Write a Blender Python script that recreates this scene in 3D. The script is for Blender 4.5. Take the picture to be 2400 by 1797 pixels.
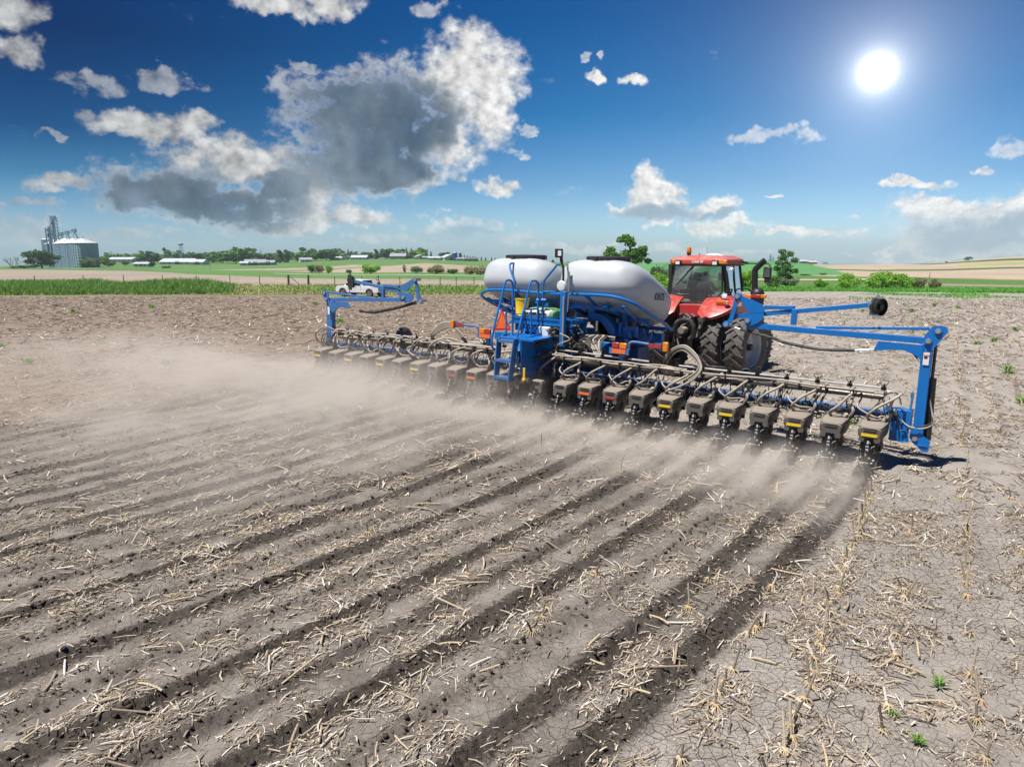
import bpy, math, random
import numpy as np
from mathutils import Vector, Matrix
random.seed(7); RNG = np.random.default_rng(11)
for _o in list(bpy.data.objects): bpy.data.objects.remove(_o)
SC = bpy.context.scene
COL = SC.collection
R_ = math.radians

# ------------------------------------------------------------------ camera
FPX, CX, CY, YH, CAMH = 1666.0, 1200.0, 898.5, 585.0, 4.6
PITCH = math.atan((CY - YH) / FPX)
CP, SP = math.cos(PITCH), math.sin(PITCH)
cam = bpy.data.cameras.new('camera'); cam.sensor_width = 36.0; cam.sensor_fit = 'HORIZONTAL'
cam.lens = 36.0 * FPX / 2400.0; cam.clip_end = 12000; cam.clip_start = 0.1
cam_ob = bpy.data.objects.new('camera', cam); COL.objects.link(cam_ob)
cam_ob.location = (0, 0, CAMH); cam_ob.rotation_euler = (math.pi / 2 - PITCH, 0, 0)
SC.camera = cam_ob

def ray(px, py):
    x = (px - CX) / FPX; yd = (py - CY) / FPX
    return np.array([x, CP - yd * SP, -SP - yd * CP])
def at(px, py, Y):
    """point of the place seen at a photo position, at a forward distance in metres"""
    r = ray(px, py); return np.array([0, 0, CAMH]) + r * (Y / r[1])
def azel(px, py):
    r = ray(px, py); r = r / np.linalg.norm(r)
    return math.atan2(r[0], r[1]), math.asin(r[2])

# ------------------------------------------------------------------ node helper
class NT:
    def __init__(s, tree): s.t = tree; s.n = tree.nodes; s.l = tree.links
    def new(s, typ, **kw):
        nd = s.n.new(typ)
        for k, v in kw.items():
            if k.startswith('i_'):
                key = k[2:]; nd.inputs[int(key) if key.isdigit() else key].default_value = v
            else: setattr(nd, k, v)
        return nd
    def put(s, sock, v):
        if isinstance(v, bpy.types.NodeSocket): s.l.new(v, sock)
        else: sock.default_value = v
    def m(s, op, a, b=None, c=None, clamp=False):
        nd = s.n.new('ShaderNodeMath'); nd.operation = op; nd.use_clamp = clamp
        for i, v in enumerate((a, b, c)):
            if v is not None: s.put(nd.inputs[i], v)
        return nd.outputs[0]
    def vm(s, op, a, b=None, c=None, out=0):
        nd = s.n.new('ShaderNodeVectorMath'); nd.operation = op
        for i, v in enumerate((a, b, c)):
            if v is not None: s.put(nd.inputs[i], v)
        return nd.outputs[out]
    def ss(s, x, a, b):
        nd = s.n.new('ShaderNodeMapRange'); nd.interpolation_type = 'SMOOTHSTEP'
        s.put(nd.inputs[0], x); s.put(nd.inputs[1], a); s.put(nd.inputs[2], b); return nd.outputs[0]
    def mix(s, f, a, b, typ='MIX'):
        nd = s.n.new('ShaderNodeMix'); nd.data_type = 'RGBA'; nd.blend_type = typ; nd.clamp_factor = True
        s.put(nd.inputs[0], f)
        for i, v in ((6, a), (7, b)):
            if isinstance(v, (tuple, list)): v = (*v, 1) if len(v) == 3 else v
            s.put(nd.inputs[i], v)
        return nd.outputs[2]
    def noise(s, vec, scale, detail=4, rough=.55, dim='3D', out=0, dist=0):
        nd = s.n.new('ShaderNodeTexNoise'); nd.noise_dimensions = dim
        if vec is not None: s.l.new(vec, nd.inputs['Vector'])
        nd.inputs['Scale'].default_value = scale; nd.inputs['Detail'].default_value = detail
        nd.inputs['Roughness'].default_value = rough; nd.inputs['Distortion'].default_value = dist
        return nd.outputs[out]
    def ramp(s, f, stops, interp='LINEAR'):
        nd = s.n.new('ShaderNodeValToRGB'); e = nd.color_ramp.elements; nd.color_ramp.interpolation = interp
        e.remove(e[1])
        for i, (q, c) in enumerate(stops):
            el = e[0] if i == 0 else e.new(q)
            if i == 0: el.position = q
            el.color = (*c, 1) if len(c) == 3 else c
        s.put(nd.inputs[0], f); return nd.outputs[0]

# ------------------------------------------------------------------ world: daylight sky with clouds
SUN_EL, SUN_ROT = 66.0, 243.0
world = bpy.data.worlds.new('World'); SC.world = world; world.use_nodes = True
def build_world():
    N = NT(world.node_tree); bg = world.node_tree.nodes['Background']
    sky = N.new('ShaderNodeTexSky', sky_type='NISHITA', sun_disc=False)
    sky.sun_elevation = R_(SUN_EL); sky.sun_rotation = R_(SUN_ROT)
    sky.altitude = 300; sky.air_density = 1; sky.dust_density = .6; sky.ozone_density = 1.5
    d = N.new('ShaderNodeTexCoord').outputs['Generated']
    sep = N.new('ShaderNodeSeparateXYZ'); N.l.new(d, sep.inputs[0])
    az = N.m('ARCTAN2', sep.outputs[0], sep.outputs[1]); el = N.m('ARCSINE', sep.outputs[2])
    eln = N.m('MULTIPLY', el, 180 / math.pi / 40.0, clamp=True)
    warm = N.ramp(eln, [(0, (.86, 1.16, 1.66)), (.05, (.70, 1.02, 1.45)), (.125, (.42, .74, 1.10)), (.25, (.10, .52, .88)), (.42, (.015, .36, .74)), (.9, (.10, .40, .80))])
    cool = N.ramp(eln, [(0, (.60, .92, 1.40)), (.04, (.50, .78, 1.2)), (.125, (.13, .40, .66)), (.2, (.02, .175, .385)), (.35, (.001, .075, .225)), (.9, (.06, .25, .55))])
    sa, se = azel(2056, 168)
    sv = (math.sin(sa) * math.cos(se), math.cos(sa) * math.cos(se), math.sin(se))
    dt = N.vm('DOT_PRODUCT', d, sv, out=1)
    ang = N.m('MULTIPLY', N.m('ARCCOSINE', N.m('MINIMUM', dt, 1.0)), 180 / math.pi)
    side = N.ss(ang, 62.0, 14.0)
    col = N.mix(1.0, sky.outputs[0], N.mix(side, cool, warm), 'MULTIPLY')
    # clouds: ellipses in azimuth / elevation, frayed by fractal noise
    wn = N.noise(d, 13, 4, .6, out=1); wn2 = N.noise(d, 60, 3, .6, out=1)
    off = N.vm('MULTIPLY_ADD', wn, (.085, .06, 0), (-.0425, -.03, 0))
    off = N.vm('ADD', off, N.vm('MULTIPLY_ADD', wn2, (.016, .014, 0), (-.008, -.007, 0)))
    cb = N.n.new('ShaderNodeCombineXYZ'); N.l.new(az, cb.inputs[0]); N.l.new(el, cb.inputs[1])
    ae = N.vm('ADD', cb.outputs[0], off)
    fb = N.noise(N.vm('MULTIPLY', d, (1, 1, 1.35)), 40, 7, .56)
    fbl = N.noise(d, 17, 5, .6)
    # light comes from the sun's side: compare the billows with themselves a little nearer the sun
    tow = N.vm('SCALE', N.vm('SUBTRACT', sv, d)); tow.node.inputs['Scale'].default_value = .016
    d2 = N.vm('ADD', d, tow)
    fb2 = N.noise(N.vm('MULTIPLY', d2, (1, 1, 1.35)), 40, 5, .56); fbl2 = N.noise(d2, 17, 3, .6)
    rel = N.m('ADD', N.m('MULTIPLY', N.m('SUBTRACT', fb, fb2), 1.5), N.m('MULTIPLY', N.m('SUBTRACT', fbl, fbl2), 2.2))
    def field(lst):
        cur = None
        for px, py, rx, ry in lst:
            a0, e0 = azel(px, py); k = 1 / 1690.0
            ra, re = rx * k * math.cos(a0), ry * k
            v = N.vm('MULTIPLY_ADD', ae, (1 / ra, 1 / re, 0), (-a0 / ra, -e0 / re, 0))
            q = N.vm('DOT_PRODUCT', v, v, out=1)
            cur = q if cur is None else N.m('MINIMUM', cur, q)
        return N.m('SUBTRACT', 1.0, cur)
    solid = [(1095, 190, 140, 112), (1150, 262, 78, 92), (880, 272, 205, 118), (850, 385, 165, 84), (960, 412, 85, 62), (1020, 330, 110, 70), (720, 440, 130, 62),
             (560, 375, 180, 58), (390, 448, 180, 72), (560, 492, 180, 60), (790, 506, 170, 26), (676, 532, 120, 16), (1163, 436, 62, 22),
             (353, 292, 122, 32), (455, 288, 64, 26), (147, 435, 66, 20), (35, 115, 50, 32), (25, 20, 62, 40), (640, 16, 112, 22), (760, 8, 80, 22),
             (1534, 455, 66, 44), (1526, 415, 34, 34), (1548, 490, 118, 24), (1660, 486, 78, 22), (1440, 482, 30, 12),
             (1678, 527, 96, 20), (1882, 537, 120, 11), (1544, 522, 42, 9), (1402, 174, 18, 11), (1486, 196, 36, 10), (2145, 433, 66, 12),
             (2215, 486, 110, 28), (2300, 535, 165, 68), (2390, 505, 70, 46), (2200, 560, 70, 34), (2140, 572, 42, 22), (2085, 584, 26, 12), (2309, 404, 28, 7), (1812, 457, 26, 5)]
    faint = [(209, 190, 78, 22), (382, 191, 84, 22), (209, 262, 32, 20), (50, 528, 110, 40), (290, 550, 90, 17), (395, 558, 46, 10), (1046, 414, 40, 10),
             (1205, 353, 46, 14), (1087, 538, 120, 36), (850, 560, 76, 18), (960, 570, 60, 16), (1220, 560, 90, 14), (735, 150, 55, 15), (823, 147, 34, 12),
             (700, 200, 60, 22), (1380, 128, 16, 8), (1422, 138, 16, 14), (1981, 503, 22, 6), (2294, 606, 300, 16), (1548, 582, 170, 13), (1330, 582, 130, 14),
             (1797, 318, 120, 18), (2380, 340, 60, 26), (1250, 300, 40, 12), (1010, 20, 60, 18), (1700, 590, 160, 12), (120, 330, 50, 8), (70, 480, 60, 12)]
    dark = [(850, 272, 190, 112), (850, 375, 165, 95), (975, 285, 100, 90), (930, 410, 95, 46), (375, 456, 185, 66), (545, 495, 170, 52), (650, 445, 90, 40)]
    bluegrey = [(1552, 494, 118, 22), (1690, 498, 44, 10), (2300, 550, 165, 48), (2260, 568, 130, 34), (1090, 556, 110, 22)]
    fr = N.m('MULTIPLY_ADD', fb, 2.5, -1.25)
    frl = N.m('MULTIPLY_ADD', fbl, 1.3, -.65)
    ms = N.m('ADD', N.m('ADD', field(solid), fr), N.m('MULTIPLY', frl, .6))
    mf = N.m('ADD', N.m('ADD', field(faint), N.m('MULTIPLY', fr, 1.5)), -.12)
    md = N.m('ADD', N.m('ADD', field(dark), N.m('MULTIPLY', fr, .24)), N.m('MULTIPLY', frl, .75))
    mb = N.m('ADD', field(bluegrey), N.m('MULTIPLY', fr, .7))
    a_s = N.ss(ms, -.30, .85); a_f = N.m('MULTIPLY', N.ss(mf, 0, .8), .55)
    # a thin scatter of small puffs all round the sky
    puff = N.m('MULTIPLY', N.ss(N.noise(N.vm('MULTIPLY', d, (1, 1, 2.2)), 9, 8, .6), .66, .80), .5)
    alpha = N.m('MAXIMUM', N.m('MAXIMUM', a_s, a_f), puff)
    lum = N.m('MINIMUM', N.m('MAXIMUM', N.m('ADD', N.m('MULTIPLY_ADD', N.ss(fb, .3, .7), .16, .72), N.m('MULTIPLY', rel, .62)), .45), 1.1)
    sunlit = N.mix(side, (4.9, 5.1, 5.2), (9.0, 9.0, 8.9))
    wcol = N.mix(1.0, sunlit, N.mix(1.0, (1, 1, 1), (1, 1, 1)), 'MULTIPLY')
    wcol = N.vm('SCALE', wcol); N.l.new(N.m('ADD', lum, .06), wcol.node.inputs['Scale'])
    gtex = N.m('MAXIMUM', N.m('ADD', N.m('MULTIPLY_ADD', fbl, 1.3, .5), N.m('MULTIPLY', rel, .30)), .5)
    gbig = N.noise(d, 6, 3, .5)
    gcol = N.vm('SCALE', N.mix(N.ss(gbig, .38, .66), (.62, 1.08, 1.62), (1.55, 2.05, 2.55))); N.l.new(gtex, gcol.node.inputs['Scale'])
    dk = N.m('MULTIPLY', N.ss(md, -.6, .95), N.ss(ms, .05, .7))
    mid = N.vm('SCALE', (3.1, 3.5, 3.9)); N.l.new(N.m('ADD', N.m('MULTIPLY_ADD', fbl, .7, .65), N.m('MULTIPLY', rel, .45)), mid.node.inputs['Scale'])
    ccol = N.mix(N.ss(dk, .0, .6), wcol, mid); ccol = N.mix(N.m('MULTIPLY', N.ss(dk, .2, 1.0), .97), ccol, gcol)
    ccol = N.mix(N.m('MULTIPLY', N.ss(mb, -.35, .95), .85), ccol, (2.5, 3.7, 4.9))
    low = N.ss(el, R_(5.0), R_(-1.0))
    ccol = N.mix(N.m('MULTIPLY', low, .25), ccol, col)
    col = N.mix(alpha, col, ccol)
    # glare round the sun
    g1 = N.m('MULTIPLY', N.m('EXPONENT', N.m('MULTIPLY', ang, -1 / .44)), 60.0)
    g2 = N.m('MULTIPLY', N.m('EXPONENT', N.m('MULTIPLY', ang, -1 / 1.7)), 6.0)
    g3 = N.m('MULTIPLY', N.m('EXPONENT', N.m('MULTIPLY', ang, -1 / 6.0)), 2.7)
    gl = N.m('ADD', N.m('ADD', g1, g2), g3)
    gv = N.vm('SCALE', (1.0, .98, .93)); N.l.new(gl, gv.node.inputs['Scale'])
    col = N.vm('ADD', col, gv)
    # the ground's own colour below the horizon
    col = N.mix(N.ss(el, R_(-1.6), R_(-3.5)), col, (1.6, 1.4, 1.2))
    N.l.new(col, bg.inputs[0]); bg.inputs[1].default_value = .074
    world.cycles.sampling_method = 'MANUAL'; world.cycles.sample_map_resolution = 1024
build_world()

sun = bpy.data.lights.new('sun', 'SUN'); sun.energy = 5.0; sun.angle = R_(.53); sun.color = (1, .965, .91)
sun_ob = bpy.data.objects.new('sun', sun); COL.objects.link(sun_ob)
_sd = Vector((math.sin(R_(SUN_ROT)) * math.cos(R_(SUN_EL)), math.cos(R_(SUN_ROT)) * math.cos(R_(SUN_EL)), math.sin(R_(SUN_EL))))
sun_ob.rotation_euler = (-_sd).to_track_quat('-Z', 'Y').to_euler(); sun_ob.location = (-20, -10, 60)
SC.view_settings.view_transform = 'Standard'; SC.view_settings.look = 'None'
SC.view_settings.exposure = 0.5; SC.view_settings.gamma = 1.0; SC.view_settings.use_curve_mapping = False
SC.render.engine = 'CYCLES'
cy = SC.cycles
cy.max_bounces = 6; cy.diffuse_bounces = 3; cy.glossy_bounces = 2; cy.transmission_bounces = 4; cy.transparent_max_bounces = 12; cy.volume_bounces = 1
cy.use_denoising = True; cy.volume_step_rate = .5; cy.volume_max_steps = 128; cy.sample_clamp_indirect = 6
try: cy.denoiser = 'OPENIMAGEDENOISE'
except Exception: pass

# ------------------------------------------------------------------ tags and mesh builder
def tag(o, label=None, cat=None, group=None, kind=None):
    if label: o['label'] = label
    if cat: o['category'] = cat
    if group: o['group'] = group
    if kind: o['kind'] = kind
    return o
def empty(name, loc=(0, 0, 0), rz=0, parent=None):
    o = bpy.data.objects.new(name, None); COL.objects.link(o); o.empty_display_size = .2
    o.location = loc; o.rotation_euler = (0, 0, rz)
    if parent: o.parent = parent
    return o
def copy_tree(o, parent=None):
    c = o.copy(); COL.objects.link(c)
    if parent is not None: c.parent = parent
    for ch in [x for x in CHILD.get(o.name, [])]:
        register(copy_tree(ch, c), c)
    return c
CHILD = {}
def register(o, parent):
    CHILD.setdefault(parent.name, []).append(o)
def ordinal(n):
    w = ['first', 'second', 'third', 'fourth', 'fifth', 'sixth', 'seventh', 'eighth', 'ninth', 'tenth', 'eleventh', 'twelfth', 'thirteenth', 'fourteenth', 'fifteenth', 'sixteenth', 'seventeenth', 'eighteenth', 'nineteenth', 'twentieth']
    if n <= 20: return w[n - 1]
    t = {2: 'twenty', 3: 'thirty', 4: 'forty', 5: 'fifty', 6: 'sixty', 7: 'seventy', 8: 'eighty', 9: 'ninety'}
    te = {2: 'twentieth', 3: 'thirtieth', 4: 'fortieth', 5: 'fiftieth', 6: 'sixtieth', 7: 'seventieth', 8: 'eightieth', 9: 'ninetieth'}
    return te[n // 10] if n % 10 == 0 else t[n // 10] + '-' + w[n % 10 - 1]

def V3(p): return Vector((float(p[0]), float(p[1]), float(p[2])))
class MB:
    def __init__(s): s.v = []; s.f = []
    def add(s, vs, fs):
        b = len(s.v); s.v += [tuple(map(float, p)) for p in vs]; s.f += [tuple(i + b for i in f) for f in fs]; return s
    def box(s, c, size, rot=None):
        hx, hy, hz = size[0] / 2, size[1] / 2, size[2] / 2
        vs = [Vector((x, y, z)) for x in (-hx, hx) for y in (-hy, hy) for z in (-hz, hz)]
        if rot is not None: vs = [rot @ p for p in vs]
        c = V3(c)
        return s.add([p + c for p in vs], [(0, 1, 3, 2), (4, 6, 7, 5), (0, 4, 5, 1), (2, 3, 7, 6), (0, 2, 6, 4), (1, 5, 7, 3)])
    def span(s, lo, hi):
        return s.box([(a + b) / 2 for a, b in zip(lo, hi)], [abs(b - a) for a, b in zip(lo, hi)])
    def bar(s, p, q, w, h, up=(0, 0, 1)):
        p, q = V3(p), V3(q); d = (q - p); L = d.length; d.normalize()
        u = Vector(up); x = d.cross(u)
        if x.length < 1e-4: x = d.cross(Vector((1, 0, 0)))
        x.normalize(); u = x.cross(d)
        vs = []
        for e in (p, q):
            for a, b in ((-1, -1), (1, -1), (1, 1), (-1, 1)): vs.append(e + x * (a * w / 2) + u * (b * h / 2))
        return s.add(vs, [(3, 2, 1, 0), (4, 5, 6, 7), (0, 1, 5, 4), (1, 2, 6, 5), (2, 3, 7, 6), (3, 0, 4, 7)])
    def tube(s, pts, r, n=8, smooth=0, closed=False):
        P = [V3(p) for p in pts]
        if smooth: P = spline(P, smooth)
        rs = r if isinstance(r, (list, tuple)) else [r] * len(P)
        if len(rs) != len(P): rs = list(np.interp(np.linspace(0, 1, len(P)), np.linspace(0, 1, len(rs)), rs))
        vs = []; prev = None
        for i, p in enumerate(P):
            t = (P[min(i + 1, len(P) - 1)] - P[max(i - 1, 0)])
            if t.length < 1e-9: t = Vector((0, 0, 1))
            t.normalize()
            if prev is None:
                a = t.cross(Vector((0, 0, 1)))
                if a.length < 1e-3: a = t.cross(Vector((1, 0, 0)))
            else: a = prev - t * prev.dot(t)
            a.normalize(); prev = a; b = t.cross(a)
            for k in range(n):
                th = 2 * math.pi * k / n
                vs.append(p + (a * math.cos(th) + b * math.sin(th)) * rs[i])
        fs = []
        m = len(P)
        for i in range(m - 1):
            for k in range(n): fs.append((i * n + k, i * n + (k + 1) % n, (i + 1) * n + (k + 1) % n, (i + 1) * n + k))
        fs.append(tuple(range(n - 1, -1, -1))); fs.append(tuple((m - 1) * n + k for k in range(n)))
        return s.add(vs, fs)
    def cyl(s, p, q, r, n=16): return s.tube([p, q], r, n)
    def lathe(s, prof, c, axis=(0, 0, 1), n=24, cap=True):
        ax = V3(axis).normalized(); a = ax.cross(Vector((0, 0, 1)))
        if a.length < 1e-3: a = Vector((1, 0, 0))
        a.normalize(); b = ax.cross(a); c = V3(c); vs = []
        for r, z in prof:
            for k in range(n):
                th = 2 * math.pi * k / n
                vs.append(c + ax * z + (a * math.cos(th) + b * math.sin(th)) * r)
        fs = []
        for i in range(len(prof) - 1):
            for k in range(n): fs.append((i * n + k, i * n + (k + 1) % n, (i + 1) * n + (k + 1) % n, (i + 1) * n + k))
        if cap: fs.append(tuple(range(n - 1, -1, -1))); fs.append(tuple((len(prof) - 1) * n + k for k in range(n)))
        return s.add(vs, fs)
    def prism(s, poly, ext):
        n = len(poly); e = V3(ext); vs = [V3(p) for p in poly] + [V3(p) + e for p in poly]
        fs = [tuple(range(n - 1, -1, -1)), tuple(range(n, 2 * n))]
        for i in range(n): fs.append((i, (i + 1) % n, n + (i + 1) % n, n + i))
        return s.add(vs, fs)
    def quad(s, a, b, c, d): return s.add([a, b, c, d], [(0, 1, 2, 3)])
    def superell(s, c, ax, e1, e2, rot=None, nu=32, nv=18):
        c = V3(c); vs = []; fs = []
        sp = lambda x, e: math.copysign(abs(x) ** e, x)
        for j in range(nv + 1):
            ph = -math.pi / 2 + math.pi * j / nv
            for i in range(nu):
                th = 2 * math.pi * i / nu
                p = Vector((ax[0] * sp(math.cos(ph), e1) * sp(math.cos(th), e2), ax[1] * sp(math.cos(ph), e1) * sp(math.sin(th), e2), ax[2] * sp(math.sin(ph), e1)))
                if rot is not None: p = rot @ p
                vs.append(p + c)
        for j in range(nv):
            for i in range(nu): fs.append((j * nu + i, j * nu + (i + 1) % nu, (j + 1) * nu + (i + 1) % nu, (j + 1) * nu + i))
        return s.add(vs, fs)
    def mesh(s, name, mat, smooth=35):
        me = bpy.data.meshes.new(name); me.from_pydata(s.v, [], s.f)
        if mat: me.materials.append(mat)
        if smooth:
            me.polygons.foreach_set('use_smooth', [True] * len(me.polygons)); me.set_sharp_from_angle(angle=R_(smooth))
        return me
    def build(s, name, mat, parent=None, loc=None, smooth=35, bevel=0, seg=2):
        o = bpy.data.objects.new(name, s.mesh(name, mat, smooth)); COL.objects.link(o)
        if parent is not None: o.parent = parent; register(o, parent)
        if loc is not None: o.location = loc
        if bevel:
            b = o.modifiers.new('bevel', 'BEVEL'); b.width = bevel; b.segments = seg; b.limit_method = 'ANGLE'; b.angle_limit = R_(40)
            b.harden_normals = False
        return o
def spline(P, k):
    out = []
    n = len(P)
    for i in range(n - 1):
        p0, p1, p2, p3 = P[max(i - 1, 0)], P[i], P[i + 1], P[min(i + 2, n - 1)]
        for j in range(k):
            t = j / k
            out.append(.5 * ((2 * p1) + (p2 - p0) * t + (2 * p0 - 5 * p1 + 4 * p2 - p3) * t * t + (3 * p1 - p0 - 3 * p2 + p3) * t ** 3))
    out.append(P[-1]); return out
def fast_mesh(name, verts, quads=None, tris=None, mat=None, smooth=False, cols=None, colname='col'):
    me = bpy.data.meshes.new(name)
    verts = np.asarray(verts, np.float32); me.vertices.add(len(verts)); me.vertices.foreach_set('co', verts.ravel())
    li = []; ls = []; lt = []; st = 0
    if quads is not None and len(quads):
        q = np.asarray(quads, np.int32); li.append(q.ravel()); ls.append(st + 4 * np.arange(len(q))); lt.append(np.full(len(q), 4)); st += 4 * len(q)
    if tris is not None and len(tris):
        q = np.asarray(tris, np.int32); li.append(q.ravel()); ls.append(st + 3 * np.arange(len(q))); lt.append(np.full(len(q), 3)); st += 3 * len(q)
    li = np.concatenate(li).astype(np.int32); ls = np.concatenate(ls).astype(np.int32); lt = np.concatenate(lt).astype(np.int32)
    me.loops.add(len(li)); me.loops.foreach_set('vertex_index', li)
    me.polygons.add(len(ls)); me.polygons.foreach_set('loop_start', ls); me.polygons.foreach_set('loop_total', lt)
    me.polygons.foreach_set('use_smooth', np.full(len(ls), smooth))
    if cols is not None:
        a = me.attributes.new(colname, 'FLOAT_COLOR', 'POINT'); c = np.ones((len(verts), 4), np.float32); c[:, :3] = cols
        a.data.foreach_set('color', c.ravel())
    me.update(calc_edges=True); me.validate()
    if mat: me.materials.append(mat)
    return me
def obj(name, me, parent=None):
    o = bpy.data.objects.new(name, me); COL.objects.link(o)
    if parent is not None: o.parent = parent; register(o, parent)
    return o

# ------------------------------------------------------------------ materials
def pmat(name, col, rough=.5, metal=0, dust=0, dustcol=(.30, .25, .195), var=.12, bump=0, scale=6, coat=0, spec=.5, topdust=True):
    """paint / plastic / metal with uneven tone and field dust that settles where faces look up"""
    m = bpy.data.materials.new(name); m.use_nodes = True; N = NT(m.node_tree)
    b = m.node_tree.nodes['Principled BSDF']
    geo = N.new('ShaderNodeNewGeometry'); tc = N.new('ShaderNodeTexCoord').outputs['Object']
    n1 = N.noise(tc, scale, 5, .6); n2 = N.noise(tc, scale * 7, 4, .6)
    c = N.mix(N.m('MULTIPLY', N.ss(n1, .3, .75), var * 2), col, tuple(x * .55 for x in col))
    r = N.m('MULTIPLY_ADD', n2, .25, rough - .12)
    if dust:
        sz = N.new('ShaderNodeSeparateXYZ'); N.l.new(geo.outputs['Normal'], sz.inputs[0])
        up = N.ss(sz.outputs[2], -.25, .8) if topdust else .6
        dm = N.m('MULTIPLY', N.m('MULTIPLY_ADD', up, .8, .2), N.ss(N.m('ADD', N.m('MULTIPLY', n1, .6), N.m('MULTIPLY', n2, .4)), .62 - dust * .5, .85 - dust * .45), clamp=True)
        dm = N.m('MULTIPLY', dm, min(1, .35 + dust * .75))
        c = N.mix(dm, c, dustcol); r = N.m('MAXIMUM', r, N.m('MULTIPLY', dm, .95))
    N.put(b.inputs['Base Color'], c if not isinstance(c, tuple) else (*c, 1)); N.put(b.inputs['Roughness'], r)
    b.inputs['Metallic'].default_value = metal; b.inputs['Coat Weight'].default_value = coat; b.inputs['Specular IOR Level'].default_value = spec
    if bump:
        bn = N.new('ShaderNodeBump', i_Strength=bump, i_Distance=.02); N.l.new(n2, bn.inputs['Height']); N.l.new(bn.outputs[0], b.inputs['Normal'])
    return m
def attr_mat(name, rough=.85, sub=0, trans=0, gain=1.0):
    """colour from the mesh's own per-piece colour attribute, with fine grain"""
    m = bpy.data.materials.new(name); m.use_nodes = True; N = NT(m.node_tree); b = m.node_tree.nodes['Principled BSDF']
    a = N.new('ShaderNodeAttribute', attribute_name='col'); tc = N.new('ShaderNodeTexCoord').outputs['Object']
    g = N.m('MULTIPLY_ADD', N.noise(tc, 40, 3, .6), .7 * gain, .65 * gain)
    v = N.vm('SCALE', a.outputs['Color']); N.l.new(g, v.node.inputs['Scale'])
    N.l.new(v, b.inputs['Base Color']); b.inputs['Roughness'].default_value = rough; b.inputs['Specular IOR Level'].default_value = .25
    if trans:
        tr = N.new('ShaderNodeBsdfTranslucent'); N.l.new(v, tr.inputs[0]); mx = N.new('ShaderNodeMixShader', i_0=trans)
        N.l.new(b.outputs[0], mx.inputs[1]); N.l.new(tr.outputs[0], mx.inputs[2]); N.l.new(mx.outputs[0], m.node_tree.nodes['Material Output'].inputs[0])
    return m
def glass_mat(name, tint=(.75, .82, .8), refl=.12, op=.25, rough=.03):
    m = bpy.data.materials.new(name); m.use_nodes = True; N = NT(m.node_tree); m.node_tree.nodes.remove(m.node_tree.nodes['Principled BSDF'])
    t = N.new('ShaderNodeBsdfTransparent'); t.inputs[0].default_value = (*tint, 1)
    g = N.new('ShaderNodeBsdfGlossy'); g.inputs[1].default_value = rough
    dd = N.new('ShaderNodeBsdfDiffuse'); dd.inputs[0].default_value = (.32, .31, .29, 1)
    fr = N.new('ShaderNodeFresnel', i_IOR=1.5); f = N.m('ADD', fr.outputs[0], refl - .04, clamp=True)
    mx = N.new('ShaderNodeMixShader'); N.l.new(f, mx.inputs[0]); N.l.new(t.outputs[0], mx.inputs[1]); N.l.new(g.outputs[0], mx.inputs[2])
    m2 = N.new('ShaderNodeMixShader', i_0=op); N.l.new(mx.outputs[0], m2.inputs[1]); N.l.new(dd.outputs[0], m2.inputs[2])
    N.l.new(m2.outputs[0], m.node_tree.nodes['Material Output'].inputs[0]); return m
M = {}
M['blue'] = pmat('blue_paint', (.003, .150, .48), .36, dust=.18, var=.15, spec=.5)
M['blue_dusty'] = pmat('dusty_blue_paint', (.012, .15, .43), .45, dust=.5, var=.2)
M['blue_dark'] = pmat('dark_blue_paint', (.008, .06, .20), .45, dust=.25, var=.2)
M['tank'] = pmat('grey_poly', (.47, .50, .52), .40, dust=.12, var=.10, scale=2)
M['black'] = pmat('black_plastic', (.02, .02, .022), .45, dust=.18)
M['lid'] = pmat('black_lid_plastic', (.03, .03, .034), .5, dust=.12)
M['hopper'] = pmat('dusty_hopper_plastic', (.055, .053, .050), .48, dust=.80, var=.2, scale=5, dustcol=(.265, .222, .178))
M['hose'] = pmat('dusty_hose_rubber', (.10, .09, .08), .6, dust=.9, dustcol=(.44, .38, .31), scale=9)
M['hose_dark'] = pmat('black_hose_rubber', (.018, .018, .018), .5, dust=.35)
M['pipe'] = pmat('dusty_air_pipe', (.16, .14, .12), .5, dust=.85, dustcol=(.36, .30, .235), scale=4)
M['pipe_dark'] = pmat('dark_steel_pipe', (.05, .047, .045), .3, metal=.4, dust=.5)
M['silver'] = pmat('worn_steel', (.62, .61, .59), .3, metal=.85, dust=.2)
M['boom'] = pmat('pale_boom_tube', (.62, .60, .57), .35, metal=.3, dust=.4)
M['iron'] = pmat('dirty_cast_iron', (.022, .021, .020), .40, metal=.4, dust=.30)
M['rubber'] = pmat('tyre_rubber', (.028, .027, .027), .75, dust=.62, dustcol=(.17, .15, .125), scale=5, topdust=False)
M['rim'] = pmat('silver_wheel_paint', (.50, .53, .56), .4, metal=.2, dust=.2)
M['red'] = pmat('red_paint', (.46, .034, .026), .33, dust=.40, dustcol=(.42, .24, .18), coat=.3)
M['roofred'] = pmat('red_roof_paint', (.54, .05, .035), .38, dust=.5, dustcol=(.50, .30, .25))
M['cabframe'] = pmat('charcoal_cab_paint', (.03, .032, .035), .4, dust=.2)
M['seatcloth'] = pmat('dark_seat_cloth', (.03, .032, .036), .85)
M['amber'] = pmat('amber_lens', (.75, .22, .01), .25, dust=.1, spec=.6)
M['redlens'] = pmat('red_lens', (.42, .03, .03), .28, dust=.3)
M['orange'] = pmat('orange_reflector', (.85, .16, .03), .4, dust=.1)
M['smv_red'] = pmat('red_reflector', (.55, .03, .03), .35, dust=.1)
M['yellow'] = pmat('yellow_reflector', (.80, .55, .02), .4, dust=.15)
M['yellowplastic'] = pmat('yellow_bucket_plastic', (.78, .50, .015), .4, dust=.08)
M['lamp'] = pmat('clear_lamp_lens', (.75, .76, .76), .15, spec=.8)
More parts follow.
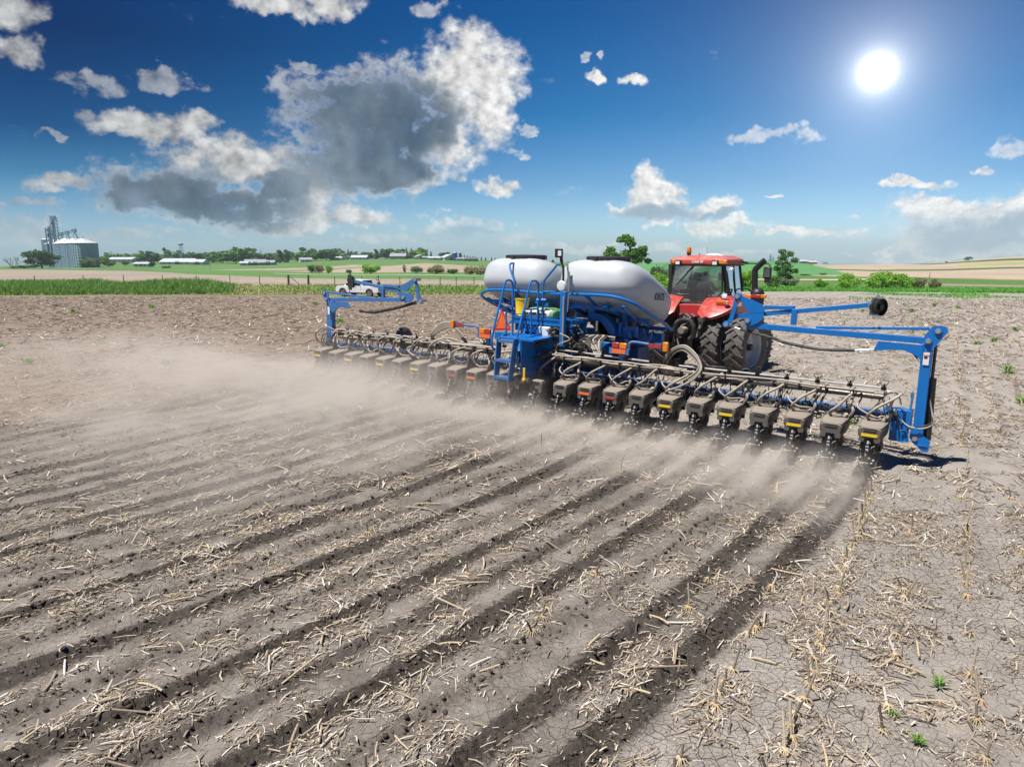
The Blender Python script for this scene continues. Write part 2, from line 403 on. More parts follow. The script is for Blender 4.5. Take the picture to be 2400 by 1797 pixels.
M['white'] = pmat('white_paint', (.74, .75, .76), .3, dust=.05, coat=.4)
M['label'] = pmat('white_label', (.75, .75, .73), .5)
M['bagwhite'] = pmat('white_seed_bag', (.72, .72, .68), .55, bump=.4)
M['baggreen'] = pmat('green_seed_bag', (.16, .34, .15), .55, bump=.4)
M['ink'] = pmat('dark_print', (.022, .024, .028), .5)
M['inkwhite'] = pmat('white_print', (.78, .78, .76), .5)
M['chrome'] = pmat('bright_metal', (.75, .75, .76), .14, metal=1)
M['lever'] = pmat('worn_lever_steel', (.42, .42, .42), .25, metal=.0, dust=.2, spec=.9)
M['glass'] = glass_mat('cab_glass', (.72, .84, .84), .08, .14)
M['darkglass'] = pmat('dark_window_glass', (.02, .025, .03), .08, spec=.8)
M['skin'] = pmat('skin', (.42, .24, .17), .55)
M['shirtdark'] = pmat('dark_shirt_cloth', (.035, .04, .055), .85)
M['shirtgrey'] = pmat('grey_shirt_cloth', (.38, .39, .42), .85)
M['jeans'] = pmat('blue_grey_jeans', (.09, .11, .16), .85)
M['cap'] = pmat('dark_cap_cloth', (.03, .03, .035), .85)
M['bark'] = pmat('bark', (.09, .075, .06), .9, bump=.5)
M['wood'] = pmat('weathered_post_wood', (.16, .125, .095), .9, bump=.5)
M['galv'] = pmat('galvanised_sheet', (.26, .38, .50), .5, metal=.15, dust=.05, var=.14, scale=.6)
M['galvroof'] = pmat('pale_roof_sheet', (.62, .63, .63), .5, metal=.1, var=.1, scale=.6)
M['steelblue'] = pmat('weathered_blue_grey_steel', (.24, .37, .50), .5, metal=.3)
M['wallwhite'] = pmat('white_siding', (.58, .59, .58), .7, var=.1, scale=.8)
M['wallgrey'] = pmat('slate_grey_siding', (.17, .20, .25), .7, var=.1, scale=.8)
M['walltan'] = pmat('tan_brick_siding', (.36, .30, .25), .8, var=.15, scale=.8)
M['roofgrey'] = pmat('grey_roof', (.30, .32, .35), .6, var=.12, scale=.8)
M['roofwhite'] = pmat('white_metal_roof', (.52, .55, .58), .45, var=.08, scale=.8)
M['roofdark'] = pmat('dark_shingle_roof', (.12, .12, .13), .8, var=.15, scale=.8)
M['leaf'] = attr_mat('leaves', .6, trans=.45, gain=1.3)
M['grass'] = attr_mat('grass_blades', .7, trans=.3)
M['straw'] = attr_mat('dry_corn_residue', .75)
M['clod'] = attr_mat('loose_soil', .95)
# ------------------------------------------------------------------ machine frame on the ground
PO = np.array([.35, 19.52, 0.]); PU = np.array([.8133, -.5817, -.0106]); PV = np.array([.5817, .8133, 0.])
RC = 100.0
PC = PO[:2] - RC * PU[:2] / np.linalg.norm(PU[:2])       # centre of the gentle left hand curve the planter drives
CORN = np.array([.5195, .8545])                          # direction of last year's corn rows
def planter_uv(x, y):
    u = np.hypot(x - PC[0], y - PC[1]) - RC
    v = (x - PO[0]) * PV[0] + (y - PO[1]) * PV[1]
    return u, v
# ------------------------------------------------------------------ terrain heights
def _col(px, pairs):
    """pairs: (forward distance, photo row the ground shows at) or ('z', distance, height)"""
    Y = [-60, 0, 13, 20, 24, 30]; Z = [0, 0, 0, .18, .40, .40]
    for p in pairs:
        if p[0] == 'z': Y.append(p[1]); Z.append(p[2])
        else: Y.append(p[0]); Z.append(CAMH - (p[1] - YH) * p[0] / 1694.0)
    Y += [1500, 5000]; Z += [min(Z[-1] - 26, -24), -95]
    return (px - CX) / 1694.0, np.array(Y, float), np.array(Z, float)
COLS = [
    _col(-900, [('z', 45, .1), ('z', 70, -.4), (85, 692), (98, 670), (250, 632), (450, 629), (700, 622)]),
    _col(0,   [('z', 45, .1), ('z', 70, -.4), (85, 691), (98, 668), (250, 633), (450, 629), (700, 624)]),
    _col(300, [('z', 45, .1), ('z', 70, -.4), (85, 690), (98, 667), (200, 640), (330, 633), (480, 624), (700, 612)]),
    _col(550, [('z', 45, .1), ('z', 70, -.4), (85, 690), (98, 668), (150, 646), (300, 636), (420, 629), (560, 621), (700, 612)]),
    _col(800, [('z', 45, .1), ('z', 70, -.45), (85, 690), (98, 670), (140, 653), (230, 643), (320, 637), (480, 623), (640, 609), (720, 605)]),
    _col(950, [('z', 45, .1), ('z', 70, -.45), (85, 690), (98, 670), (140, 653), (230, 643), (320, 636), (480, 620), (640, 607), (720, 605)]),
    _col(1120, [('z', 45, .1), ('z', 70, -.4), (85, 689), (98, 671), (140, 656), (230, 645), (320, 637), (480, 622), (640, 612), (720, 609)]),
    _col(1450, [('z', 45, .1), ('z', 70, -.3), (95, 688), (120, 676), (200, 655), (320, 640), (480, 628), (640, 616)]),
    _col(1780, [('z', 45, .1), ('z', 80, -.7), (105, 682), (125, 672), (200, 656), (300, 644), (430, 628), (600, 611)]),
    _col(1950, [('z', 45, .1), ('z', 80, -.8), (105, 682), (125, 674), (200, 657), (300, 644), (430, 630), (600, 620)]),
    _col(2150, [('z', 45, .05), ('z', 80, -.9), (105, 684), (125, 676), (200, 654), (300, 640), (430, 626), (600, 618)]),
    _col(2400, [('z', 45, .0), ('z', 80, -.9), (105, 686), (125, 678), (200, 660), (300, 634), (430, 618), (600, 600)]),
    _col(3300, [('z', 45, .0), ('z', 80, -.9), (105, 686), (125, 678), (200, 655), (300, 630), (430, 610), (600, 592)])]
CT = np.array([c[0] for c in COLS])
def zg(x, y):
    x = np.asarray(x, float); y = np.asarray(y, float)
    yy = np.maximum(y, -60.); t = np.clip(x / np.maximum(y, 4.0), CT[0], CT[-1])
    allz = np.stack([np.interp(yy, c[1], c[2]) for c in COLS])
    i = np.clip(np.searchsorted(CT, t) - 1, 0, len(CT) - 2)
    f = (t - CT[i]) / (CT[i + 1] - CT[i]); f = f * f * (3 - 2 * f) * .5 + f * .5
    z0 = np.take_along_axis(allz, i[None], 0)[0]; z1 = np.take_along_axis(allz, i[None] + 1, 0)[0]
    return z0 * (1 - f) + z1 * f
def zg1(x, y): return float(zg(np.array([x]), np.array([y]))[0])
def on(px, Y):
    """ground point below a photo column at a forward distance"""
    x = (px - CX) / 1694.0 * Y; return np.array([x, Y, zg1(x, Y)])

# how strongly each of the 24 rows has broken the crust, left to right
ROWS = [.3, .8, .25, .7, .3, 1.0, .35, .9, 1.25, .3, .9, 1.1, .3, .6, 1.1, .3, 1.15, .3, 1.05, .7, 1.25, .2, 1.15, 1.2]
# value noise for relief and scatter
def _hash(ix, iy, s):
    n = (ix * 374761393 + iy * 668265263 + s * 974634533) & 0x7fffffff
    n = (n ^ (n >> 13)) * 1274126177 & 0x7fffffff
    return ((n ^ (n >> 16)) & 0xffff) / 65535.0
def vnoise(x, y, s=0):
    x0 = np.floor(x).astype(np.int64); y0 = np.floor(y).astype(np.int64); fx = x - x0; fy = y - y0
    fx = fx * fx * (3 - 2 * fx); fy = fy * fy * (3 - 2 * fy)
    return (_hash(x0, y0, s) * (1 - fx) + _hash(x0 + 1, y0, s) * fx) * (1 - fy) + (_hash(x0, y0 + 1, s) * (1 - fx) + _hash(x0 + 1, y0 + 1, s) * fx) * fy
def fbm(x, y, o=4, s=0, r=.55):
    a = 1; t = 0; n = 0
    for k in range(o):
        t = t + a * vnoise(x * 2 ** k + 17 * k, y * 2 ** k - 9 * k, s + k); n += a; a *= r
    return t / n
def sst(x, a, b):
    t = np.clip((x - a) / (b - a), 0, 1); return t * t * (3 - 2 * t)
def tilled_mask(x, y):
    """strips of loosened soil the row units leave: 1 in the strip"""
    u, v = planter_uv(x, y)
    wob = (vnoise(x * 2.3, y * 2.3, 5) - .5) * .07 + (vnoise(x * 9, y * 9, 6) - .5) * .09
    dist = np.abs((u / .762) % 1.0 - .5) * .762 + wob
    strip = 1 - sst(dist, .085, .175)
    zone = (sst(u, -9.6, -9.3) * (1 - sst(u, 9.0, 9.15)) * (1 - sst(v, -.2, .3)))
    return strip * zone, dist, zone
def relief(x, y):
    r = np.hypot(x, y); fade = 1 - sst(r, 28, 55)
    tm, dist, zone = tilled_mask(x, y)
    z = (fbm(x * .35, y * .35, 3, 40) - .5) * .10 * (1 - sst(r, 40, 80))
    z = z + fade * ((fbm(x * 2.2, y * 2.2, 4, 50) - .5) * .035 + (fbm(x * 11, y * 11, 3, 60) - .5) * .012)
    amp = (.35 + .75 * vnoise(x * .9, y * .9, 77)) * 1.25 * np.array(ROWS)[np.clip(np.floor(planter_uv(x, y)[0] / .762 + 12), 0, 23).astype(int)]
    prof = (-.035 * np.exp(-(dist / .045) ** 2) + .020 * np.exp(-((dist - .125) / .05) ** 2)) * amp
    z = z + fade * zone * prof
    cl = fbm(x * 16, y * 16, 3, 70); z = z + fade * tm * (sst(cl, .45, .75) * .045 - .012)
    c = x * CORN[1] - y * CORN[0]
    z = z + fade * .018 * np.cos((c + .88) / .762 * 2 * math.pi) * (1 - tm)
    return z
def field_edge(t):
    return np.interp(t, [-.8, -.35, -.05, .1, .3, .42, .8], [84, 84, 84, 94, 104, 105, 106])

def build_field():
    # rings spaced so that the mesh is finest near the viewer
    rows = np.arange(585 + 1694 * CAMH / 3.6, 585 + 1694 * CAMH / 100, -3.9)
    rr = 1694 * CAMH / (rows - 585)
    rr = np.concatenate([[.6, 1.4, 2.3, 3.1], rr, np.geomspace(101, 750, 130), np.geomspace(800, 5500, 24)])
    a = np.concatenate([np.linspace(-46, 46, 580), np.linspace(47.5, 312.5, 90)[0:]]); a = np.radians(a)
    nr, na = len(rr), len(a)
    A, Rr = np.meshgrid(a, rr); X = Rr * np.sin(A); Y = Rr * np.cos(A)
    Z = zg(X, Y) + relief(X, Y)
    far = Rr > 1200
    t = X / np.maximum(Y, 1); ed = field_edge(t)
    n1 = fbm(X * .05, Y * .05, 4, 3); n2 = fbm(X * .6, Y * .6, 3, 4)
    Ye = Y + (n1 - .5) * 6
    green = np.array([.085, .17, .035]); bright = np.array([.07, .19, .025]); mead = np.array([.10, .19, .055]); pale = np.array([.29, .24, .19]); tan = np.array([.33, .26, .185]); dkg = np.array([.04, .11, .03])
    dry = np.array([.28, .235, .12])
    C = np.zeros(X.shape + (3,)); F = np.zeros(X.shape)
    def put(mask, col, soft=1.0):
        m = np.clip(mask, 0, 1)[..., None] * soft
        C[:] = C * (1 - m) + np.asarray(col) * m
    wob = (n2 - .5)
    edge = sst(Y + wob * 3, ed - 1.2, ed + 1.2); F = edge
    C[:] = green
    left = t < .16
    # left: verge, fence line, pale stubble, meadow, slopes with strips
    put(left & (Y < 100), green * .9 + dry * .25)
    put(left * sst(Y, ed + 2, ed + 4) * (1 - sst(t, -.42, -.36)) * 0, green)
    far_pale = np.interp(t, [-.8, -.53, -.45, -.38, -.3, -.05], [330, 300, 190, 150, 142, 140])
    put(left * sst(Ye, 97, 100) * (1 - sst(Ye, far_pale - 5, far_pale + 5)), pale)
    put(left * sst(Ye, far_pale - 3, far_pale + 5), mead)
    lanes = left & (t > -.33) & (t < .02)
    put(lanes * sst(Y, 226, 228) * (1 - sst(Y, 233, 236)), (.55, .52, .47))
    hill = left & (t > -.42) & (t < .02)
    b0 = np.interp(t, [-.42, -.36, -.28, -.2, -.12, 0], [345, 330, 290, 280, 290, 330])
    b1 = np.interp(t, [-.42, -.36, -.28, -.22, -.17, -.12, -.06, 0], [350, 390, 430, 500, 440, 520, 470, 380])
    put(hill * sst(Ye, b0, b0 + 12) * (1 - sst(Ye, b1, b1 + 12)), tan * .8 + pale * .25)
    strip = np.interp(t, [-.3, -.2, -.1], [340, 430, 560])
    put((hill & (t < -.17)) * sst(Y, strip - 14, strip - 8) * (1 - sst(Y, strip + 8, strip + 14)), mead)
    put((left & (t < -.5)) * sst(Y, 300, 320), mead * .9)
    # right: bright green headland, scrub, contour strips on the hills
    right = t >= .16
    put(right * (1 - sst(Y, 126, 130)), bright)
    put(right * sst(Y, 126, 132), (.10, .16, .04))
    put(right * (t > .42) * sst(Y, 160, 165) * (1 - sst(Y, 200, 206)), green)
    h0 = np.interp(t, [.3, .42, .5, .6, .8], [320, 280, 240, 215, 205])
    put(right * (t > .42) * sst(Ye, h0, h0 + 6), tan * 1.15)
    s1 = np.interp(t, [.42, .5, .6, .72, .9], [420, 350, 330, 330, 300])
    put((right & (t > .4)) * sst(Y, s1, s1 + 8) * (1 - sst(Y, s1 + 28, s1 + 36)), dkg)
    put((right & (t > .62)) * sst(Y, 415, 425) * (1 - sst(Y, 440, 455)), (.27, .33, .05), .9)
    s2 = np.interp(t, [.5, .58, .72, .9], [700, 520, 490, 480])
    put((right & (t > .53)) * sst(Y, s2, s2 + 6) * (1 - sst(Y, s2 + 45, s2 + 55)), dkg)
    te = np.interp(Y, [280, 430, 620], [.47, .445, .40]) + (n2 - .5) * .006
    put(right * sst(Y, 290, 300) * (1 - sst(t, te - .004, te + .004)), (.09, .24, .075))
    put((right & (t < .52)) * sst(Y, 205, 209) * (1 - sst(Y, 216, 220)), (.55, .5, .44))
    put((right & (t > .56)) * sst(Y, 142, 146) * (1 - sst(Y, 158, 162)), pale * .9)
    put(far * 1.0, (.13, .19, .09))
    C *= (.8 + .4 * n1[..., None])
    Z = Z - 0.0
    verts = np.stack([X, Y, Z], -1).reshape(-1, 3)
    idx = np.arange(nr * na).reshape(nr, na)
    q = np.stack([idx[:-1], np.roll(idx[:-1], -1, 1), np.roll(idx[1:], -1, 1), idx[1:]], -1).reshape(-1, 4)
    q = q[:, ::-1]
    verts = np.vstack([verts, [[0, 0, zg1(0, 0)]]])
    cen = len(verts) - 1
    tr = np.stack([np.full(na, cen), np.roll(idx[0], -1), idx[0]], -1)[:, ::-1]
    cols = np.vstack([C.reshape(-1, 3), [[.2, .17, .13]]])
    me = fast_mesh('field', verts, q, tr, None, True, cols)
    fa = me.attributes.new('far', 'FLOAT', 'POINT'); fa.data.foreach_set('value', np.append(F.reshape(-1), 0).astype(np.float32))
    # ---- soil material
    m = bpy.data.materials.new('field_soil'); m.use_nodes = True; N = NT(m.node_tree); b = m.node_tree.nodes['Principled BSDF']
    pos = N.new('ShaderNodeNewGeometry').outputs['Position']
    colA = N.new('ShaderNodeAttribute', attribute_name='col').outputs['Color']
    farA = N.new('ShaderNodeAttribute', attribute_name='far').outputs['Fac']
    flat = N.vm('MULTIPLY', pos, (1, 1, 0))
    rad = N.vm('LENGTH', flat, out=1)
    rc = N.vm('LENGTH', N.vm('SUBTRACT', flat, (PC[0], PC[1], 0)), out=1)
    u = N.m('SUBTRACT', rc, RC)
    v = N.vm('DOT_PRODUCT', N.vm('SUBTRACT', flat, (PO[0], PO[1], 0)), tuple(PV), out=1)
    nA = N.noise(flat, .25, 4, .6); nB = N.noise(flat, 1.6, 5, .6); nC = N.noise(flat, 14, 5, .65); nD = N.noise(flat, 60, 4, .65)
    # crust
    crust = N.mix(N.ss(nB, .35, .7), (.335, .30, .262), (.26, .228, .195))
    crust = N.mix(N.m('MULTIPLY', N.ss(nC, .45, .75), .5), crust, (.385, .348, .305))
    crust = N.mix(N.m('MULTIPLY', N.ss(nD, .48, .66), .55), crust, (.17, .14, .115))
    # ground already planted to the left of this pass is browner
    lf = N.ss(u, -4.0, -12.0)
    crust = N.mix(N.m('MULTIPLY', lf, .8), crust, N.mix(N.ss(nB, .3, .7), (.24, .175, .125), (.17, .122, .088)))
    wv = N.vm('ADD', flat, N.vm('SCALE', N.noise(flat, 3.5, 3, .6, out=1))); wv.node.inputs[1].links[0].from_node.inputs['Scale'].default_value = .16
    vor = N.new('ShaderNodeTexVoronoi', feature='DISTANCE_TO_EDGE', voronoi_dimensions='2D'); N.l.new(wv, vor.inputs['Vector']); vor.inputs['Scale'].default_value = 5.6
    vor2 = N.new('ShaderNodeTexVoronoi', feature='DISTANCE_TO_EDGE', voronoi_dimensions='2D'); N.l.new(wv, vor2.inputs['Vector']); vor2.inputs['Scale'].default_value = 14
    crk = N.m('MAXIMUM', N.ss(vor.outputs[0], .028, .006), N.m('MULTIPLY', N.ss(vor2.outputs[0], .05, .01), .45))
    crk = N.m('MULTIPLY', crk, N.m('MULTIPLY', N.ss(rad, 26, 12), N.m('MULTIPLY', N.ss(nA, .3, .5), N.m('MULTIPLY_ADD', N.ss(u, 7.5, 10.0), .65, .35))))
    crk = N.m('MULTIPLY', crk, N.m('MULTIPLY_ADD', lf, -1, 1))
    # loosened strips
    w1 = N.m('MULTIPLY_ADD', nB, .26, -.13); w2 = N.m('ADD', N.m('MULTIPLY_ADD', nC, .36, -.18), N.m('MULTIPLY_ADD', nD, .16, -.08))
    dist = N.m('ADD', N.m('MULTIPLY', N.m('ABSOLUTE', N.m('SUBTRACT', N.m('FRACT', N.m('DIVIDE', u, .762)), .5)), .762), N.m('ADD', w1, w2))
    rs = N.ramp(N.m('DIVIDE', N.m('FLOOR', N.m('ADD', N.m('DIVIDE', u, .762), 12)), 24), [((k - .5) / 24 if k else 0, (s_, s_, s_)) for k, s_ in enumerate(ROWS)], 'CONSTANT')
    strip = N.ss(N.m('SUBTRACT', dist, N.m('MULTIPLY_ADD', rs, .06, -.05)), .215, .115)
    zone = N.m('MULTIPLY', N.m('MULTIPLY', N.ss(u, -9.7, -9.3), N.ss(u, 9.15, 8.95)), N.ss(v, .3, -.2))
    zl = N.m('MULTIPLY', N.ss(u, -9.3, -9.7), .75)
    crust = N.mix(N.m('MULTIPLY', zone, N.m('MULTIPLY_ADD', N.ss(nB, .35, .65), .5, .32)), crust, N.mix(N.ss(nC, .3, .7), (.165, .143, .122), (.095, .081, .068)))
    stripw = N.m('MULTIPLY', strip, N.m('MAXIMUM', zone, zl))
    stripw = N.m('MULTIPLY', stripw, N.m('MULTIPLY_ADD', rs, .95, .03), clamp=True)
    loose = N.mix(N.ss(nC, .35, .7), (.036, .029, .024), (.080, .066, .054))
    loose = N.mix(N.m('MULTIPLY', lf, .8), loose, (.13, .09, .064))
    soil = N.mix(N.m('MULTIPLY', stripw, N.m('MULTIPLY_ADD', nB, 1.3, .25), clamp=True), crust, loose)
    halo = N.m('MULTIPLY', N.m('MULTIPLY', N.ss(dist, .34, .12), N.m('MAXIMUM', zone, zl)), N.m('MULTIPLY', N.ss(nC, .35, .62), .55))
    soil = N.mix(halo, soil, (.10, .082, .067))
    soil = N.mix(N.m('MULTIPLY', N.m('MULTIPLY', crk, N.m('SUBTRACT', 1.0, stripw)), .8), soil, (.055, .045, .037))
    # finely broken residue too small to stand as pieces, running along the old rows
    al = N.n.new('ShaderNodeVectorRotate'); al.rotation_type = 'Z_AXIS'; N.l.new(flat, al.inputs['Vector']); al.inputs['Angle'].default_value = math.atan2(CORN[0], CORN[1])
    st1 = N.noise(N.vm('MULTIPLY', al.outputs[0], (16, 26, 1)), 1.0, 4, .7); st2 = N.noise(N.vm('MULTIPLY', al.outputs[0], (1.2, .5, 1)), 1.0, 4, .65)
    cc = N.n.new('ShaderNodeSeparateXYZ'); N.l.new(al.outputs[0], cc.inputs[0])
    rowp = N.m('COSINE', N.m('MULTIPLY', N.m('ADD', cc.outputs[0], .88), 2 * math.pi / .762))
    thr = N.m('SUBTRACT', .66, N.m('ADD', N.m('MULTIPLY', st2, .22), N.m('MULTIPLY', rowp, .03)))
    mid = N.ss(rad, 10, 30)
    fl = N.m('MULTIPLY', N.ss(N.m('SUBTRACT', st1, thr), 0, .10), N.m('MULTIPLY_ADD', mid, N.m('MULTIPLY_ADD', zone, -.25, .48), .25))
    fl = N.m('MULTIPLY', fl, N.m('MULTIPLY_ADD', stripw, -.75, 1.0))
    soil = N.mix(fl, soil, N.mix(N.ss(nD, .35, .65), (.44, .345, .235), (.22, .165, .115)))
    # pale lines of last year's rows, and a weedy flush near the far headland
    wr = N.n.new('ShaderNodeTexWhiteNoise'); wr.noise_dimensions = '1D'; N.l.new(N.m('FLOOR', N.m('DIVIDE', N.m('ADD', cc.outputs[0], .88 + .381), .762)), wr.inputs['W'])
    pr = N.m('MULTIPLY', N.m('MULTIPLY', N.ss(rowp, .55, .95), N.ss(wr.outputs[0], .35, .75)), N.m('MULTIPLY', N.m('MULTIPLY', N.ss(rad, 14, 30), N.ss(nB, .42, .62)), N.ss(u, 8, 14)))
    soil = N.mix(N.m('MULTIPLY', pr, .75), soil, (.58, .50, .40))
    pd = N.m('MULTIPLY', N.m('MULTIPLY', N.ss(rowp, .6, .95), N.ss(wr.outputs[0], .35, .1)), N.m('MULTIPLY', N.m('MULTIPLY', N.ss(rad, 14, 30), N.ss(nA, .5, .6)), N.ss(u, 6, 12)))
    soil = N.mix(N.m('MULTIPLY', pd, .6), soil, (.09, .07, .055))
    # other fields and grassland
    grn = N.noise(flat, .9, 6, .7); sy = N.new('ShaderNodeSeparateXYZ'); N.l.new(pos, sy.inputs[0])
    grain = N.m('MULTIPLY_ADD', N.noise(N.vm('MULTIPLY', flat, (.9, .35, 1)), 1.0, 5, .75), 1.3, .35)
    oth = N.vm('SCALE', colA); N.l.new(grain, oth.node.inputs['Scale'])
    c = N.mix(farA, soil, oth)
    N.l.new(c, b.inputs['Base Color']); b.inputs['Roughness'].default_value = .93; b.inputs['Specular IOR Level'].default_value = .15
    hb = N.m('ADD', N.m('MULTIPLY', nC, .5), N.m('MULTIPLY', nD, N.m('MULTIPLY_ADD', stripw, .6, .22)))
    hb = N.m('SUBTRACT', hb, N.m('MULTIPLY', crk, .5))
    bn = N.new('ShaderNodeBump', i_Strength=1.0, i_Distance=.045); N.l.new(hb, bn.inputs['Height']); N.l.new(bn.outputs[0], b.inputs['Normal'])
    me.materials.append(m)
    o = obj('field', me); tag(o, kind='structure'); return o
build_field()
# ------------------------------------------------------------------ planter
PW = np.cross(PU / np.linalg.norm(PU), PV / np.linalg.norm(PV)); PU_ = PU / np.linalg.norm(PU); PV_ = PV / np.linalg.norm(PV)
def frame_inv(px, py, O, A, B, C, fixed, val):
    """local coordinates, in a machine's own axes, of the point seen at a photo position on the plane (axis 'fixed' = val)"""
    r = ray(px, py); E = np.array([0, 0, CAMH]); ax = [A, B, C]; oth = [k for k in range(3) if k != fixed]
    s = np.linalg.solve(np.array([r, -ax[oth[0]], -ax[oth[1]]]).T, O + val * ax[fixed] - E)
    out = [0, 0, 0]; out[fixed] = val; out[oth[0]] = s[1]; out[oth[1]] = s[2]; return tuple(out)
def Pv(px, py, v): return frame_inv(px, py, PO, PU_, PV_, PW, 1, v)
def Pu(px, py, u): return frame_inv(px, py, PO, PU_, PV_, PW, 0, u)
def zoomer(x0, y0, s): return lambda a, b: (x0 + a / s, y0 + b / s)
def frame_matrix(O, A, B, C):
    return Matrix(((A[0], B[0], C[0], O[0]), (A[1], B[1], C[1], O[1]), (A[2], B[2], C[2], O[2]), (0, 0, 0, 1)))
planter = empty('planter'); planter.matrix_world = frame_matrix(PO, PU_, PV_, PW)
tag(planter, 'long blue row crop planter with two grey tanks, towed across the dusty field', 'planter')

def text_mesh(name, body, size, mat, parent, loc, rot, shear=0, ext=.004, off=0, align='CENTER'):
    cu = bpy.data.curves.new(name, 'FONT'); cu.body = body; cu.size = size; cu.shear = shear; cu.extrude = ext; cu.offset = off; cu.align_x = align; cu.space_character = 1.08; cu.align_y = 'CENTER'
    cu.resolution_u = 3
    tmp = bpy.data.objects.new('tmp_text', cu); COL.objects.link(tmp)
    bpy.context.view_layer.update()
    me = bpy.data.meshes.new_from_object(tmp.evaluated_get(bpy.context.evaluated_depsgraph_get())); me.name = name
    bpy.data.objects.remove(tmp); me.materials.clear(); me.materials.append(mat)
    o = obj(name, me, parent); o.location = loc
    if isinstance(rot, Matrix): o.rotation_euler = rot.to_euler()
    else: o.rotation_euler = rot
    return o

# ---- row unit prototype meshes (origin on the ground under the back edge of the hopper; +y is the driving direction)
def loft(mb, secs, n=20, e=.46, cap=True):
    vs = []; fs = []
    sp = lambda x, ex: math.copysign(abs(x) ** ex, x)
    for v, cw, hw, zc, hz in secs:
        for k in range(n):
            th = 2 * math.pi * (k + .5) / n
            vs.append((cw + hw * sp(math.cos(th), e), v, zc + hz * sp(math.sin(th), e)))
    m = len(secs)
    for i in range(m - 1):
        for k in range(n): fs.append((i * n + k, i * n + (k + 1) % n, (i + 1) * n + (k + 1) % n, (i + 1) * n + k))
    fs.append(tuple(range(n))); fs.append(tuple((m - 1) * n + k for k in range(n - 1, -1, -1)))
    return mb.add(vs, fs)
def hopper_mesh():
    mb = MB()
    loft(mb, [(.0, 0, .165, .925, .105), (.012, 0, .180, .925, .120), (.05, 0, .196, .925, .140), (.16, 0, .212, .925, .165), (.34, 0, .222, .925, .182), (.50, 0, .218, .935, .178), (.58, 0, .205, .945, .155), (.62, 0, .18, .95, .12)], 24)
    for s in (-1, 1):                                      # lower lip on either side of the arch
        mb.prism([(s * .07, .0, .815), (s * .165, .0, .84), (s * .17, .0, .735), (s * .11, .0, .715), (s * .085, .0, .73)], (0, .16, 0))
    loft(mb, [(.10, 0, .15, .70, .10), (.25, 0, .15, .68, .14), (.5, 0, .14, .70, .12)], 12)
    # raised edge of the lid
    mb.tube([(-.17, .02, 1.045), (.17, .02, 1.045), (.215, .3, 1.085), (.20, .56, 1.085)], .012, 6)
    mb.tube([(-.17, .02, 1.045), (-.215, .3, 1.085), (-.20, .56, 1.085)], .012, 6)
    mb.tube([(.13, .40, 1.07), (.15, .44, 1.13), (.155, .53, 1.15)], [.05, .048, .045], 10)
    mb.v = [(x * 1.2, y * 1.34 - .03, 1.06 + (z - 1.06) * .98 + .03 * min(1, max(0, y))) for x, y, z in mb.v]
    return mb.mesh('hopper', M['hopper'])
def latch_mesh():
    mb = MB(); mb.box((0, -.006, 1.0), (.20, .02, .035)); mb.tube([(-.10, -.01, 1.02), (.10, -.01, 1.02)], .011, 6); mb.tube([(-.10, -.012, .985), (.02, -.014, .978), (.10, -.012, .985)], .008, 6)
    mb.v = [(x * 1.2, y - .034, 1.06 + (z - 1.06) * .98) for x, y, z in mb.v]
    return mb.mesh('lid_latch', M['black'])
def body_mesh():
    mb = MB()
    mb.span((-.06, .10, .34), (.06, .66, .80)); mb.prism([(-.05, .1, .34), (-.05, .62, .34), (-.05, .45, .16), (-.05, .2, .16)], (.10, 0, 0))
    for s in (-1, 1):
        for w0, w1 in ((.60, .70), (.82, .93)): mb.bar((s * .095, .60, w0), (s * .095, .98, w1), .022, .07)
        mb.span((s * .13 - .012, .93, .62), (s * .13 + .012, 1.02, 1.06))
        mb.tube([(s * .10, .56, .50), (s * .10, .95, .75)], .02, 6)
        mb.box((s * .10, .35, .45), (.03, .16, .05))
    mb.span((-.14, .955, .62), (.14, 1.0, 1.06))
    mb.tube([(0, .62, .70), (0, .93, .88)], .045, 8)                      # down-force cylinder
    mb.lathe([(.03, -.07), (.13, -.07), (.14, -.02), (.14, .03), (.05, .06)], (.16, .36, .60), (1, 0, 0), 16)   # seed meter housing
    mb.lathe([(.03, -.05), (.10, -.05), (.10, .05), (.03, .05)], (-.17, .40, .55), (1, 0, 0), 12)
    mb.span((-.20, .40, .42), (-.12, .52, .60)); mb.tube([(.16, .1, .55), (.1, .02, .48), (.05, -.05, .52)], .012, 5)
    for s in (-1, 1): mb.prism([(s * .17, .02, .72), (s * .17, .55, .72), (s * .15, .5, .40), (s * .13, .1, .36)], (-s * .03, 0, 0))
    mb.lathe([(.02, -.015), (.19, -.004), (.19, .004), (.02, .015)], (.03, .22, .19), (1, .03, 0), 22)
    mb.bar((0, -.08, .74), (0, -.20, .42), .05, .045, (0, 1, 0)); mb.bar((.03, .0, .72), (.03, -.16, .44), .02, .06, (0, 1, 0)); mb.bar((-.03, .0, .72), (-.03, -.16, .44), .02, .06, (0, 1, 0))
    # closing arm behind the unit
    mb.bar((.055, .12, .40), (.045, -.55, .26), .02, .07); mb.bar((-.055, .12, .40), (-.045, -.55, .26), .02, .07)
    mb.span((-.05, -.30, .30), (.05, -.02, .40)); mb.box((0, -.16, .50), (.07, .09, .16)); mb.tube([(-.14, -.2, .40), (.14, -.2, .40)], .022, 8)
    mb.tube([(-.12, -.36, .36), (.12, -.36, .36)], .02, 8); mb.tube([(.0, -.05, .58), (.12, .08, .66)], .012, 6)
    mb.tube([(-.10, -.30, .47), (.11, -.33, .45)], .018, 8); mb.box((.09, -.30, .44), (.05, .06, .07)); mb.box((-.1, -.28, .44), (.05, .05, .07))
    mb.tube([(-.17, .2, .45), (-.2, .05, .5), (-.12, -.12, .42)], .01, 5)
    return mb.mesh('row_unit', M['iron'])
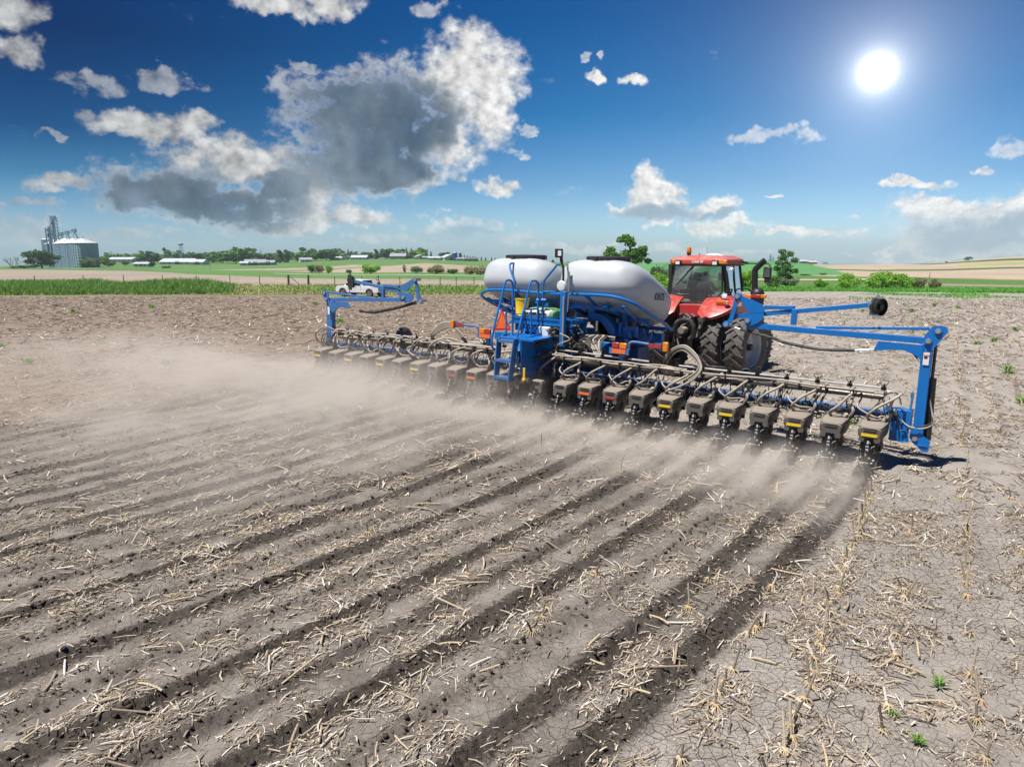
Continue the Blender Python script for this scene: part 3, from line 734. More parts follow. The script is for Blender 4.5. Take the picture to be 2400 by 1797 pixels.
def lever_mesh():
    mb = MB(); mb.tube([(0, -.09, .77), (0, -.11, .71)], .024, 8); mb.tube([(.012, -.16, .62), (.012, -.18, .55)], .014, 6); mb.box((-.01, -.20, .50), (.03, .03, .05))
    for z, y in ((.66, -.15), (.60, -.165), (.54, -.185)): mb.tube([(-.03, y, z), (.03, y, z)], .012, 6)
    for s in (-1, 1): mb.tube([(s * .13, -.22, .40), (s * .165, -.22, .40)], .026, 8); mb.tube([(s * .12, -.345, .37), (s * .155, -.345, .37)], .02, 8); mb.box((s * .08, -.33, .47), (.035, .03, .03))
    mb.tube([(.03, -.06, .55), (.07, -.02, .63), (.13, .02, .66)], .007, 5)
    return mb.mesh('closing_lever', M['lever'])
def bracket_mesh():
    mb = MB(); mb.box((-.03, -.50, .36), (.09, .07, .085)); mb.box((.02, -.46, .39), (.14, .04, .03)); return mb.mesh('closing_bracket', M['pipe'])
def closing_wheel_mesh(s):
    mb = MB(); ax = Vector((s, -.12, .36)).normalized(); c = (s * .125, -.56, .20)
    mb.lathe([(.02, -.04), (.06, -.035), (.13, -.014), (.165, -.02), (.185, -.014), (.185, .014), (.165, .02), (.12, .014), (.06, .035), (.02, .045)], c, ax, 24)
    a = Vector((0, 1, 0)); b = ax.cross(a)
    for k in range(15):
        th = 2 * math.pi * k / 15; d = a * math.cos(th) + b * math.sin(th); mb.bar(Vector(c) + d * .17, Vector(c) + d * .215, .036, .02, ax)
    return mb.mesh('closing_wheel', M['iron'])
def gauge_wheel_mesh(s):
    mb = MB(); mb.lathe([(.05, -.05), (.13, -.045), (.16, -.055), (.195, -.05), (.205, -.02), (.205, .02), (.195, .05), (.16, .055), (.13, .03), (.05, .04)], (s * .125, .28, .20), (s, 0, 0), 24)
    return mb.mesh('gauge_wheel', M['rubber'])
def reflector_mesh(m): mb = MB(); mb.box((0, -.040, .878), (.31, .014, .055)); return mb.mesh('reflector_strip', M[m])
HM, LM, BM, VM, KM = hopper_mesh(), latch_mesh(), body_mesh(), lever_mesh(), bracket_mesh()
CW = [closing_wheel_mesh(s) for s in (-1, 1)]; GW = [gauge_wheel_mesh(s) for s in (-1, 1)]
RM = {m: reflector_mesh(m) for m in ('yellow', 'orange', 'redlens')}
strip_of = {1: 'yellow', 3: 'yellow', 5: 'yellow', 7: 'yellow', 9: 'redlens', 10: 'orange', 15: 'orange', 16: 'redlens', 18: 'yellow', 20: 'yellow', 22: 'yellow', 24: 'yellow'}
rr_ = random.Random(5)
MANY = ('bundle_clips', 'deck_mesh', 'valve_bodies', 'valve_fittings', 'u_bolts', 'valve_block', 'fill_fittings')
def part(mb, name, mat, **k):
    o = mb.build(name, M[mat] if isinstance(mat, str) else mat, planter, **k)
    if name in MANY: o['kind'] = 'stuff'
    return o
for i in range(1, 25):
    u0 = (i - 12.5) * .762
    ru = obj('row_unit', BM, planter); ru.location = (u0, rr_.uniform(-.015, .015), rr_.uniform(-.012, .012)); ru.rotation_euler = (rr_.uniform(-.02, .02), 0, rr_.uniform(-.02, .02))
    if i in strip_of: ru['label'] = {'yellow': 'row unit with a yellow strip on its hopper', 'orange': 'row unit with an orange strip on its hopper', 'redlens': 'row unit with a dull red strip on its hopper'}[strip_of[i]]
    for nm, me in (('hopper', HM), ('lid_latch', LM), ('closing_lever', VM), ('closing_bracket', KM), ('closing_wheel', CW[0]), ('closing_wheel', CW[1]), ('gauge_wheel', GW[0]), ('gauge_wheel', GW[1])):
        o_ = obj(nm, me, ru)
        if nm == 'closing_lever': o_['kind'] = 'stuff'
    if i in strip_of: obj('reflector_strip', RM[strip_of[i]], ru)
    # dusty seed hose drooping from the bundle, and the air drop from the manifold
    j = lambda a: rr_.uniform(-a, a)
    hb = MB()
    if i <= 8: hb.tube([(.25 + j(.1), .58, 1.70), (-.05, .40, 1.80 + j(.04)), (-.30 + j(.04), .25, 1.62), (-.36, .28, 1.38), (-.20, .42, 1.18 + j(.02)), (-.08, .55, 1.02)], .026, 8, smooth=6)
    elif i in (9, 10, 11): hb.tube([(.55 + j(.1), .55, 1.72), (.1, .42, 1.66), (-.22, .30, 1.48 + j(.05)), (-.16, .35, 1.25), (-.05, .48, 1.06)], .028, 8, smooth=6)
    else: hb.tube([(.42 + j(.1), .56, 1.72), (.30 + j(.08), .40, 1.62), (.02 + j(.05), .28, 1.40 + j(.05)), (-.13 + j(.03), .30, 1.22), (-.09, .42, 1.10), (-.05, .55, 1.0)], .028, 8, smooth=6)
    hb.build('seed_hose', M['hose'], ru)
    ab = MB(); ab.tube([(.28 + j(.05), .60, 1.56), (.26, .52, 1.42), (.30 + j(.04), .44, 1.26), (.27 + j(.02), .46, 1.13), (.19, .53, 1.145)], .034, 8, smooth=6)
    ab.build('air_hose', M['hose'] if i % 3 else M['pipe_dark'], ru)
    hb = MB(); s_ = rr_.choice((-1, 1)); hb.tube([(-.36 + j(.06), .62, 1.50 + j(.05)), (-.30 + j(.06), .44, 1.34), (-.05 + j(.08), .38, 1.20 + j(.04)), (.18 + j(.08), .52, 1.24 + j(.05)), (.33, .68, 1.12)], .02, 7, smooth=6)
    hb.build('vacuum_hose', M['hose_dark'] if i % 2 else M['hose'], ru)
    wb = MB()
    for k in range(10):
        x0 = j(.36); wb.tube([(x0, .72, 1.42 + j(.2)), (x0 + j(.15), .55, 1.22 + j(.12)), (x0 + j(.25), .62, 1.05 + j(.12)), (x0 + j(.3), .85, .98 + j(.1))], rr_.choice((.009, .012, .017)), 5, smooth=4)
    wb.tube([(-.38, .8, 1.06), (-.2, .72, 1.0 + j(.05)), (.1, .72, .97 + j(.05)), (.38, .8, 1.06)], .012, 5, smooth=4)
    wb.build('wiring', M['hose_dark'], ru)
    fb_ = MB()
    for k in range(9): c = (j(.34), .64 + j(.12), 1.08 + j(.22)); fb_.box(c, (.05 + rr_.random() * .05, .05, .035)); fb_.tube([c, (c[0] + j(.1), c[1] + j(.05), c[2] + .08)], .012, 6)
    fb_.build('fittings', M['silver'] if i % 2 else M['pipe_dark'], ru)['kind'] = 'stuff'

# ---- toolbar, manifolds, booms
mb = MB(); mb.bar((-8.95, .95, 1.17), (8.95, .95, 1.17), .18, .18); part(mb, 'toolbar', 'blue_dusty', bevel=.012)
mb = MB()
for u in np.arange(-8.2, 8.6, 1.17): mb.tube([(u, .85, 1.06), (u, .85, 1.27), (u, 1.05, 1.27), (u, 1.05, 1.06)], .011, 6)
part(mb, 'u_bolts', 'silver')
mb = MB(); mb.bar((-4.2, .92, .98), (4.3, .92, .98), .16, .30); mb.prism([(-4.2, .99, .83), (-5.6, .99, 1.08), (-4.2, .99, 1.08)], (0, -.12, 0)); mb.prism([(4.3, .99, .83), (5.7, .99, 1.08), (4.3, .99, 1.08)], (0, -.12, 0)); part(mb, 'centre_toolbar', 'blue_dark', bevel=.01)
mb = MB(); mb.tube([(4.0, .62, 1.60), (8.86, .62, 1.60)], .062, 14); part(mb, 'air_pipe', 'pipe_dark')
mb = MB(); mb.tube([(-4.5, .62, 1.58), (-8.4, .62, 1.52)], .062, 14); part(mb, 'air_pipe', 'pipe')
mb = MB(); mb.tube([(1.2, .62, 1.63), (3.75, .62, 1.63), (4.02, .50, 1.66), (4.2, .62, 1.61), (4.65, .62, 1.60)], .098, 16); part(mb, 'air_manifold', 'pipe')
mb = MB(); mb.tube([(-1.6, .62, 1.63), (-3.0, .62, 1.62), (-3.3, .62, 1.66), (-3.6, .62, 1.62), (-4.6, .62, 1.60)], [.098, .098, .125, .098, .098], 16); part(mb, 'air_manifold', 'pipe')
for segs in (((.7, 1.88), (3.5, 1.82)), ((4.2, 1.80), (8.85, 1.80)), ((-8.55, 1.74), (-3.95, 1.80)), ((-2.6, 1.83), (-1.15, 1.82))):
    mb = MB(); mb.tube([(segs[0][0], .60, segs[0][1]), (segs[1][0], .60, segs[1][1])], .024, 8); part(mb, 'boom_tube', 'boom')
    n = max(2, int(abs(segs[1][0] - segs[0][0]) / .62)); nb = MB()
    for k in range(n + 1):
        f = k / n; u = segs[0][0] + (segs[1][0] - segs[0][0]) * f; w = segs[0][1] + (segs[1][1] - segs[0][1]) * f
        nb.box((u, .60, w - .01), (.10, .08, .07)); nb.tube([(u, .56, w), (u + .02, .54, w + .10)], .02, 6); nb.tube([(u - .02, .6, w + .04), (u - .09, .58, w + .15), (u + .08, .58, w + .16), (u + .03, .6, w + .04)], .008, 5, smooth=3); nb.tube([(u, .6, w), (u + .03, .55, w - .2), (u - .05, .5, w - .35)], .009, 5, smooth=3)
    part(nb, 'valve_bodies', 'iron')
# hose bundles that run under the booms
for u0, u1, w0, w1 in ((.6, 8.7, 1.73, 1.70), (-1.3, -8.5, 1.72, 1.66)):
    for k in range(6):
        mb = MB(); pts = []
        for f in np.linspace(0, 1 - .13 * k, 14):
            pts.append((u0 + (u1 - u0) * f, .52 + .035 * k + rr_.uniform(-.03, .03) - .1, w0 + .02 + (w1 - w0) * f - .062 * (k % 4) + rr_.uniform(-.028, .028)))
        mb.tube(pts, .024, 8, smooth=3); part(mb, 'hose_bundle', 'hose' if k != 3 else 'hose_dark')
    cl = MB()
    for f in np.linspace(.05, .95, 14):
        u = u0 + (u1 - u0) * f; cl.box((u, .52, 1.66), (.02, .28, .17))
    part(cl, 'bundle_clips', 'black')
# tall loops of hose where the wings fold
zt = zoomer(1480, 720, 5.914)
for k in range(4):
    d = k * .035
    mb = MB(); mb.tube([Pv(*zt(430 + 10 * k, 830), .75), Pv(*zt(470 + 14 * k, 690 + 16 * k), .7), Pv(*zt(590 + 8 * k, 570 + 18 * k), .62), Pv(*zt(740 - 6 * k, 535 + 22 * k), .56), Pv(*zt(880 - 14 * k, 640 + 16 * k), .50), Pv(*zt(960 - 10 * k, 790), .42), Pv(*zt(950 - 20 * k, 900), .34), Pv(*zt(830 - 40 * k, 1020), .28)] + ([Pv(*zt(640, 1110), .26), Pv(*zt(490, 1160), .28), Pv(*zt(480, 1210), .36)] if k == 0 else []), .026 if k < 3 else .020, 8, smooth=6)
    part(mb, 'hose_loop', 'hose' if k != 2 else 'hose_dark')
mb = MB(); mb.tube([Pv(*zt(800, 600), .8), Pv(*zt(960, 700), .75), Pv(*zt(1060, 810), .72), Pv(*zt(1200, 830), .72), Pv(*zt(1290, 835), .7)], .03, 8, smooth=6); part(mb, 'hose_loop', 'hose_dark')
zl = zoomer(700, 560, 4.14)
for k in range(5):
    mb = MB(); mb.tube([Pv(*zl(1255 + 12 * k, 950), .62), Pv(*zl(1330 + 8 * k, 870 + 6 * k), .66), Pv(*zl(1410 + 6 * k, 812 + 12 * k), .7), Pv(*zl(1490 + 2 * k, 818 + 10 * k), .74), Pv(*zl(1545 + 4 * k, 900), .78), Pv(*zl(1600 + 6 * k, 985), .8)], .024, 8, smooth=6); part(mb, 'hose_loop', 'hose')
mb = MB(); mb.tube([Pv(*zl(1205, 985), .5), Pv(*zl(1130, 1030), .45), Pv(*zl(1055, 1060), .4), Pv(*zl(1080, 1105), .38), Pv(*zl(1170, 1160), .4)], .026, 8, smooth=6); part(mb, 'hose_loop', 'hose')
mb = MB(); mb.tube([Pv(*zl(1345, 1150), .3), Pv(*zl(1320, 1060), .35), Pv(*zl(1350, 980), .45), Pv(*zl(1440, 962), .5), Pv(*zl(1540, 985), .55), Pv(*zl(1600, 1010), .6)], .028, 8, smooth=6); part(mb, 'hose_loop', 'hose')
# fill pods: flattened dusty wheel of the wing gauge, right and left
mb = MB(); c = Pv(*zt(1530, 880), 1.15); mb.lathe([(.05, -.10), (.30, -.11), (.40, -.07), (.42, 0), (.40, .07), (.30, .11), (.05, .10)], (c[0], 1.45, 1.35), (1, .12, .0), 28); part(mb, 'wing_wheel', 'rubber')
mb = MB(); mb.lathe([(.05, -.10), (.30, -.11), (.38, -.07), (.40, 0), (.38, .07), (.30, .11), (.05, .10)], (Pv(*zl(985, 900), 1.3)[0], 1.5, 1.55), (1, .1, .2), 24); part(mb, 'wing_wheel', 'rubber')
# ---- tanks
for s in (-1, 1):
    mb = MB(); rot = Matrix.Rotation(R_(-22), 3, 'X')
    mb.superell((s * 1.38, 2.66, 3.36), (1.33, 1.64, .66), .66, .52, rot, 48, 26)
    tk = part(mb, 'seed_tank', 'tank', smooth=60)
    if s > 0: tk['label'] = 'grey tank with dark lettering on its side'
    lm = MB(); lc = (s * 1.40, 2.05, 4.20)
    lm.lathe([(.50, 0), (.56, .0), (.56, .10), (.60, .10), (.60, .21), (.57, .225), (.1, .235)], lc, (0, 0, 1), 40)
    for k in range(10):
        th = k * math.pi / 5 + .2; lm.box((lc[0] + .60 * math.cos(th), lc[1] + .60 * math.sin(th), lc[2] + .15), (.07, .10, .12), Matrix.Rotation(th, 3, 'Z'))
    lm.build('tank_lid', M['lid'], tk)
    # tube guard and cradle below each tank
    f = MB()
    f.tube([(s * .10, 1.12, 3.36), (s * 1.75, 1.12, 3.40), (s * 2.45, 1.25, 3.28), (s * 2.70, 1.75, 3.02), (s * 2.72, 3.5, 2.38), (s * 2.5, 3.85, 2.28), (s * 1.2, 3.9, 2.25)], .045, 10, smooth=5)
    f.tube([(s * 1.2, 1.16, 3.38), (s * 1.3, 1.9, 2.95), (s * 1.3, 3.8, 2.25)], .05, 6); f.tube([(s * 2.3, 1.3, 3.1), (s * 2.2, 2.2, 2.72), (s * 2.2, 3.8, 2.25)], .05, 6)
    f.bar((s * .2, 1.5, 3.02), (s * 2.3, 1.5, 3.02), .10, .10); f.bar((s * .2, 2.4, 2.66), (s * 2.6, 2.4, 2.66), .10, .10); f.bar((s * .2, 3.3, 2.36), (s * 2.7, 3.3, 2.36), .10, .10)
    f.bar((s * .5, 1.3, 3.1), (s * .5, 3.9, 2.2), .09, .12); f.bar((s * 1.75, 1.3, 3.1), (s * 1.75, 3.9, 2.2), .09, .12)
    part(f, 'tank_cradle', 'blue')
    g = MB(); g.lathe([(.9, 0), (.5, -.55), (.22, -.8), (.2, -1.05)], (s * 1.2, 2.9, 2.75), (0, 0, 1), 20); part(g, 'tank_outlet', 'black')
# maker's name on the outer front side of the right tank, following the skin
def on_tank(px, py):
    """point on the right tank's skin"""
    r = ray(px, py); o = np.array([0, 0, CAMH]); best = None
    rot = np.array(Matrix.Rotation(R_(-22), 3, 'X')); Bm = np.array([PU_, PV_, PW])
    for d in np.arange(16, 30, .005):
        p = Bm @ (o + r * d - PO); q = rot.T @ (p - np.array([1.38, 2.66, 3.36]))
        x, y, z = np.abs(q / np.array([1.33, 1.64, .66]))
        if (x ** (2 / .52) + y ** (2 / .52)) ** (.52 / .66) + z ** (2 / .66) <= 1: return p
    return None
zk = zoomer(1280, 580, 6.9125)
pK, pE, pT = on_tank(*zk(1735, 860)), on_tank(*zk(1915, 860)), on_tank(*zk(1740, 740))
if pK is not None and pE is not None and pT is not None:
    X = Vector(pE - pK); L = X.length; X.normalize(); Y = Vector(pT - pK); Y = (Y - X * Y.dot(X)); Hh = Y.length; Y.normalize(); Zv = X.cross(Y)
    mid = (Vector(pK) + Vector(pE)) / 2 + Y * Hh * .5
    rotm = Matrix((X, Y, Zv)).transposed()
    to = text_mesh('lettering', 'KINZE', Hh * 1.42, M['ink'], planter, mid + Zv * .03, rotm, .32, .02, Hh * .008)
    wdt = max(v.co.x for v in to.data.vertices) - min(v.co.x for v in to.data.vertices); to.scale = (L * 1.0 / wdt, 1, 1)
    bpy.context.view_layer.update()
    # wrap the letters onto the curved side
    rot = np.array(Matrix.Rotation(R_(-22), 3, 'X')); cen = np.array([1.38, 2.66, 3.36]); ax3 = np.array([1.33, 1.64, .66])
    mw = to.matrix_basis
    for vtx in to.data.vertices:
        p = np.array(mw @ vtx.co); depth = vtx.co.z; q = rot.T @ (p - cen)
        for _ in range(30):
            x, y, z = np.abs(q / ax3); fv = (x ** (2 / .52) + y ** (2 / .52)) ** (.52 / .66) + z ** (2 / .66)
            q = q * (1 + (1 - fv) * .15)
        vtx.co = Vector(rot @ (q * (1.003 + max(0, depth) * .15)) + cen)
    to.matrix_basis = Matrix.Identity(4); tk_r = [c for c in CHILD[planter.name] if c.name.startswith('seed_tank')][-1]; to.parent = tk_r
# ---- carrier frame and machinery under the tanks
mb = MB()
mb.bar((-1.0, .9, 1.55), (-1.0, 5.2, 1.55), .2, .3); mb.bar((1.0, .9, 1.55), (1.0, 5.2, 1.55), .2, .3)
mb.bar((-2.4, 3.0, 2.12), (2.75, 3.0, 2.12), .2, .26); mb.bar((-2.2, 1.6, 1.95), (2.2, 1.6, 1.95), .16, .24)
mb.bar((0, 3.0, 2.1), (.7, 7.0, 1.0), .28, .3); mb.bar((-.9, 1.0, 1.6), (-.9, 1.6, 2.6), .14, .14); mb.bar((.95, 1.0, 1.6), (.95, 1.6, 2.6), .14, .14)
mb.bar((-1.6, 2.2, 1.9), (-1.6, 2.2, 3.0), .12, .12); mb.bar((1.9, 2.2, 1.9), (1.9, 2.2, 2.9), .12, .12); mb.bar((1.6, 3.6, 2.0), (1.6, 3.6, 2.5), .12, .1)
part(mb, 'carrier_frame', 'blue', bevel=.01)
mb = MB(); mb.span((-1.3, 1.7, 1.0), (1.6, 2.6, 2.1)); mb.span((1.6, 2.3, 1.0), (2.3, 3.1, 1.9)); mb.span((-2.1, 2.3, .9), (-1.3, 3.1, 1.9)); part(mb, 'gearbox_housing', 'blue_dark', bevel=.03)
zb = zoomer(1280, 580, 6.9125)
poly = [zb(*q) for q in ((670, 1065), (800, 1065), (900, 1085), (985, 1140), (1060, 1230), (1110, 1330), (1100, 1430), (1045, 1440), (1000, 1380), (950, 1290), (880, 1210), (800, 1180), (670, 1190))]
mb = MB(); mb.prism([Pv(*q, 1.75) for q in poly], (0, .28, 0)); part(mb, 'lift_arm', 'blue', bevel=.012)
mb = MB(); poly = [zb(*q) for q in ((680, 1062), (682, 1010), (710, 982), (750, 982), (775, 1010), (775, 1062))]; mb.prism([Pv(*q, 1.72) for q in poly], (0, .05, 0)); mb.tube([Pv(*zb(728, 1014), 1.70), Pv(*zb(728, 1014), 1.72)], .055, 14); part(mb, 'lift_eye', 'blue')
mb = MB(); mb.tube([Pv(*zb(820, 1190), 1.6), Pv(*zb(815, 1350), 1.6)], .04, 10); part(mb, 'lift_ram', 'silver')
mb = MB(); mb.tube([Pv(*zb(812, 1350), 1.6), Pv(*zb(808, 1500), 1.6)], .055, 10); part(mb, 'lift_ram', 'pipe_dark')
poly = [zb(*q) for q in ((1490, 1310), (1570, 1310), (1590, 1400), (1640, 1450), (1690, 1430), (1700, 1380), (1700, 1480), (1640, 1530), (1540, 1530), (1480, 1490), (1465, 1420))]
mb = MB(); mb.prism([Pv(*q, 2.2) for q in poly], (0, .06, 0)); part(mb, 'transport_hook', 'blue_dusty')
mb = MB()
for q in ((1205, 1215, 1430), (1160, 1150, 1220)): mb.bar(Pv(*zb(q[0], q[1]), 1.9), Pv(*zb(q[0], q[2]), 1.9), .1, .06)
mb.bar(Pv(*zb(1105, 1360), 2.0), Pv(*zb(1480, 1365), 2.0), .12, .30); mb.bar(Pv(*zb(1350, 1350), 1.85), Pv(*zb(1360, 1470), 1.85), .1, .08); part(mb, 'side_beam', 'blue', bevel=.01)
zd = zoomer(1150, 740, 7.373)
for k in range(8):                                          # grey hoses that spill out below the tanks
    a = 1570 + 55 * k
    mb = MB(); mb.tube([Pv(*zd(2150, 380 + 7 * k), 1.5), Pv(*zd(1900 - 10 * k, 350 + 4 * k), 1.35), Pv(*zd(a + 60, 350), 1.2), Pv(*zd(a - 20, 430), 1.1), Pv(*zd(1740 + 22 * k, 540), .95), Pv(*zd(1790 + 18 * k, 640), .85), Pv(*zd(1840 + 14 * k, 720), .75)], .03, 8, smooth=6)
    part(mb, 'delivery_hose', 'hose_dark' if k % 2 else 'hose')
for k in range(22):                                         # the tangle of hoses and lines round the centre section
    x0, y0 = 900 + rr_.random() * 800, 250 + rr_.random() * 450; v0 = .55 + rr_.random() * .7
    pts = []
    for q in range(5): pts.append(Pv(*zd(x0 + rr_.uniform(-160, 160), y0 + (q - 2) * 60 + rr_.uniform(-60, 60)), v0 + rr_.uniform(-.1, .1)))
    mb = MB(); mb.tube(pts, rr_.choice((.010, .014, .02)), 6, smooth=5); part(mb, 'hydraulic_line', rr_.choice(('hose_dark', 'hose_dark', 'hose', 'iron')))
mb = MB()
for k in range(26):
    c = Pv(*zd(1080 + rr_.random() * 560, 200 + rr_.random() * 420), .8 + rr_.random() * .5); mb.box(c, (rr_.uniform(.04, .16), .08, rr_.uniform(.04, .14)))
    mb.tube([c, (c[0] + rr_.uniform(-.12, .12), c[1] - .05, c[2] + rr_.uniform(-.1, .1))], .014, 6)
part(mb, 'valve_block', 'iron')
mb = MB()
for k in range(22):
    c = Pv(*zd(1080 + rr_.random() * 540, 230 + rr_.random() * 380), .72 + rr_.random() * .3); mb.box(c, (rr_.uniform(.02, .06), .03, rr_.uniform(.02, .05)))
part(mb, 'valve_fittings', 'silver')
mb = MB(); mb.lathe([(.1, -.16), (.34, -.16), (.38, -.1), (.38, .1), (.34, .16), (.1, .16)], Pv(*zd(1620, 620), 1.1), (.2, 1, .1), 24); part(mb, 'fan_housing', 'pipe_dark')
for q in ((780, 600, 740, 760), (660, 660, 700, 1000), (1050, 640, 730, 760)):
    mb = MB(); mb.tube([Pv(*zd(q[0], q[1]), .4), Pv(*zd((q[0] + q[2]) / 2 - 40, (q[1] + q[3]) / 2 + 30), .35), Pv(*zd(q[2], q[3]), .3)], .055, 8, smooth=5); part(mb, 'fill_hose', 'hose_dark')
mb = MB(); mb.tube([Pv(*zd(1250, 150), .9), Pv(*zd(1000, 380), .6), Pv(*zd(800, 500), .4), Pv(*zd(680, 590), .25), Pv(*zd(620, 720), .15), Pv(*zd(590, 900), .05), Pv(*zd(600, 1080), 0)], .06, 10, smooth=8); part(mb, 'fill_hose', 'hose_dark')
rg = MB(); base = [Pv(*zd(690, 600 + 0), .2)]
for k in range(12):
    c = Pv(*zd(690 - 6 * k, 570 + 20 * k), .25 - .01 * k); rg.lathe([(.058, -.012), (.072, -.012), (.072, .012), (.058, .012)], c, (-.3, .3, -.9), 12)
part(rg, 'hose_wrap', 'hose')
# ---- ladder, platform, rails
zr = zoomer(1080, 580, 8.2808); z2 = zoomer(1080, 560, 4.1404)
st = MB(); TL, TR, BL, BR = Pv(*z2(365, 968), -.42), Pv(*z2(527, 980), -.42), Pv(*z2(330, 1365), -.62), Pv(*z2(462, 1390), -.62)
def lerp(a, b, t): return tuple(x + (y - x) * t for x, y in zip(a, b))
ld = MB()
for a, b in ((TL, BL), (TR, BR)):
    ld.prism([(a[0], a[1] - .10, a[2] + .02), (a[0], a[1] + .14, a[2] + .05), (b[0], b[1] + .16, b[2]), (b[0], b[1] - .07, b[2])], (.028, 0, 0))
ladder = part(ld, 'ladder', 'blue_dusty')
for t in (.02, .49, .90):
    sb = MB(); a, b = lerp(TL, BL, t), lerp(TR, BR, t); c = ((a[0] + b[0]) / 2, a[1] + .03, a[2]); w = b[0] - a[0]
    sb.box(c, (w - .01, .2, .03)); sb.box((c[0], c[1] - .1, c[2] - .02), (w - .01, .015, .075))
    for k in range(9): sb.tube([(c[0] - w * .4 + w * .1 * k, c[1] + .0, c[2] + .014), (c[0] - w * .4 + w * .1 * k, c[1] + .0, c[2] + .03)], .018, 6)
    sb.build('step', M['blue_dusty'], ladder)
mb = MB(); a, b = TR, BR
mb.prism([(a[0] + .10, -.36, a[2] + .02), (a[0] + .10, .62, a[2] + .10), (a[0] + .10, .75, 1.5), (a[0] + .10, .45, 1.05), (b[0] + .14, -.2, 1.05)], (.05, 0, 0)); part(mb, 'ladder_plate', 'blue', bevel=.006)
mb = MB(); mb.span((TL[0] - .02, -.35, TL[2] + .0), (TR[0] + .55, .72, TL[2] + .045)); mb.span((TL[0], .66, TL[2] - .3), (TR[0] + .5, .7, TL[2])); part(mb, 'platform', 'blue')
mb = MB(); mb.span((-.98, .72, 2.58), (1.05, 1.72, 2.66)); mb.span((-.98, .72, 2.50), (1.05, .75, 2.70)); part(mb, 'upper_deck', 'blue')
mb = MB()
for k in range(14):
    for r in range(3):
        u = -.6 + k * .12 + (r % 2) * .06; w = 2.46 - r * .07
        if (u - .4) ** 2 + (w - 1.95) ** 2 < .55 ** 2: continue
        mb.bar((u - .05, .74, w - .05), (u + .05, .74, w + .05), .008, .02); mb.bar((u + .05, .745, w - .05), (u - .05, .745, w + .05), .008, .02)
part(mb, 'deck_mesh', 'blue')
def rail(pts, r=.030, name='handrail'):
    b = MB(); b.tube(pts, r, 10, smooth=7); return part(b, name, 'blue')
UL, UR = -.74, -.12
rail([Pu(*z2(350, 1085), UL), Pu(*z2(305, 1045), UL), Pu(*z2(305, 960), UL), Pu(*z2(345, 760), UL), Pu(*z2(390, 590), UL), Pu(*z2(425, 440), UL), Pu(*z2(450, 402), UL), Pu(*z2(490, 410), UL), Pu(*z2(506, 470), UL), Pu(*z2(502, 700), UL), Pu(*z2(495, 930), UL), Pu(*z2(420, 930), UL), Pu(*z2(395, 960), UL)])
rail([Pu(*z2(600, 1085), UR), Pu(*z2(545, 1090), UR), Pu(*z2(545, 970), UR), Pu(*z2(580, 810), UR), Pu(*z2(630, 620), UR), Pu(*z2(672, 440), UR), Pu(*z2(700, 408), UR), Pu(*z2(740, 418), UR), Pu(*z2(752, 480), UR), Pu(*z2(748, 700), UR), Pu(*z2(738, 935), UR), Pu(*z2(670, 945), UR), Pu(*z2(640, 985), UR), Pu(*z2(630, 1070), UR)])
b = MB(); b.tube([Pu(*z2(385, 663), UL), Pu(*z2(500, 660), UL)], .026, 8); b.tube([Pu(*z2(440, 670), UL), Pu(*z2(438, 925), UL)], .026, 8); part(b, 'handrail', 'blue')
b = MB(); b.tube([Pu(*z2(632, 683), UR), Pu(*z2(745, 680), UR)], .026, 8); b.tube([Pu(*z2(682, 690), UR), Pu(*z2(680, 940), UR)], .026, 8); part(b, 'handrail', 'blue')
rail([Pv(*zr(1075, 1380), 1.3), Pv(*zr(1062, 1000), 1.3), Pv(*zr(1070, 640), 1.3), Pv(*zr(1066, 380), 1.3), Pv(*zr(1030, 315), 1.25), Pv(*zr(975, 312), 1.1), Pv(*zr(950, 360), 1.0), Pv(*zr(985, 500), .9), Pv(*zr(1045, 650), .85), Pv(*zr(1045, 800), .85)])
rail([Pv(*zr(1590, 1390), .8), Pv(*zr(1595, 1000), .8), Pv(*zr(1608, 700), .8), Pv(*zr(1640, 620), .8), Pv(*zr(1820, 400), .8), Pv(*zr(1870, 340), .8), Pv(*zr(1930, 332), .8)])
b = MB(); b.tube([Pv(*zr(1610, 858), .8), Pv(*zr(1850, 862), .8)], .03, 8); b.tube([Pv(*zr(1470, 1018), .7), Pv(*zr(1655, 1018), .8)], .045, 6); part(b, 'handrail', 'blue')
b = MB(); b.tube([Pv(*zr(1985, 700), .8), Pv(*zr(1992, 500), .8), Pv(*zr(1985, 370), .8), Pv(*zr(1950, 280), .8), Pv(*zr(1940, 200), .8)], .032, 8, smooth=4); b.tube([Pv(*zr(1965, 130), .8), Pv(*zr(1985, 380), .8)], .012, 6); part(b, 'camera_pole', 'black')
b = MB(); b.box(Pv(*zr(1905, 112), .8), (.20, .12, .24)); part(b, 'camera_box', 'black', bevel=.012)
b = MB(); c = Pv(*zr(1920, 112), .72); b.box(c, (.10, .03, .14)); part(b, 'camera_lens', 'lamp')
b = MB(); c = Pv(*zr(1955, 745), .72); b.lathe([(.03, .06), (.12, .05), (.145, 0), (.13, -.03), (.02, -.05)], c, (.1, -1, 0), 20); part(b, 'work_lamp', 'lamp')
b = MB(); t0, t1 = Pv(*z2(1000, 508), .62), Pv(*z2(986, 1045), .62); b.bar(t1, t0, .17, .10, (0, 1, 0)); part(b, 'mast', 'blue', bevel=.012)
b = MB(); b.tube([Pv(*z2(998, 560), .53), Pv(*z2(986, 1020), .53)], .026, 10); part(b, 'mast_ram', 'silver')
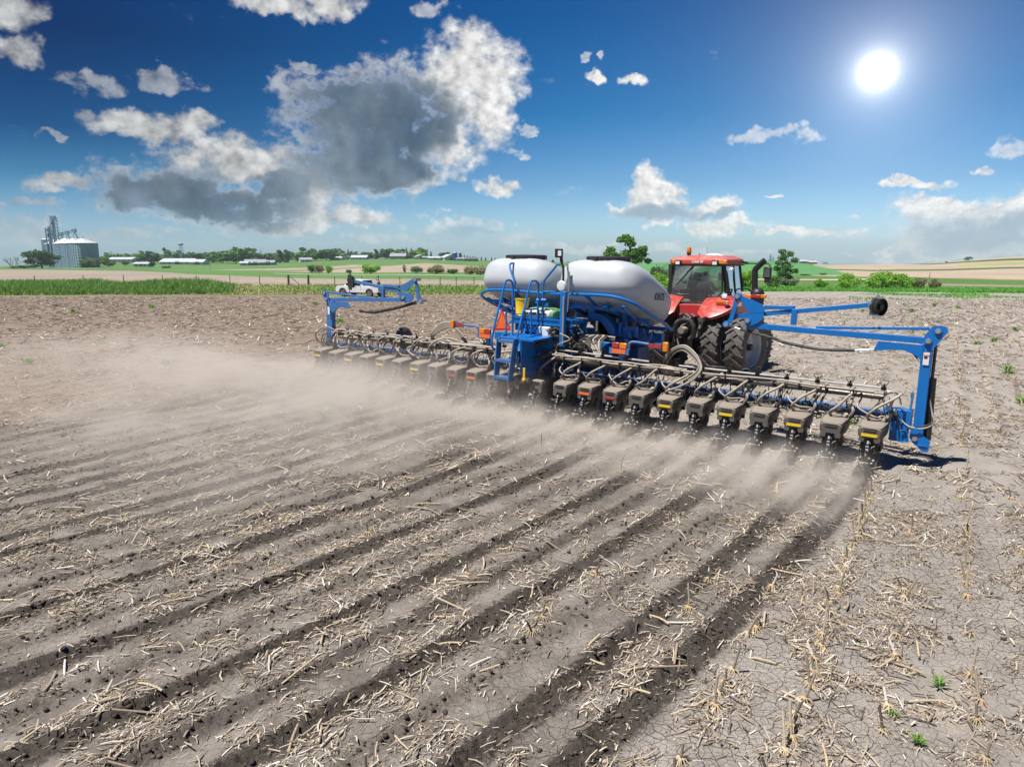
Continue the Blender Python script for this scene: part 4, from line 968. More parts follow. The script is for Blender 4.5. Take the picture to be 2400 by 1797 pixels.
b = MB(); b.tube([Pv(*zr(2080, 470), .8), Pv(*zr(2085, 800), .8), Pv(*zr(2055, 1250), .8)], .022, 8); b.tube([Pv(*zr(2110, 470), .85), Pv(*zr(2100, 800), .85), Pv(*zr(2065, 1250), .85)], .018, 8); b.tube([Pv(*zr(2070, 330), .8), Pv(*zr(2085, 480), .8)], .03, 6); part(b, 'grease_lines', 'silver')
b = MB(); b.box(Pv(*zd(945, 290), .75), (.38, .22, .34)); part(b, 'control_box', 'label', bevel=.02)
b = MB(); b.bar(Pv(*zd(575, 1110), -.3), Pv(*zd(580, 900), -.3), .065, .03, (0, 1, 0)); b.tube([Pv(*zd(575, 1090), -.33), Pv(*zd(575, 1125), -.33)], .05, 10); part(b, 'valve_lever', 'yellowplastic', bevel=.008)
b = MB(); b.lathe([(.04, -.16), (.11, -.16), (.11, -.05), (.08, -.05), (.08, .08), (.12, .08), (.12, .16), (.04, .16)], Pv(*zd(520, 1120), -.2), (1, .1, .25), 16); part(b, 'fill_valve', 'pipe')
b = MB(); b.lathe([(.05, -.1), (.10, -.1), (.10, .1), (.05, .1)], Pv(*zd(640, 1130), -.18), (1, -.1, .2), 14); part(b, 'fill_valve', 'pipe_dark')
b = MB()
for q in ((440, 1090), (470, 1060), (510, 1080), (430, 1150), (400, 1180)): b.tube([Pv(*zd(*q), -.22), Pv(*zd(q[0] + 40, q[1] + 60), -.22)], .02, 6)
part(b, 'fill_fittings', 'pipe')
# slow moving vehicle emblem
A_, B_, C_ = Pv(*zr(800, 1195), .95), Pv(*zr(648, 1610), .95), Pv(*zr(975, 1610), .95)
def tri(a, b, c, k, y):
    cx = [(a[i] + b[i] + c[i]) / 3 for i in range(3)]; return [tuple(cx[i] + (p[i] - cx[i]) * k + (y if i == 1 else 0) for i in range(3)) for p in (a, b, c)]
b = MB(); b.prism(tri(A_, B_, C_, 1.0, 0), (0, .012, 0)); part(b, 'emblem_border', 'smv_red')
b = MB(); b.prism(tri(A_, B_, C_, .74, -.006), (0, .006, 0)); part(b, 'emblem_panel', 'orange')
b = MB(); b.tube([Pv(*zr(930, 1480), 1.0), Pv(*zr(1010, 1400), 1.1)], .03, 8); part(b, 'emblem_bracket', 'blue')
# warning lights on arms
def light_arm(ptsL, lampA, lampB, refl, plate, tip, name_side, v):
    b = MB(); b.tube([Pv(*q, v) for q in ptsL], .034, 10, smooth=5); la = part(b, 'light_arm', 'blue_dusty')
    for q, m in ((lampA[0], lampA[1]), (lampB[0], lampB[1])):
        bb = MB(); c = Pv(*q, v - .05); bb.box(c, (.20, .07, .15)); bb.build('lamp', M[m], la, bevel=.02)
    bb = MB(); c = Pv(*refl, v - .08); bb.box(c, (.40, .012, .11)); bb.build('reflector_strip', M['orange'], la)
    bb = MB(); bb.box((c[0] - .0, c[1] + .03, c[2]), (.56, .04, .16)); bb.build('lamp_mount', M['blue_dusty'], la)
    bb = MB(); poly = [Pv(*q, v) for q in plate]; bb.prism(poly, (0, .02, 0)); bb.build('end_plate', M['blue_dusty'], la)
    cx = sum(p[0] for p in poly) / len(poly); cz = sum(p[2] for p in poly) / len(poly)
    bb = MB(); bb.box((cx, v - .012, cz), (.34, .012, .09)); bb.build('reflector_strip', M['redlens'], la)
    bb = MB(); bb.box(Pv(*tip, v - .03), (.14, .09, .24)); bb.build('marker_lamp', M['amber'], la, bevel=.02)
    bb = MB(); bb.bar((c[0] + .05, c[1] + .1, c[2] - .05), (c[0] + .05, c[1] + .3, 1.2), .12, .12, (0, 1, 0)); bb.build('light_post', M['blue_dusty'], la)
light_arm([z2(1632, 1080), z2(1632, 1030), z2(1650, 1005), z2(1700, 1002), z2(1825, 1022)], (z2(1505, 1030), 'redlens'), (z2(1578, 1038), 'amber'), z2(1530, 1090), [z2(1822, 1012), z2(1880, 1022), z2(1945, 1005), z2(1945, 1085), z2(1880, 1065), z2(1822, 1045)], z2(1988, 1048), 'right', .55)
light_arm([zl(1752, 950), zl(1745, 880), zl(1725, 848), zl(1600, 835)], (zl(1838, 898), 'redlens'), (zl(1782, 893), 'amber'), zl(1805, 942), [zl(1600, 828), zl(1550, 802), zl(1508, 797), zl(1508, 862), zl(1550, 852), zl(1600, 848)], zl(1494, 825), 'left', .55)
# ---- row marker arms, folded over the wings
def marker(zm, v, d, side):
    P = lambda q, dv=0: Pv(*zm(*q), v + dv)
    s = side
    b = MB(); b.bar(P(d['post_b']), P(d['post_t']), d['pw'], .16, (0, 1, 0)); ma = part(b, 'marker_post', 'blue' if s > 0 else 'blue_dusty', bevel=.012)
    def sub(mb, nm, mat, **k): return mb.build(nm, M[mat] if not (mat == 'blue' and s < 0) else M['blue_dusty'], ma, **k)
    for nm in ('pivot_plate', 'gusset', 'elbow_plate', 'elbow_upper', 'foot_link'):
        if nm in d:
            for dv in (-.10, .08): bb = MB(); bb.prism([P(q, dv) for q in d[nm]], (0, .02, 0)); sub(bb, nm, 'blue')
            bb = MB(); cx = [P(q, 0) for q in d[nm]]; cc = [sum(p[i] for p in cx) / len(cx) for i in range(3)]
            bb.prism([tuple(cc[i] + (p[i] - cc[i]) * .78 for i in range(3)) for p in cx], (0, .05, 0)); sub(bb, 'gusset_core', 'blue')
    for nm, w, h in (('outer_arm', .10, .13), ('inner_arm', .09, .10), ('upper_rod', .06, .06), ('rest_post', .09, .12), ('inner_brace', .08, .09)):
        if nm in d:
            p = d[nm]; bb = MB()
            for a_, b_ in zip(p[:-1], p[1:]): bb.bar(P(a_, -.01 if nm != 'inner_arm' else .02), P(b_, -.01 if nm != 'inner_arm' else .02), w, h, (0, 0, 1))
            sub(bb, nm, 'blue', bevel=.008)
    bb = MB()
    for q in d['pins']: c = P(q, -.13); bb.lathe([(.001, -.02), (.05, -.02), (.055, .0), (.055, .24)], c, (0, 1, 0), 14)
    sub(bb, 'pivot_pins', 'silver')['kind'] = 'stuff'
    bb = MB()
    for q in d['pins']: c = P(q, -.115); bb.lathe([(.04, 0), (.085, 0), (.085, .012), (.04, .012)], c, (0, 1, 0), 16)
    sub(bb, 'pin_bosses', 'blue')['kind'] = 'stuff'
    c = P(d['disc'], 0); n = 18; bb = MB()
    prof = []
    for k in range(n * 2):
        th = math.pi * k / n; r = d['dr'] * (1.0 if k % 4 in (0, 1) else .86); prof.append((r * math.cos(th), r * math.sin(th)))
    ax = Vector(d['dax']).normalized(); a = Vector((0, 0, 1)); a = (a - ax * a.dot(ax)).normalized(); e = ax.cross(a)
    bb.prism([V3(c) + a * p[0] + e * p[1] for p in prof], ax * .02); sub(bb, 'marker_disc', 'silver' if s > 0 else 'iron')
    bb = MB(); bb.lathe([(.05, -.02), (d['dr'] * .5, .0), (d['dr'] * .64, .01), (d['dr'] * .68, .10), (d['dr'] * .63, .105), (d['dr'] * .60, .03), (.06, .02)], V3(c) + ax * .02, ax, 28); bb.lathe([(.02, 0), (.06, 0), (.06, .12), (.02, .12)], c, ax, 12); sub(bb, 'depth_band', 'black')
    bb = MB(); bb.tube([P(q, -.02) for q in d['chain']], d['cr'], 8, smooth=5); sub(bb, 'chain_sleeve', 'hose_dark')
    bb = MB(); bb.tube([P(d['foot'], -.02), P(d['chain'][0], -.02)], .02, 6); bb.tube([P(d['chain'][-1], -.02), P(d['gus_tip'], -.02)], .02, 6); sub(bb, 'chain_links', 'silver')
    return ma, sub, P
zm = zoomer(1750, 640, 3.312); zq = zoomer(1500, 560, 4.87)
q3 = lambda a, b: (lambda p: ((p[0] - 1750) * 3.312, (p[1] - 640) * 3.312))(zq(a, b))
dR = dict(post_b=(1330, 1250), post_t=(1408, 545), pw=.20,
    pivot_plate=[(1440, 600), (1385, 560), (1378, 490), (1440, 415), (1500, 408), (1550, 418), (1568, 450), (1545, 480), (1480, 555)],
    gusset=[(1370, 560), (1020, 528), (985, 600), (1120, 590), (1230, 600), (1320, 640), (1362, 700)],
    elbow_plate=[q3(1220, 850), q3(1415, 830), q3(1410, 905), q3(1330, 965), q3(1240, 1000), q3(1205, 990), q3(1195, 910)],
    elbow_upper=[q3(1090, 650), q3(1130, 633), q3(1390, 745), q3(1428, 800), q3(1410, 850), q3(1235, 850), q3(1215, 790), q3(1120, 690)],
    foot_link=[q3(1085, 660), q3(1130, 660), q3(1060, 930), q3(1000, 990), q3(968, 980), q3(975, 955), q3(1015, 915)],
    outer_arm=[(1410, 526), (20, 405)], upper_rod=[(1420, 432), (540, 422)], inner_arm=[(-90, 335), (985, 245)],
    inner_brace=[q3(1420, 780), q3(1770, 785)], rest_post=[q3(1770, 800), q3(1750, 980)],
    pins=[(1410, 528), (1487, 450), q3(1225, 932), q3(1112, 655), q3(982, 975), (1305, 1285)],
    disc=(1012, 262), dr=.27, dax=(.86, -.5, .0), chain=[q3(1145, 1030), q3(1500, 1125), (300, 540), (560, 590), (840, 600)], cr=.034, foot=q3(980, 978), gus_tip=(990, 590))
mR, subR, PR = marker(zm, .75, dR, 1)
zq2 = zoomer(740, 600, 7.9)
dL = dict(post_b=(285, 1760), post_t=(285, 830), pw=.30,
    pivot_plate=[(110, 690), (130, 650), (185, 640), (225, 680), (240, 790), (250, 850), (180, 850), (160, 790)],
    gusset=[(230, 850), (590, 850), (640, 960), (600, 970), (480, 930), (400, 960), (330, 1040), (270, 1070), (240, 1000)],
    elbow_plate=[(1480, 640), (1640, 690), (1800, 690), (1805, 800), (1740, 860), (1660, 870), (1610, 830), (1560, 770)],
    elbow_upper=[(1545, 620), (1560, 560), (1810, 415), (1860, 420), (1865, 470), (1720, 590), (1700, 660)],
    foot_link=[(1825, 450), (1868, 450), (1925, 770), (1970, 830), (1950, 855), (1880, 850), (1865, 770)],
    outer_arm=[(190, 805), (1600, 805)], upper_rod=[(220, 665), (700, 735), (1100, 780)], inner_arm=[(1560, 650), (690, 460)],
    inner_brace=[(1545, 570), (1260, 548)], rest_post=[(1245, 600), (1250, 770)],
    pins=[(155, 685), (185, 805), (1615, 770), (1835, 440), (1940, 838)],
    disc=(635, 480), dr=.29, dax=(.35, .94, .0), chain=[(1860, 862), (1500, 960), (1150, 1030), (980, 1035), (820, 1015)], cr=.05, foot=(1930, 845), gus_tip=(640, 960))
mL, subL, PLm = marker(zq2, .75, dL, -1)
bb = MB(); bb.box(PLm((240, 1010), -.16), (.10, .01, .26)); subL(bb, 'decal', 'label')
bb = MB(); bb.box(PR((1393, 665), -.10), (.11, .008, .26)); subR(bb, 'decal', 'label')
bb = MB(); bb.box(PR((1397, 640), -.106), (.10, .004, .03)); subR(bb, 'decal_band', 'orange')
bb = MB(); bb.box(PR((1391, 655), -.106), (.06, .004, .05)); subR(bb, 'decal_print', 'ink')
bb = MB(); bb.prism([PR(q, -.12) for q in ((1270, 1215), (1310, 1210), (1425, 1310), (1410, 1385), (1370, 1390), (1280, 1310), (1262, 1270))], (0, .025, 0)); bb.prism([PR(q, .10) for q in ((1270, 1215), (1310, 1210), (1425, 1310), (1410, 1385), (1370, 1390), (1280, 1310), (1262, 1270))], (0, .025, 0)); subR(bb, 'base_plate', 'blue')
bb = MB(); bb.bar(PR((1330, 1335), -.13), PR((1400, 1345), -.13), .03, .02); subR(bb, 'base_rib', 'blue')
bb = MB(); bb.tube([PR((1440, 815), .12), PR((1395, 1290), .12)], .085, 14); subR(bb, 'ram_barrel', 'iron')
bb = MB(); bb.tube([PR((1470, 560), .12), PR((1440, 815), .12)], .034, 10); subR(bb, 'ram_rod', 'pipe_dark')
bb = MB(); bb.span((PR((1120, 1150), 0)[0], .65, PR((1120, 1290), 0)[2]), (PR((1265, 1150), 0)[0], .85, PR((1120, 1150), 0)[2])); bb.span((9.05, .7, .98), (9.42, .95, 1.36)); bb.bar((8.9, .95, 1.3), (9.2, .8, 1.3), .12, .12); subR(bb, 'end_bracket', 'blue', bevel=.012)
bb = MB(); bb.prism([PR(q, -.16) for q in ((1105, 1150), (1190, 1140), (1195, 1220), (1120, 1260))], (0, .04, 0)); bb.tube([PR((1200, 1310), -.16), PR((1195, 1220), -.16), PR((1250, 1210), -.16), PR((1250, 1310), -.16), PR((1200, 1310), -.16)], .018, 6); bb.tube([PR((1170, 1120), -.14), PR((1172, 1300), -.14)], .02, 6); subR(bb, 'lock_bracket', 'blue')
bb = MB(); bb.prism([PR(q, -.02) for q in ((1270, 940), (1285, 920), (1300, 940), (1290, 1000), (1270, 1100), (1230, 1140), (1225, 1110), (1262, 1060), (1275, 980))], (0, .06, 0)); subR(bb, 'rest_hook', 'blue_dusty')
for k in range(2):
    bb = MB(); o = k * 14; bb.tube([PR((1200, 1030 - o), -.1), PR((1170, 950 - o), -.1), PR((1110, 918 + o), -.12), PR((1062, 945 + o), -.14), PR((1075, 1000 + o), -.16), PR((1150, 1070), -.18), PR((1200, 1140), -.2), PR((1260, 1190 + o), -.2), PR((1350, 1205 - o), -.18), PR((1425, 1185 - o), -.12), PR((1442, 1120), -.02), PR((1425, 1000), .04), PR((1428, 935), .06)], .016, 7, smooth=6); subR(bb, 'ram_hose', 'hose_dark' if k else 'boom')
# small bucket and seed sack left on the deck: things of their own
def on_deck(name, mb, mat, label, cat):
    root = empty(name); root.matrix_world = planter.matrix_world.copy(); tag(root, label, cat); return root
bucket = on_deck('bucket', None, None, 'yellow plastic bucket standing on the planter deck behind the handrail', 'bucket')
c = Pv(*zr(1190, 1372), 1.0); c = (c[0], 1.0, 2.665)
mb = MB(); mb.lathe([(.155, 0), (.165, .03), (.170, .05), (.180, .06), (.172, .07), (.178, .10), (.186, .11), (.180, .12), (.205, .50), (.215, .505), (.215, .53), (.2, .535), (.19, .50), (.15, .02)], c, (0, 0, 1), 32); mb.build('pail', M['yellowplastic'], bucket)
mb = MB(); mb.tube([(c[0] - .19, c[1] - .06, c[2] + .12), (c[0] + .05, c[1] - .24, c[2] + .05), (c[0] + .2, c[1] - .05, c[2] + .12)], .008, 6, smooth=6); mb.build('handle', M['silver'], bucket)
sack = on_deck('seed_sack', None, None, 'white and green seed sack lying flat on the planter deck beside the yellow bucket', 'sack')
a, b_ = Pv(*zr(1265, 1330), 1.05), Pv(*zr(1890, 1330), 1.05)
mb = MB(); mb.superell(((a[0] + b_[0]) / 2, 1.12, 2.80), ((b_[0] - a[0]) / 2, .32, .14), .55, .45, None, 28, 14); mb.build('sack_body', M['bagwhite'], sack)
mb = MB(); mb.superell(((a[0] + b_[0]) / 2 + .02, 1.20, 2.875), ((b_[0] - a[0]) / 2 - .04, .25, .085), .6, .5, None, 24, 10); mb.build('green_panel', M['baggreen'], sack)
for uu in (a[0] + .07, b_[0] - .08):
    mb = MB(); mb.superell((uu, 1.10, 2.79), (.10, .315, .135), .55, .5, None, 16, 12); mb.build('green_end', M['baggreen'], sack)
text_mesh('print', 'KRUGER', .12, M['ink'], sack, (a[0] + .30, .79, 2.80), (math.pi / 2, 0, 0), .1, .012)
text_mesh('print', 'SEEDS', .09, M['ink'], sack, (a[0] + .72, .79, 2.80), (math.pi / 2, 0, 0), .2, .012)
# ------------------------------------------------------------------ tractor
_tp = PO + 2.15 * PU_ + 7.1 * PV_
TO = np.array([_tp[0], _tp[1], zg1(_tp[0], _tp[1])]); _h = R_(40.6)
TA = np.array([math.cos(_h), -math.sin(_h), 0]); TB = np.array([math.sin(_h), math.cos(_h), 0]); TC = np.array([0, 0, 1.])
tractor = empty('tractor'); tractor.matrix_world = frame_matrix(TO, TA, TB, TC)
tag(tractor, 'red tractor with dual rear wheels and a glass cab, pulling the blue planter', 'tractor')
def Tv(px, py, b): return frame_inv(px, py, TO, TA, TB, TC, 1, b)
def tq(a, b_, d): return Tv(*zq(a, b_), d)
def tpart(mb, name, mat, parent=None, **k): return mb.build(name, M[mat] if isinstance(mat, str) else mat, parent or tractor, **k)
def tyre_mesh(R, W, nl, lug=.05):
    mb = MB(); h = W / 2
    mb.lathe([(R * .58, -h * .80), (R * .72, -h * .98), (R * .88, -h), (R * .955, -h * .90), (R * .972, -h * .5), (R * .975, 0), (R * .972, h * .5), (R * .955, h * .90), (R * .88, h), (R * .72, h * .98), (R * .58, h * .80)], (0, 0, 0), (1, 0, 0), 56, cap=False)
    for k in range(nl):
        for s in (-1, 1):
            ph0 = 2 * math.pi * (k + (.5 if s > 0 else 0)) / nl; prev = None
            for a, dp, rr in ((-.06 * s, .03, R), (.30 * s * W, -.17, R), (.52 * s * W, -.25, R * .965)):
                ph = ph0 + dp; p = Vector((a, -rr * math.cos(ph), rr * math.sin(ph)))
                if prev is not None:
                    mid = (prev + p) / 2; nrm = Vector((0, mid.y, mid.z)).normalized(); mb.bar(prev - nrm * .02, p - nrm * .02, .062, lug + .04, nrm)
                prev = p
    return mb.mesh('tyre', M['rubber'])
def rim_mesh(R, W, deep):
    mb = MB(); h = W / 2
    mb.lathe([(R * .99, h * .86), (R * 1.0, h * .80), (R * .94, h * .72), (R * .90, h * .3), (R * .86, -deep + .1), (R * .62, -deep), (R * .40, -deep + .04), (R * .28, -deep + .10), (.02, -deep + .12)], (0, 0, 0), (1, 0, 0), 48, cap=False)
    mb.lathe([(.02, -deep + .12), (R * .28, -deep + .10)], (0, 0, 0), (1, 0, 0), 48, cap=False)
    for k in range(10):
        th = k * .628; mb.tube([(-deep + .08, R * .5 * math.cos(th), R * .5 * math.sin(th)), (-deep + .13, R * .5 * math.cos(th), R * .5 * math.sin(th))], .02, 6)
    return mb.mesh('rim', M['rim'])
RT = 1.10; tm = tyre_mesh(RT, .60, 22); rm = rim_mesh(.62, .60, .10); rm_back = rm
hubm = MB().lathe([(.02, -.9), (.12, -.9), (.12, .9), (.02, .9)], (0, 0, 0), (1, 0, 0), 16).mesh('axle_hub', M['pipe_dark'])
for s in (-1, 1):
    for a in (.95, 1.80):
        wh = obj('rear_wheel', tm, tractor); wh.location = (s * a, 0, RT - .02); wh.rotation_euler = (.05 * a, 0, 0)
        rim = obj('rim', rm, wh); rim.rotation_euler = (0, 0, 0 if s > 0 else math.pi)
mb = MB(); mb.tube([(-2.0, 0, RT), (2.0, 0, RT)], .11, 14); mb.span((-.35, -.5, .75), (.35, 2.6, 1.45)); mb.span((-.28, -.75, .9), (.28, -.4, 1.6)); tpart(mb, 'chassis', 'iron', bevel=.02)
tf = tyre_mesh(.80, .5, 18, .04)
rf = rim_mesh(.44, .5, .08)
for s in (-1, 1):
    wh = obj('front_wheel', tf, tractor); wh.location = (s * .98, 3.05, .80); r2 = obj('rim', rf, wh); r2.rotation_euler = (0, 0, 0 if s > 0 else math.pi)
mb = MB(); mb.tube([(-.9, 3.05, .8), (.9, 3.05, .8)], .10, 10); tpart(mb, 'front_axle', 'iron')
mb = MB(); loft(mb, [(1.5, 0, .50, 1.95, .50), (2.4, 0, .50, 1.92, .50), (3.6, 0, .47, 1.82, .46), (4.1, 0, .42, 1.72, .38), (4.2, 0, .3, 1.65, .25)], 24, .3); tpart(mb, 'hood', 'red')
mb = MB(); mb.span((-.45, 3.6, .85), (.45, 4.7, 1.25)); tpart(mb, 'front_weights', 'black', bevel=.03)
# body below the cab
mb = MB(); mb.prism([tq(410, 742, -.45), tq(800, 748, -.45), tq(735, 900, -.45), tq(420, 900, -.45)], (0, .4, 0)); tpart(mb, 'rear_panel', 'red', bevel=.03, seg=3)
mb = MB(); mb.prism([tq(318, 640, -.2), tq(425, 730, -.3), tq(408, 742, -.42), tq(412, 900, -.42), tq(360, 900, -.3), tq(330, 760, -.25)], (0, .3, 0)); tpart(mb, 'rear_panel', 'red', bevel=.03, seg=3)
mb = MB(); mb.span((-.85, -.1, 1.55), (.80, 1.55, 2.40)); tpart(mb, 'cab_floor', 'cabframe', bevel=.03)
mb = MB(); mb.prism([tq(600, 765, -.462), tq(512, 878, -.462), tq(700, 880, -.462)], (0, .008, 0)); tpart(mb, 'emblem_plate', 'smv_red')
# fenders over the inner rear wheels
for s in (-1, 1):
    vs = []; fs = []; n = 16
    for k in range(n + 1):
        t = k / n; ph = R_(46 + 62 * t); R = 1.34 + .24 * sst(np.array(t), 0, .8)
        w_in = .42; w_out = .74 + (.86) * math.sin(min(1, t * 2.2 + .12) * math.pi / 2) ** .8
        if t < .12: w_in = .62 - 1.6 * t
        for (a, dr) in ((w_in, .0), ((w_in + w_out) / 2, .07), (w_out - .04, .03), (w_out, -.05), (w_out - .02, -.09), (w_in, -.06)):
            vs.append((s * a, -(R + dr) * math.cos(ph), 1.08 + (R + dr) * math.sin(ph)))
    for k in range(n):
        for q in range(6): fs.append((k * 6 + q, k * 6 + (q + 1) % 6, (k + 1) * 6 + (q + 1) % 6, (k + 1) * 6 + q)[::s])
    fs.append((0, 1, 2, 3, 4, 5)); fs.append(tuple(n * 6 + q for q in range(6)))
    mb = MB(); mb.add(vs, fs); fd = tpart(mb, 'fender', 'red', smooth=50)
c = tq(943, 735, -1.12)
mb = MB(); mb.box((c[0], c[1], c[2] + .045), (.40, .05, .075)); tpart(mb, 'tail_lamp', 'amber', bevel=.012)
mb = MB(); mb.box((c[0], c[1], c[2] - .035), (.40, .05, .085)); tpart(mb, 'tail_lamp', 'redlens', bevel=.012)
mb = MB(); mb.box(tq(835, 855, -1.02), (.10, .01, .07)); tpart(mb, 'decal', 'label')
mb = MB(); mb.lathe([(.02, -.05), (.075, -.04), (.09, .0), (.08, .04), (.02, .05)], tq(968, 652, -.75), (.1, -1, .1), 18); tpart(mb, 'work_light', 'lamp')
mb = MB(); mb.tube([tq(968, 668, -.72), tq(968, 690, -.72)], .03, 8); mb.tube([tq(905, 650, -.7), tq(960, 690, -.7), tq(1040, 690, -.7), tq(1060, 660, -.6)], .015, 6, smooth=4); tpart(mb, 'light_bracket', 'black')
# cab
PB = -.12
win = [(400, 300), (938, 305), (940, 605), (818, 733), (432, 724), (336, 640)]
mb = MB(); mb.prism([tq(*q, PB) for q in win], (0, .012, 0)); tpart(mb, 'rear_window', M['glass'])
mb = MB(); cyc = win + [win[0]]
for a, b_ in zip(cyc[:-1], cyc[1:]): mb.bar(tq(*a, PB), tq(*b_, PB), .05, .045, (0, 1, 0))
tpart(mb, 'window_frame', 'cabframe', bevel=.008)
RTp, RBt = tq(962, 300, 0.0), tq(985, 640, 0.02); FTp, FBt = tq(1138, 298, 1.45), tq(1168, 600, 1.45)
LTp = tq(372, 298, .0); LBt = tq(318, 660, .0); LFT = (LTp[0] + .05, 1.45, FTp[2]); LFB = (LBt[0], 1.45, FBt[2])
def pillar(p, q, r=.05): mb = MB(); mb.tube([p, q], r, 8); tpart(mb, 'cab_pillar', 'cabframe')
for p, q, r in ((RTp, RBt, .06), (FTp, FBt, .045), (LTp, LBt, .06), (LFT, LFB, .045)): pillar(p, q, r)
mt, mbp = tuple(RTp[i] * .42 + FTp[i] * .58 for i in range(3)), tuple(RBt[i] * .45 + FBt[i] * .55 for i in range(3)); pillar(mt, mbp, .03)
mb = MB(); mb.add([RTp, FTp, FBt, (FBt[0], FBt[1], FBt[2] - .5), (RBt[0], RBt[1] + .2, RBt[2] - .4), RBt], [(0, 1, 2, 3, 4, 5)]); tpart(mb, 'side_window', M['glass'])
mb = MB(); mb.add([LTp, LFT, LFB, LBt], [(0, 1, 2, 3)]); tpart(mb, 'side_window', M['glass'])
mb = MB(); mb.add([LFT, FTp, (FBt[0], 1.45, 2.3), (LFB[0], 1.45, 2.3)], [(0, 1, 2, 3)]); tpart(mb, 'windscreen', M['glass'])
ac = (RTp[0] + LTp[0]) / 2; hw = (RTp[0] - LTp[0]) / 2 + .07
rt, rb_ = tq(690, 232, -.32)[2], tq(690, 292, -.32)[2]
mb = MB(); vs = []; fs = []; n = 40
prof = [(.97, rb_), (1.0, rb_ + .02), (1.01, (rt + rb_) / 2), (1.0, rt - .02), (.95, rt + .02), (.72, rt + .10), (.3, rt + .13)]
for sc_, z in prof:
    for k in range(n):
        th = 2 * math.pi * (k + .5) / n; e = .34
        x = math.copysign(abs(math.cos(th)) ** e, math.cos(th)); y = math.copysign(abs(math.sin(th)) ** e, math.sin(th))
        vs.append((ac + hw * sc_ * x, .66 + 1.0 * sc_ * y, z))
for i in range(len(prof) - 1):
    for k in range(n): fs.append((i * n + k, i * n + (k + 1) % n, (i + 1) * n + (k + 1) % n, (i + 1) * n + k))
fs.append(tuple(range(n - 1, -1, -1))); fs.append(tuple((len(prof) - 1) * n + k for k in range(n)))
mb.add(vs, fs); roof = tpart(mb, 'cab_roof', 'roofred')
mb = MB(); mb.box((ac, .66, rb_ - .03), (hw * 1.9, 1.85, .05)); tpart(mb, 'roof_lining', 'cabframe')
for q in ((440, 268), (862, 272)):
    c = tq(*q, -.36); mb = MB(); mb.box(c, (.20, .12, .15)); lh = tpart(mb, 'work_lamp_housing', 'black', bevel=.015); mb = MB(); mb.box((c[0], c[1] - .065, c[2] - .01), (.15, .02, .10)); mb.build('lens', M['lamp'], lh)
for q, w in (((392, 256), .12), ((950, 264), .27)):
    c = tq(*q, -.30); mb = MB(); mb.box(c, (w, .12, .13)); tpart(mb, 'corner_lamp', 'amber', bevel=.02)
c = tq(1040, 345, -.2); mb = MB(); mb.box(c, (.17, .08, .09)); lh = tpart(mb, 'work_lamp_housing', 'silver', bevel=.015); mb = MB(); mb.box((c[0], c[1] - .045, c[2]), (.13, .012, .065)); mb.build('lens', M['lamp'], lh)
c = tq(655, 262, -.365)
text_mesh('lettering', 'CASE IH', .105, M['inkwhite'], tractor, (c[0], c[1], c[2]), (math.pi / 2, 0, 0), .15, .006, .004)
c = tq(557, 205, .1); mb = MB(); mb.lathe([(.03, 0), (.03, .06), (.07, .07), (.075, .14)], c, (0, 0, 1), 16); bk = tpart(mb, 'beacon_base', 'black')
mb = MB(); mb.lathe([(.072, .14), (.082, .16), (.078, .28), (.06, .32), (.01, .33)], c, (0, 0, 1), 18); mb.build('beacon', M['amber'], bk)
c = tq(845, 205, .6); mb = MB(); mb.lathe([(.30, 0), (.33, .03), (.26, .09), (.05, .12)], c, (0, 0, 1), 24); tpart(mb, 'receiver_dome', 'white')
mb = MB()
for k in range(6): mb.box((c[0] - .25 + k * .1, c[1] - .3, c[2] + .02), (.06, .05, .04 + .01 * (k % 3)))
mb.tube([(c[0] - .38, c[1] - .3, c[2]), (c[0] - .38, c[1] - .3, c[2] + .12)], .012, 6); tpart(mb, 'roof_fittings', 'black')
mb = MB(); mb.tube([tq(768, 205, .5), tq(766, 90, .5)], .004, 5); tpart(mb, 'aerial', 'black')
mb = MB(); mb.bar(tq(612, 302, -.16), tq(410, 530, -.16), .02, .02, (0, 1, 0)); mb.bar(tq(580, 335, -.17), tq(412, 528, -.17), .035, .012, (0, 1, 0)); tpart(mb, 'rear_wiper', 'black')
# inside the cab
mb = MB(); s0 = tq(690, 640, .55); mb.box((s0[0], .55, s0[2] - .12), (.55, .55, .16)); mb.box((s0[0], .27, s0[2] + .24), (.52, .13, .66)); mb.box((s0[0], .26, s0[2] + .68), (.3, .1, .18)); mb.box((s0[0] + .34, .6, s0[2] + .08), (.12, .5, .1)); mb.box((s0[0] - .34, .6, s0[2] + .08), (.1, .4, .1)); mb.span((s0[0] - .2, .35, 2.35), (s0[0] + .2, .75, s0[2] - .15)); seat = tpart(mb, 'seat', 'seatcloth', bevel=.04)
c = tq(845, 540, 1.05); mb = MB(); pts = []
for k in range(25):
    th = 2 * math.pi * k / 24; pts.append((c[0] - .18 + .20 * math.cos(th), c[1] - .08 * math.sin(th), c[2] + .18 * math.sin(th)))
mb.tube(pts, .018, 8); mb.tube([(c[0] - .18, c[1], c[2]), (c[0] - .18, 1.35, 2.4)], .035, 8); mb.tube([(c[0] - .38, c[1], c[2]), (c[0] + .02, c[1], c[2])], .014, 6); tpart(mb, 'steering_wheel', 'black')
mb = MB(); mb.box(tq(520, 600, .2), (.36, .2, .14)); mb.box(tq(560, 650, .1), (.5, .2, .1)); mb.box(tq(930, 430, 1.0), (.2, .06, .26)); mb.bar(tq(660, 640, -.05), tq(820, 632, -.05), .03, .03); mb.tube([tq(590, 600, .4), tq(590, 330, 1.0)], .03, 6); tpart(mb, 'cab_console', 'black', bevel=.01)
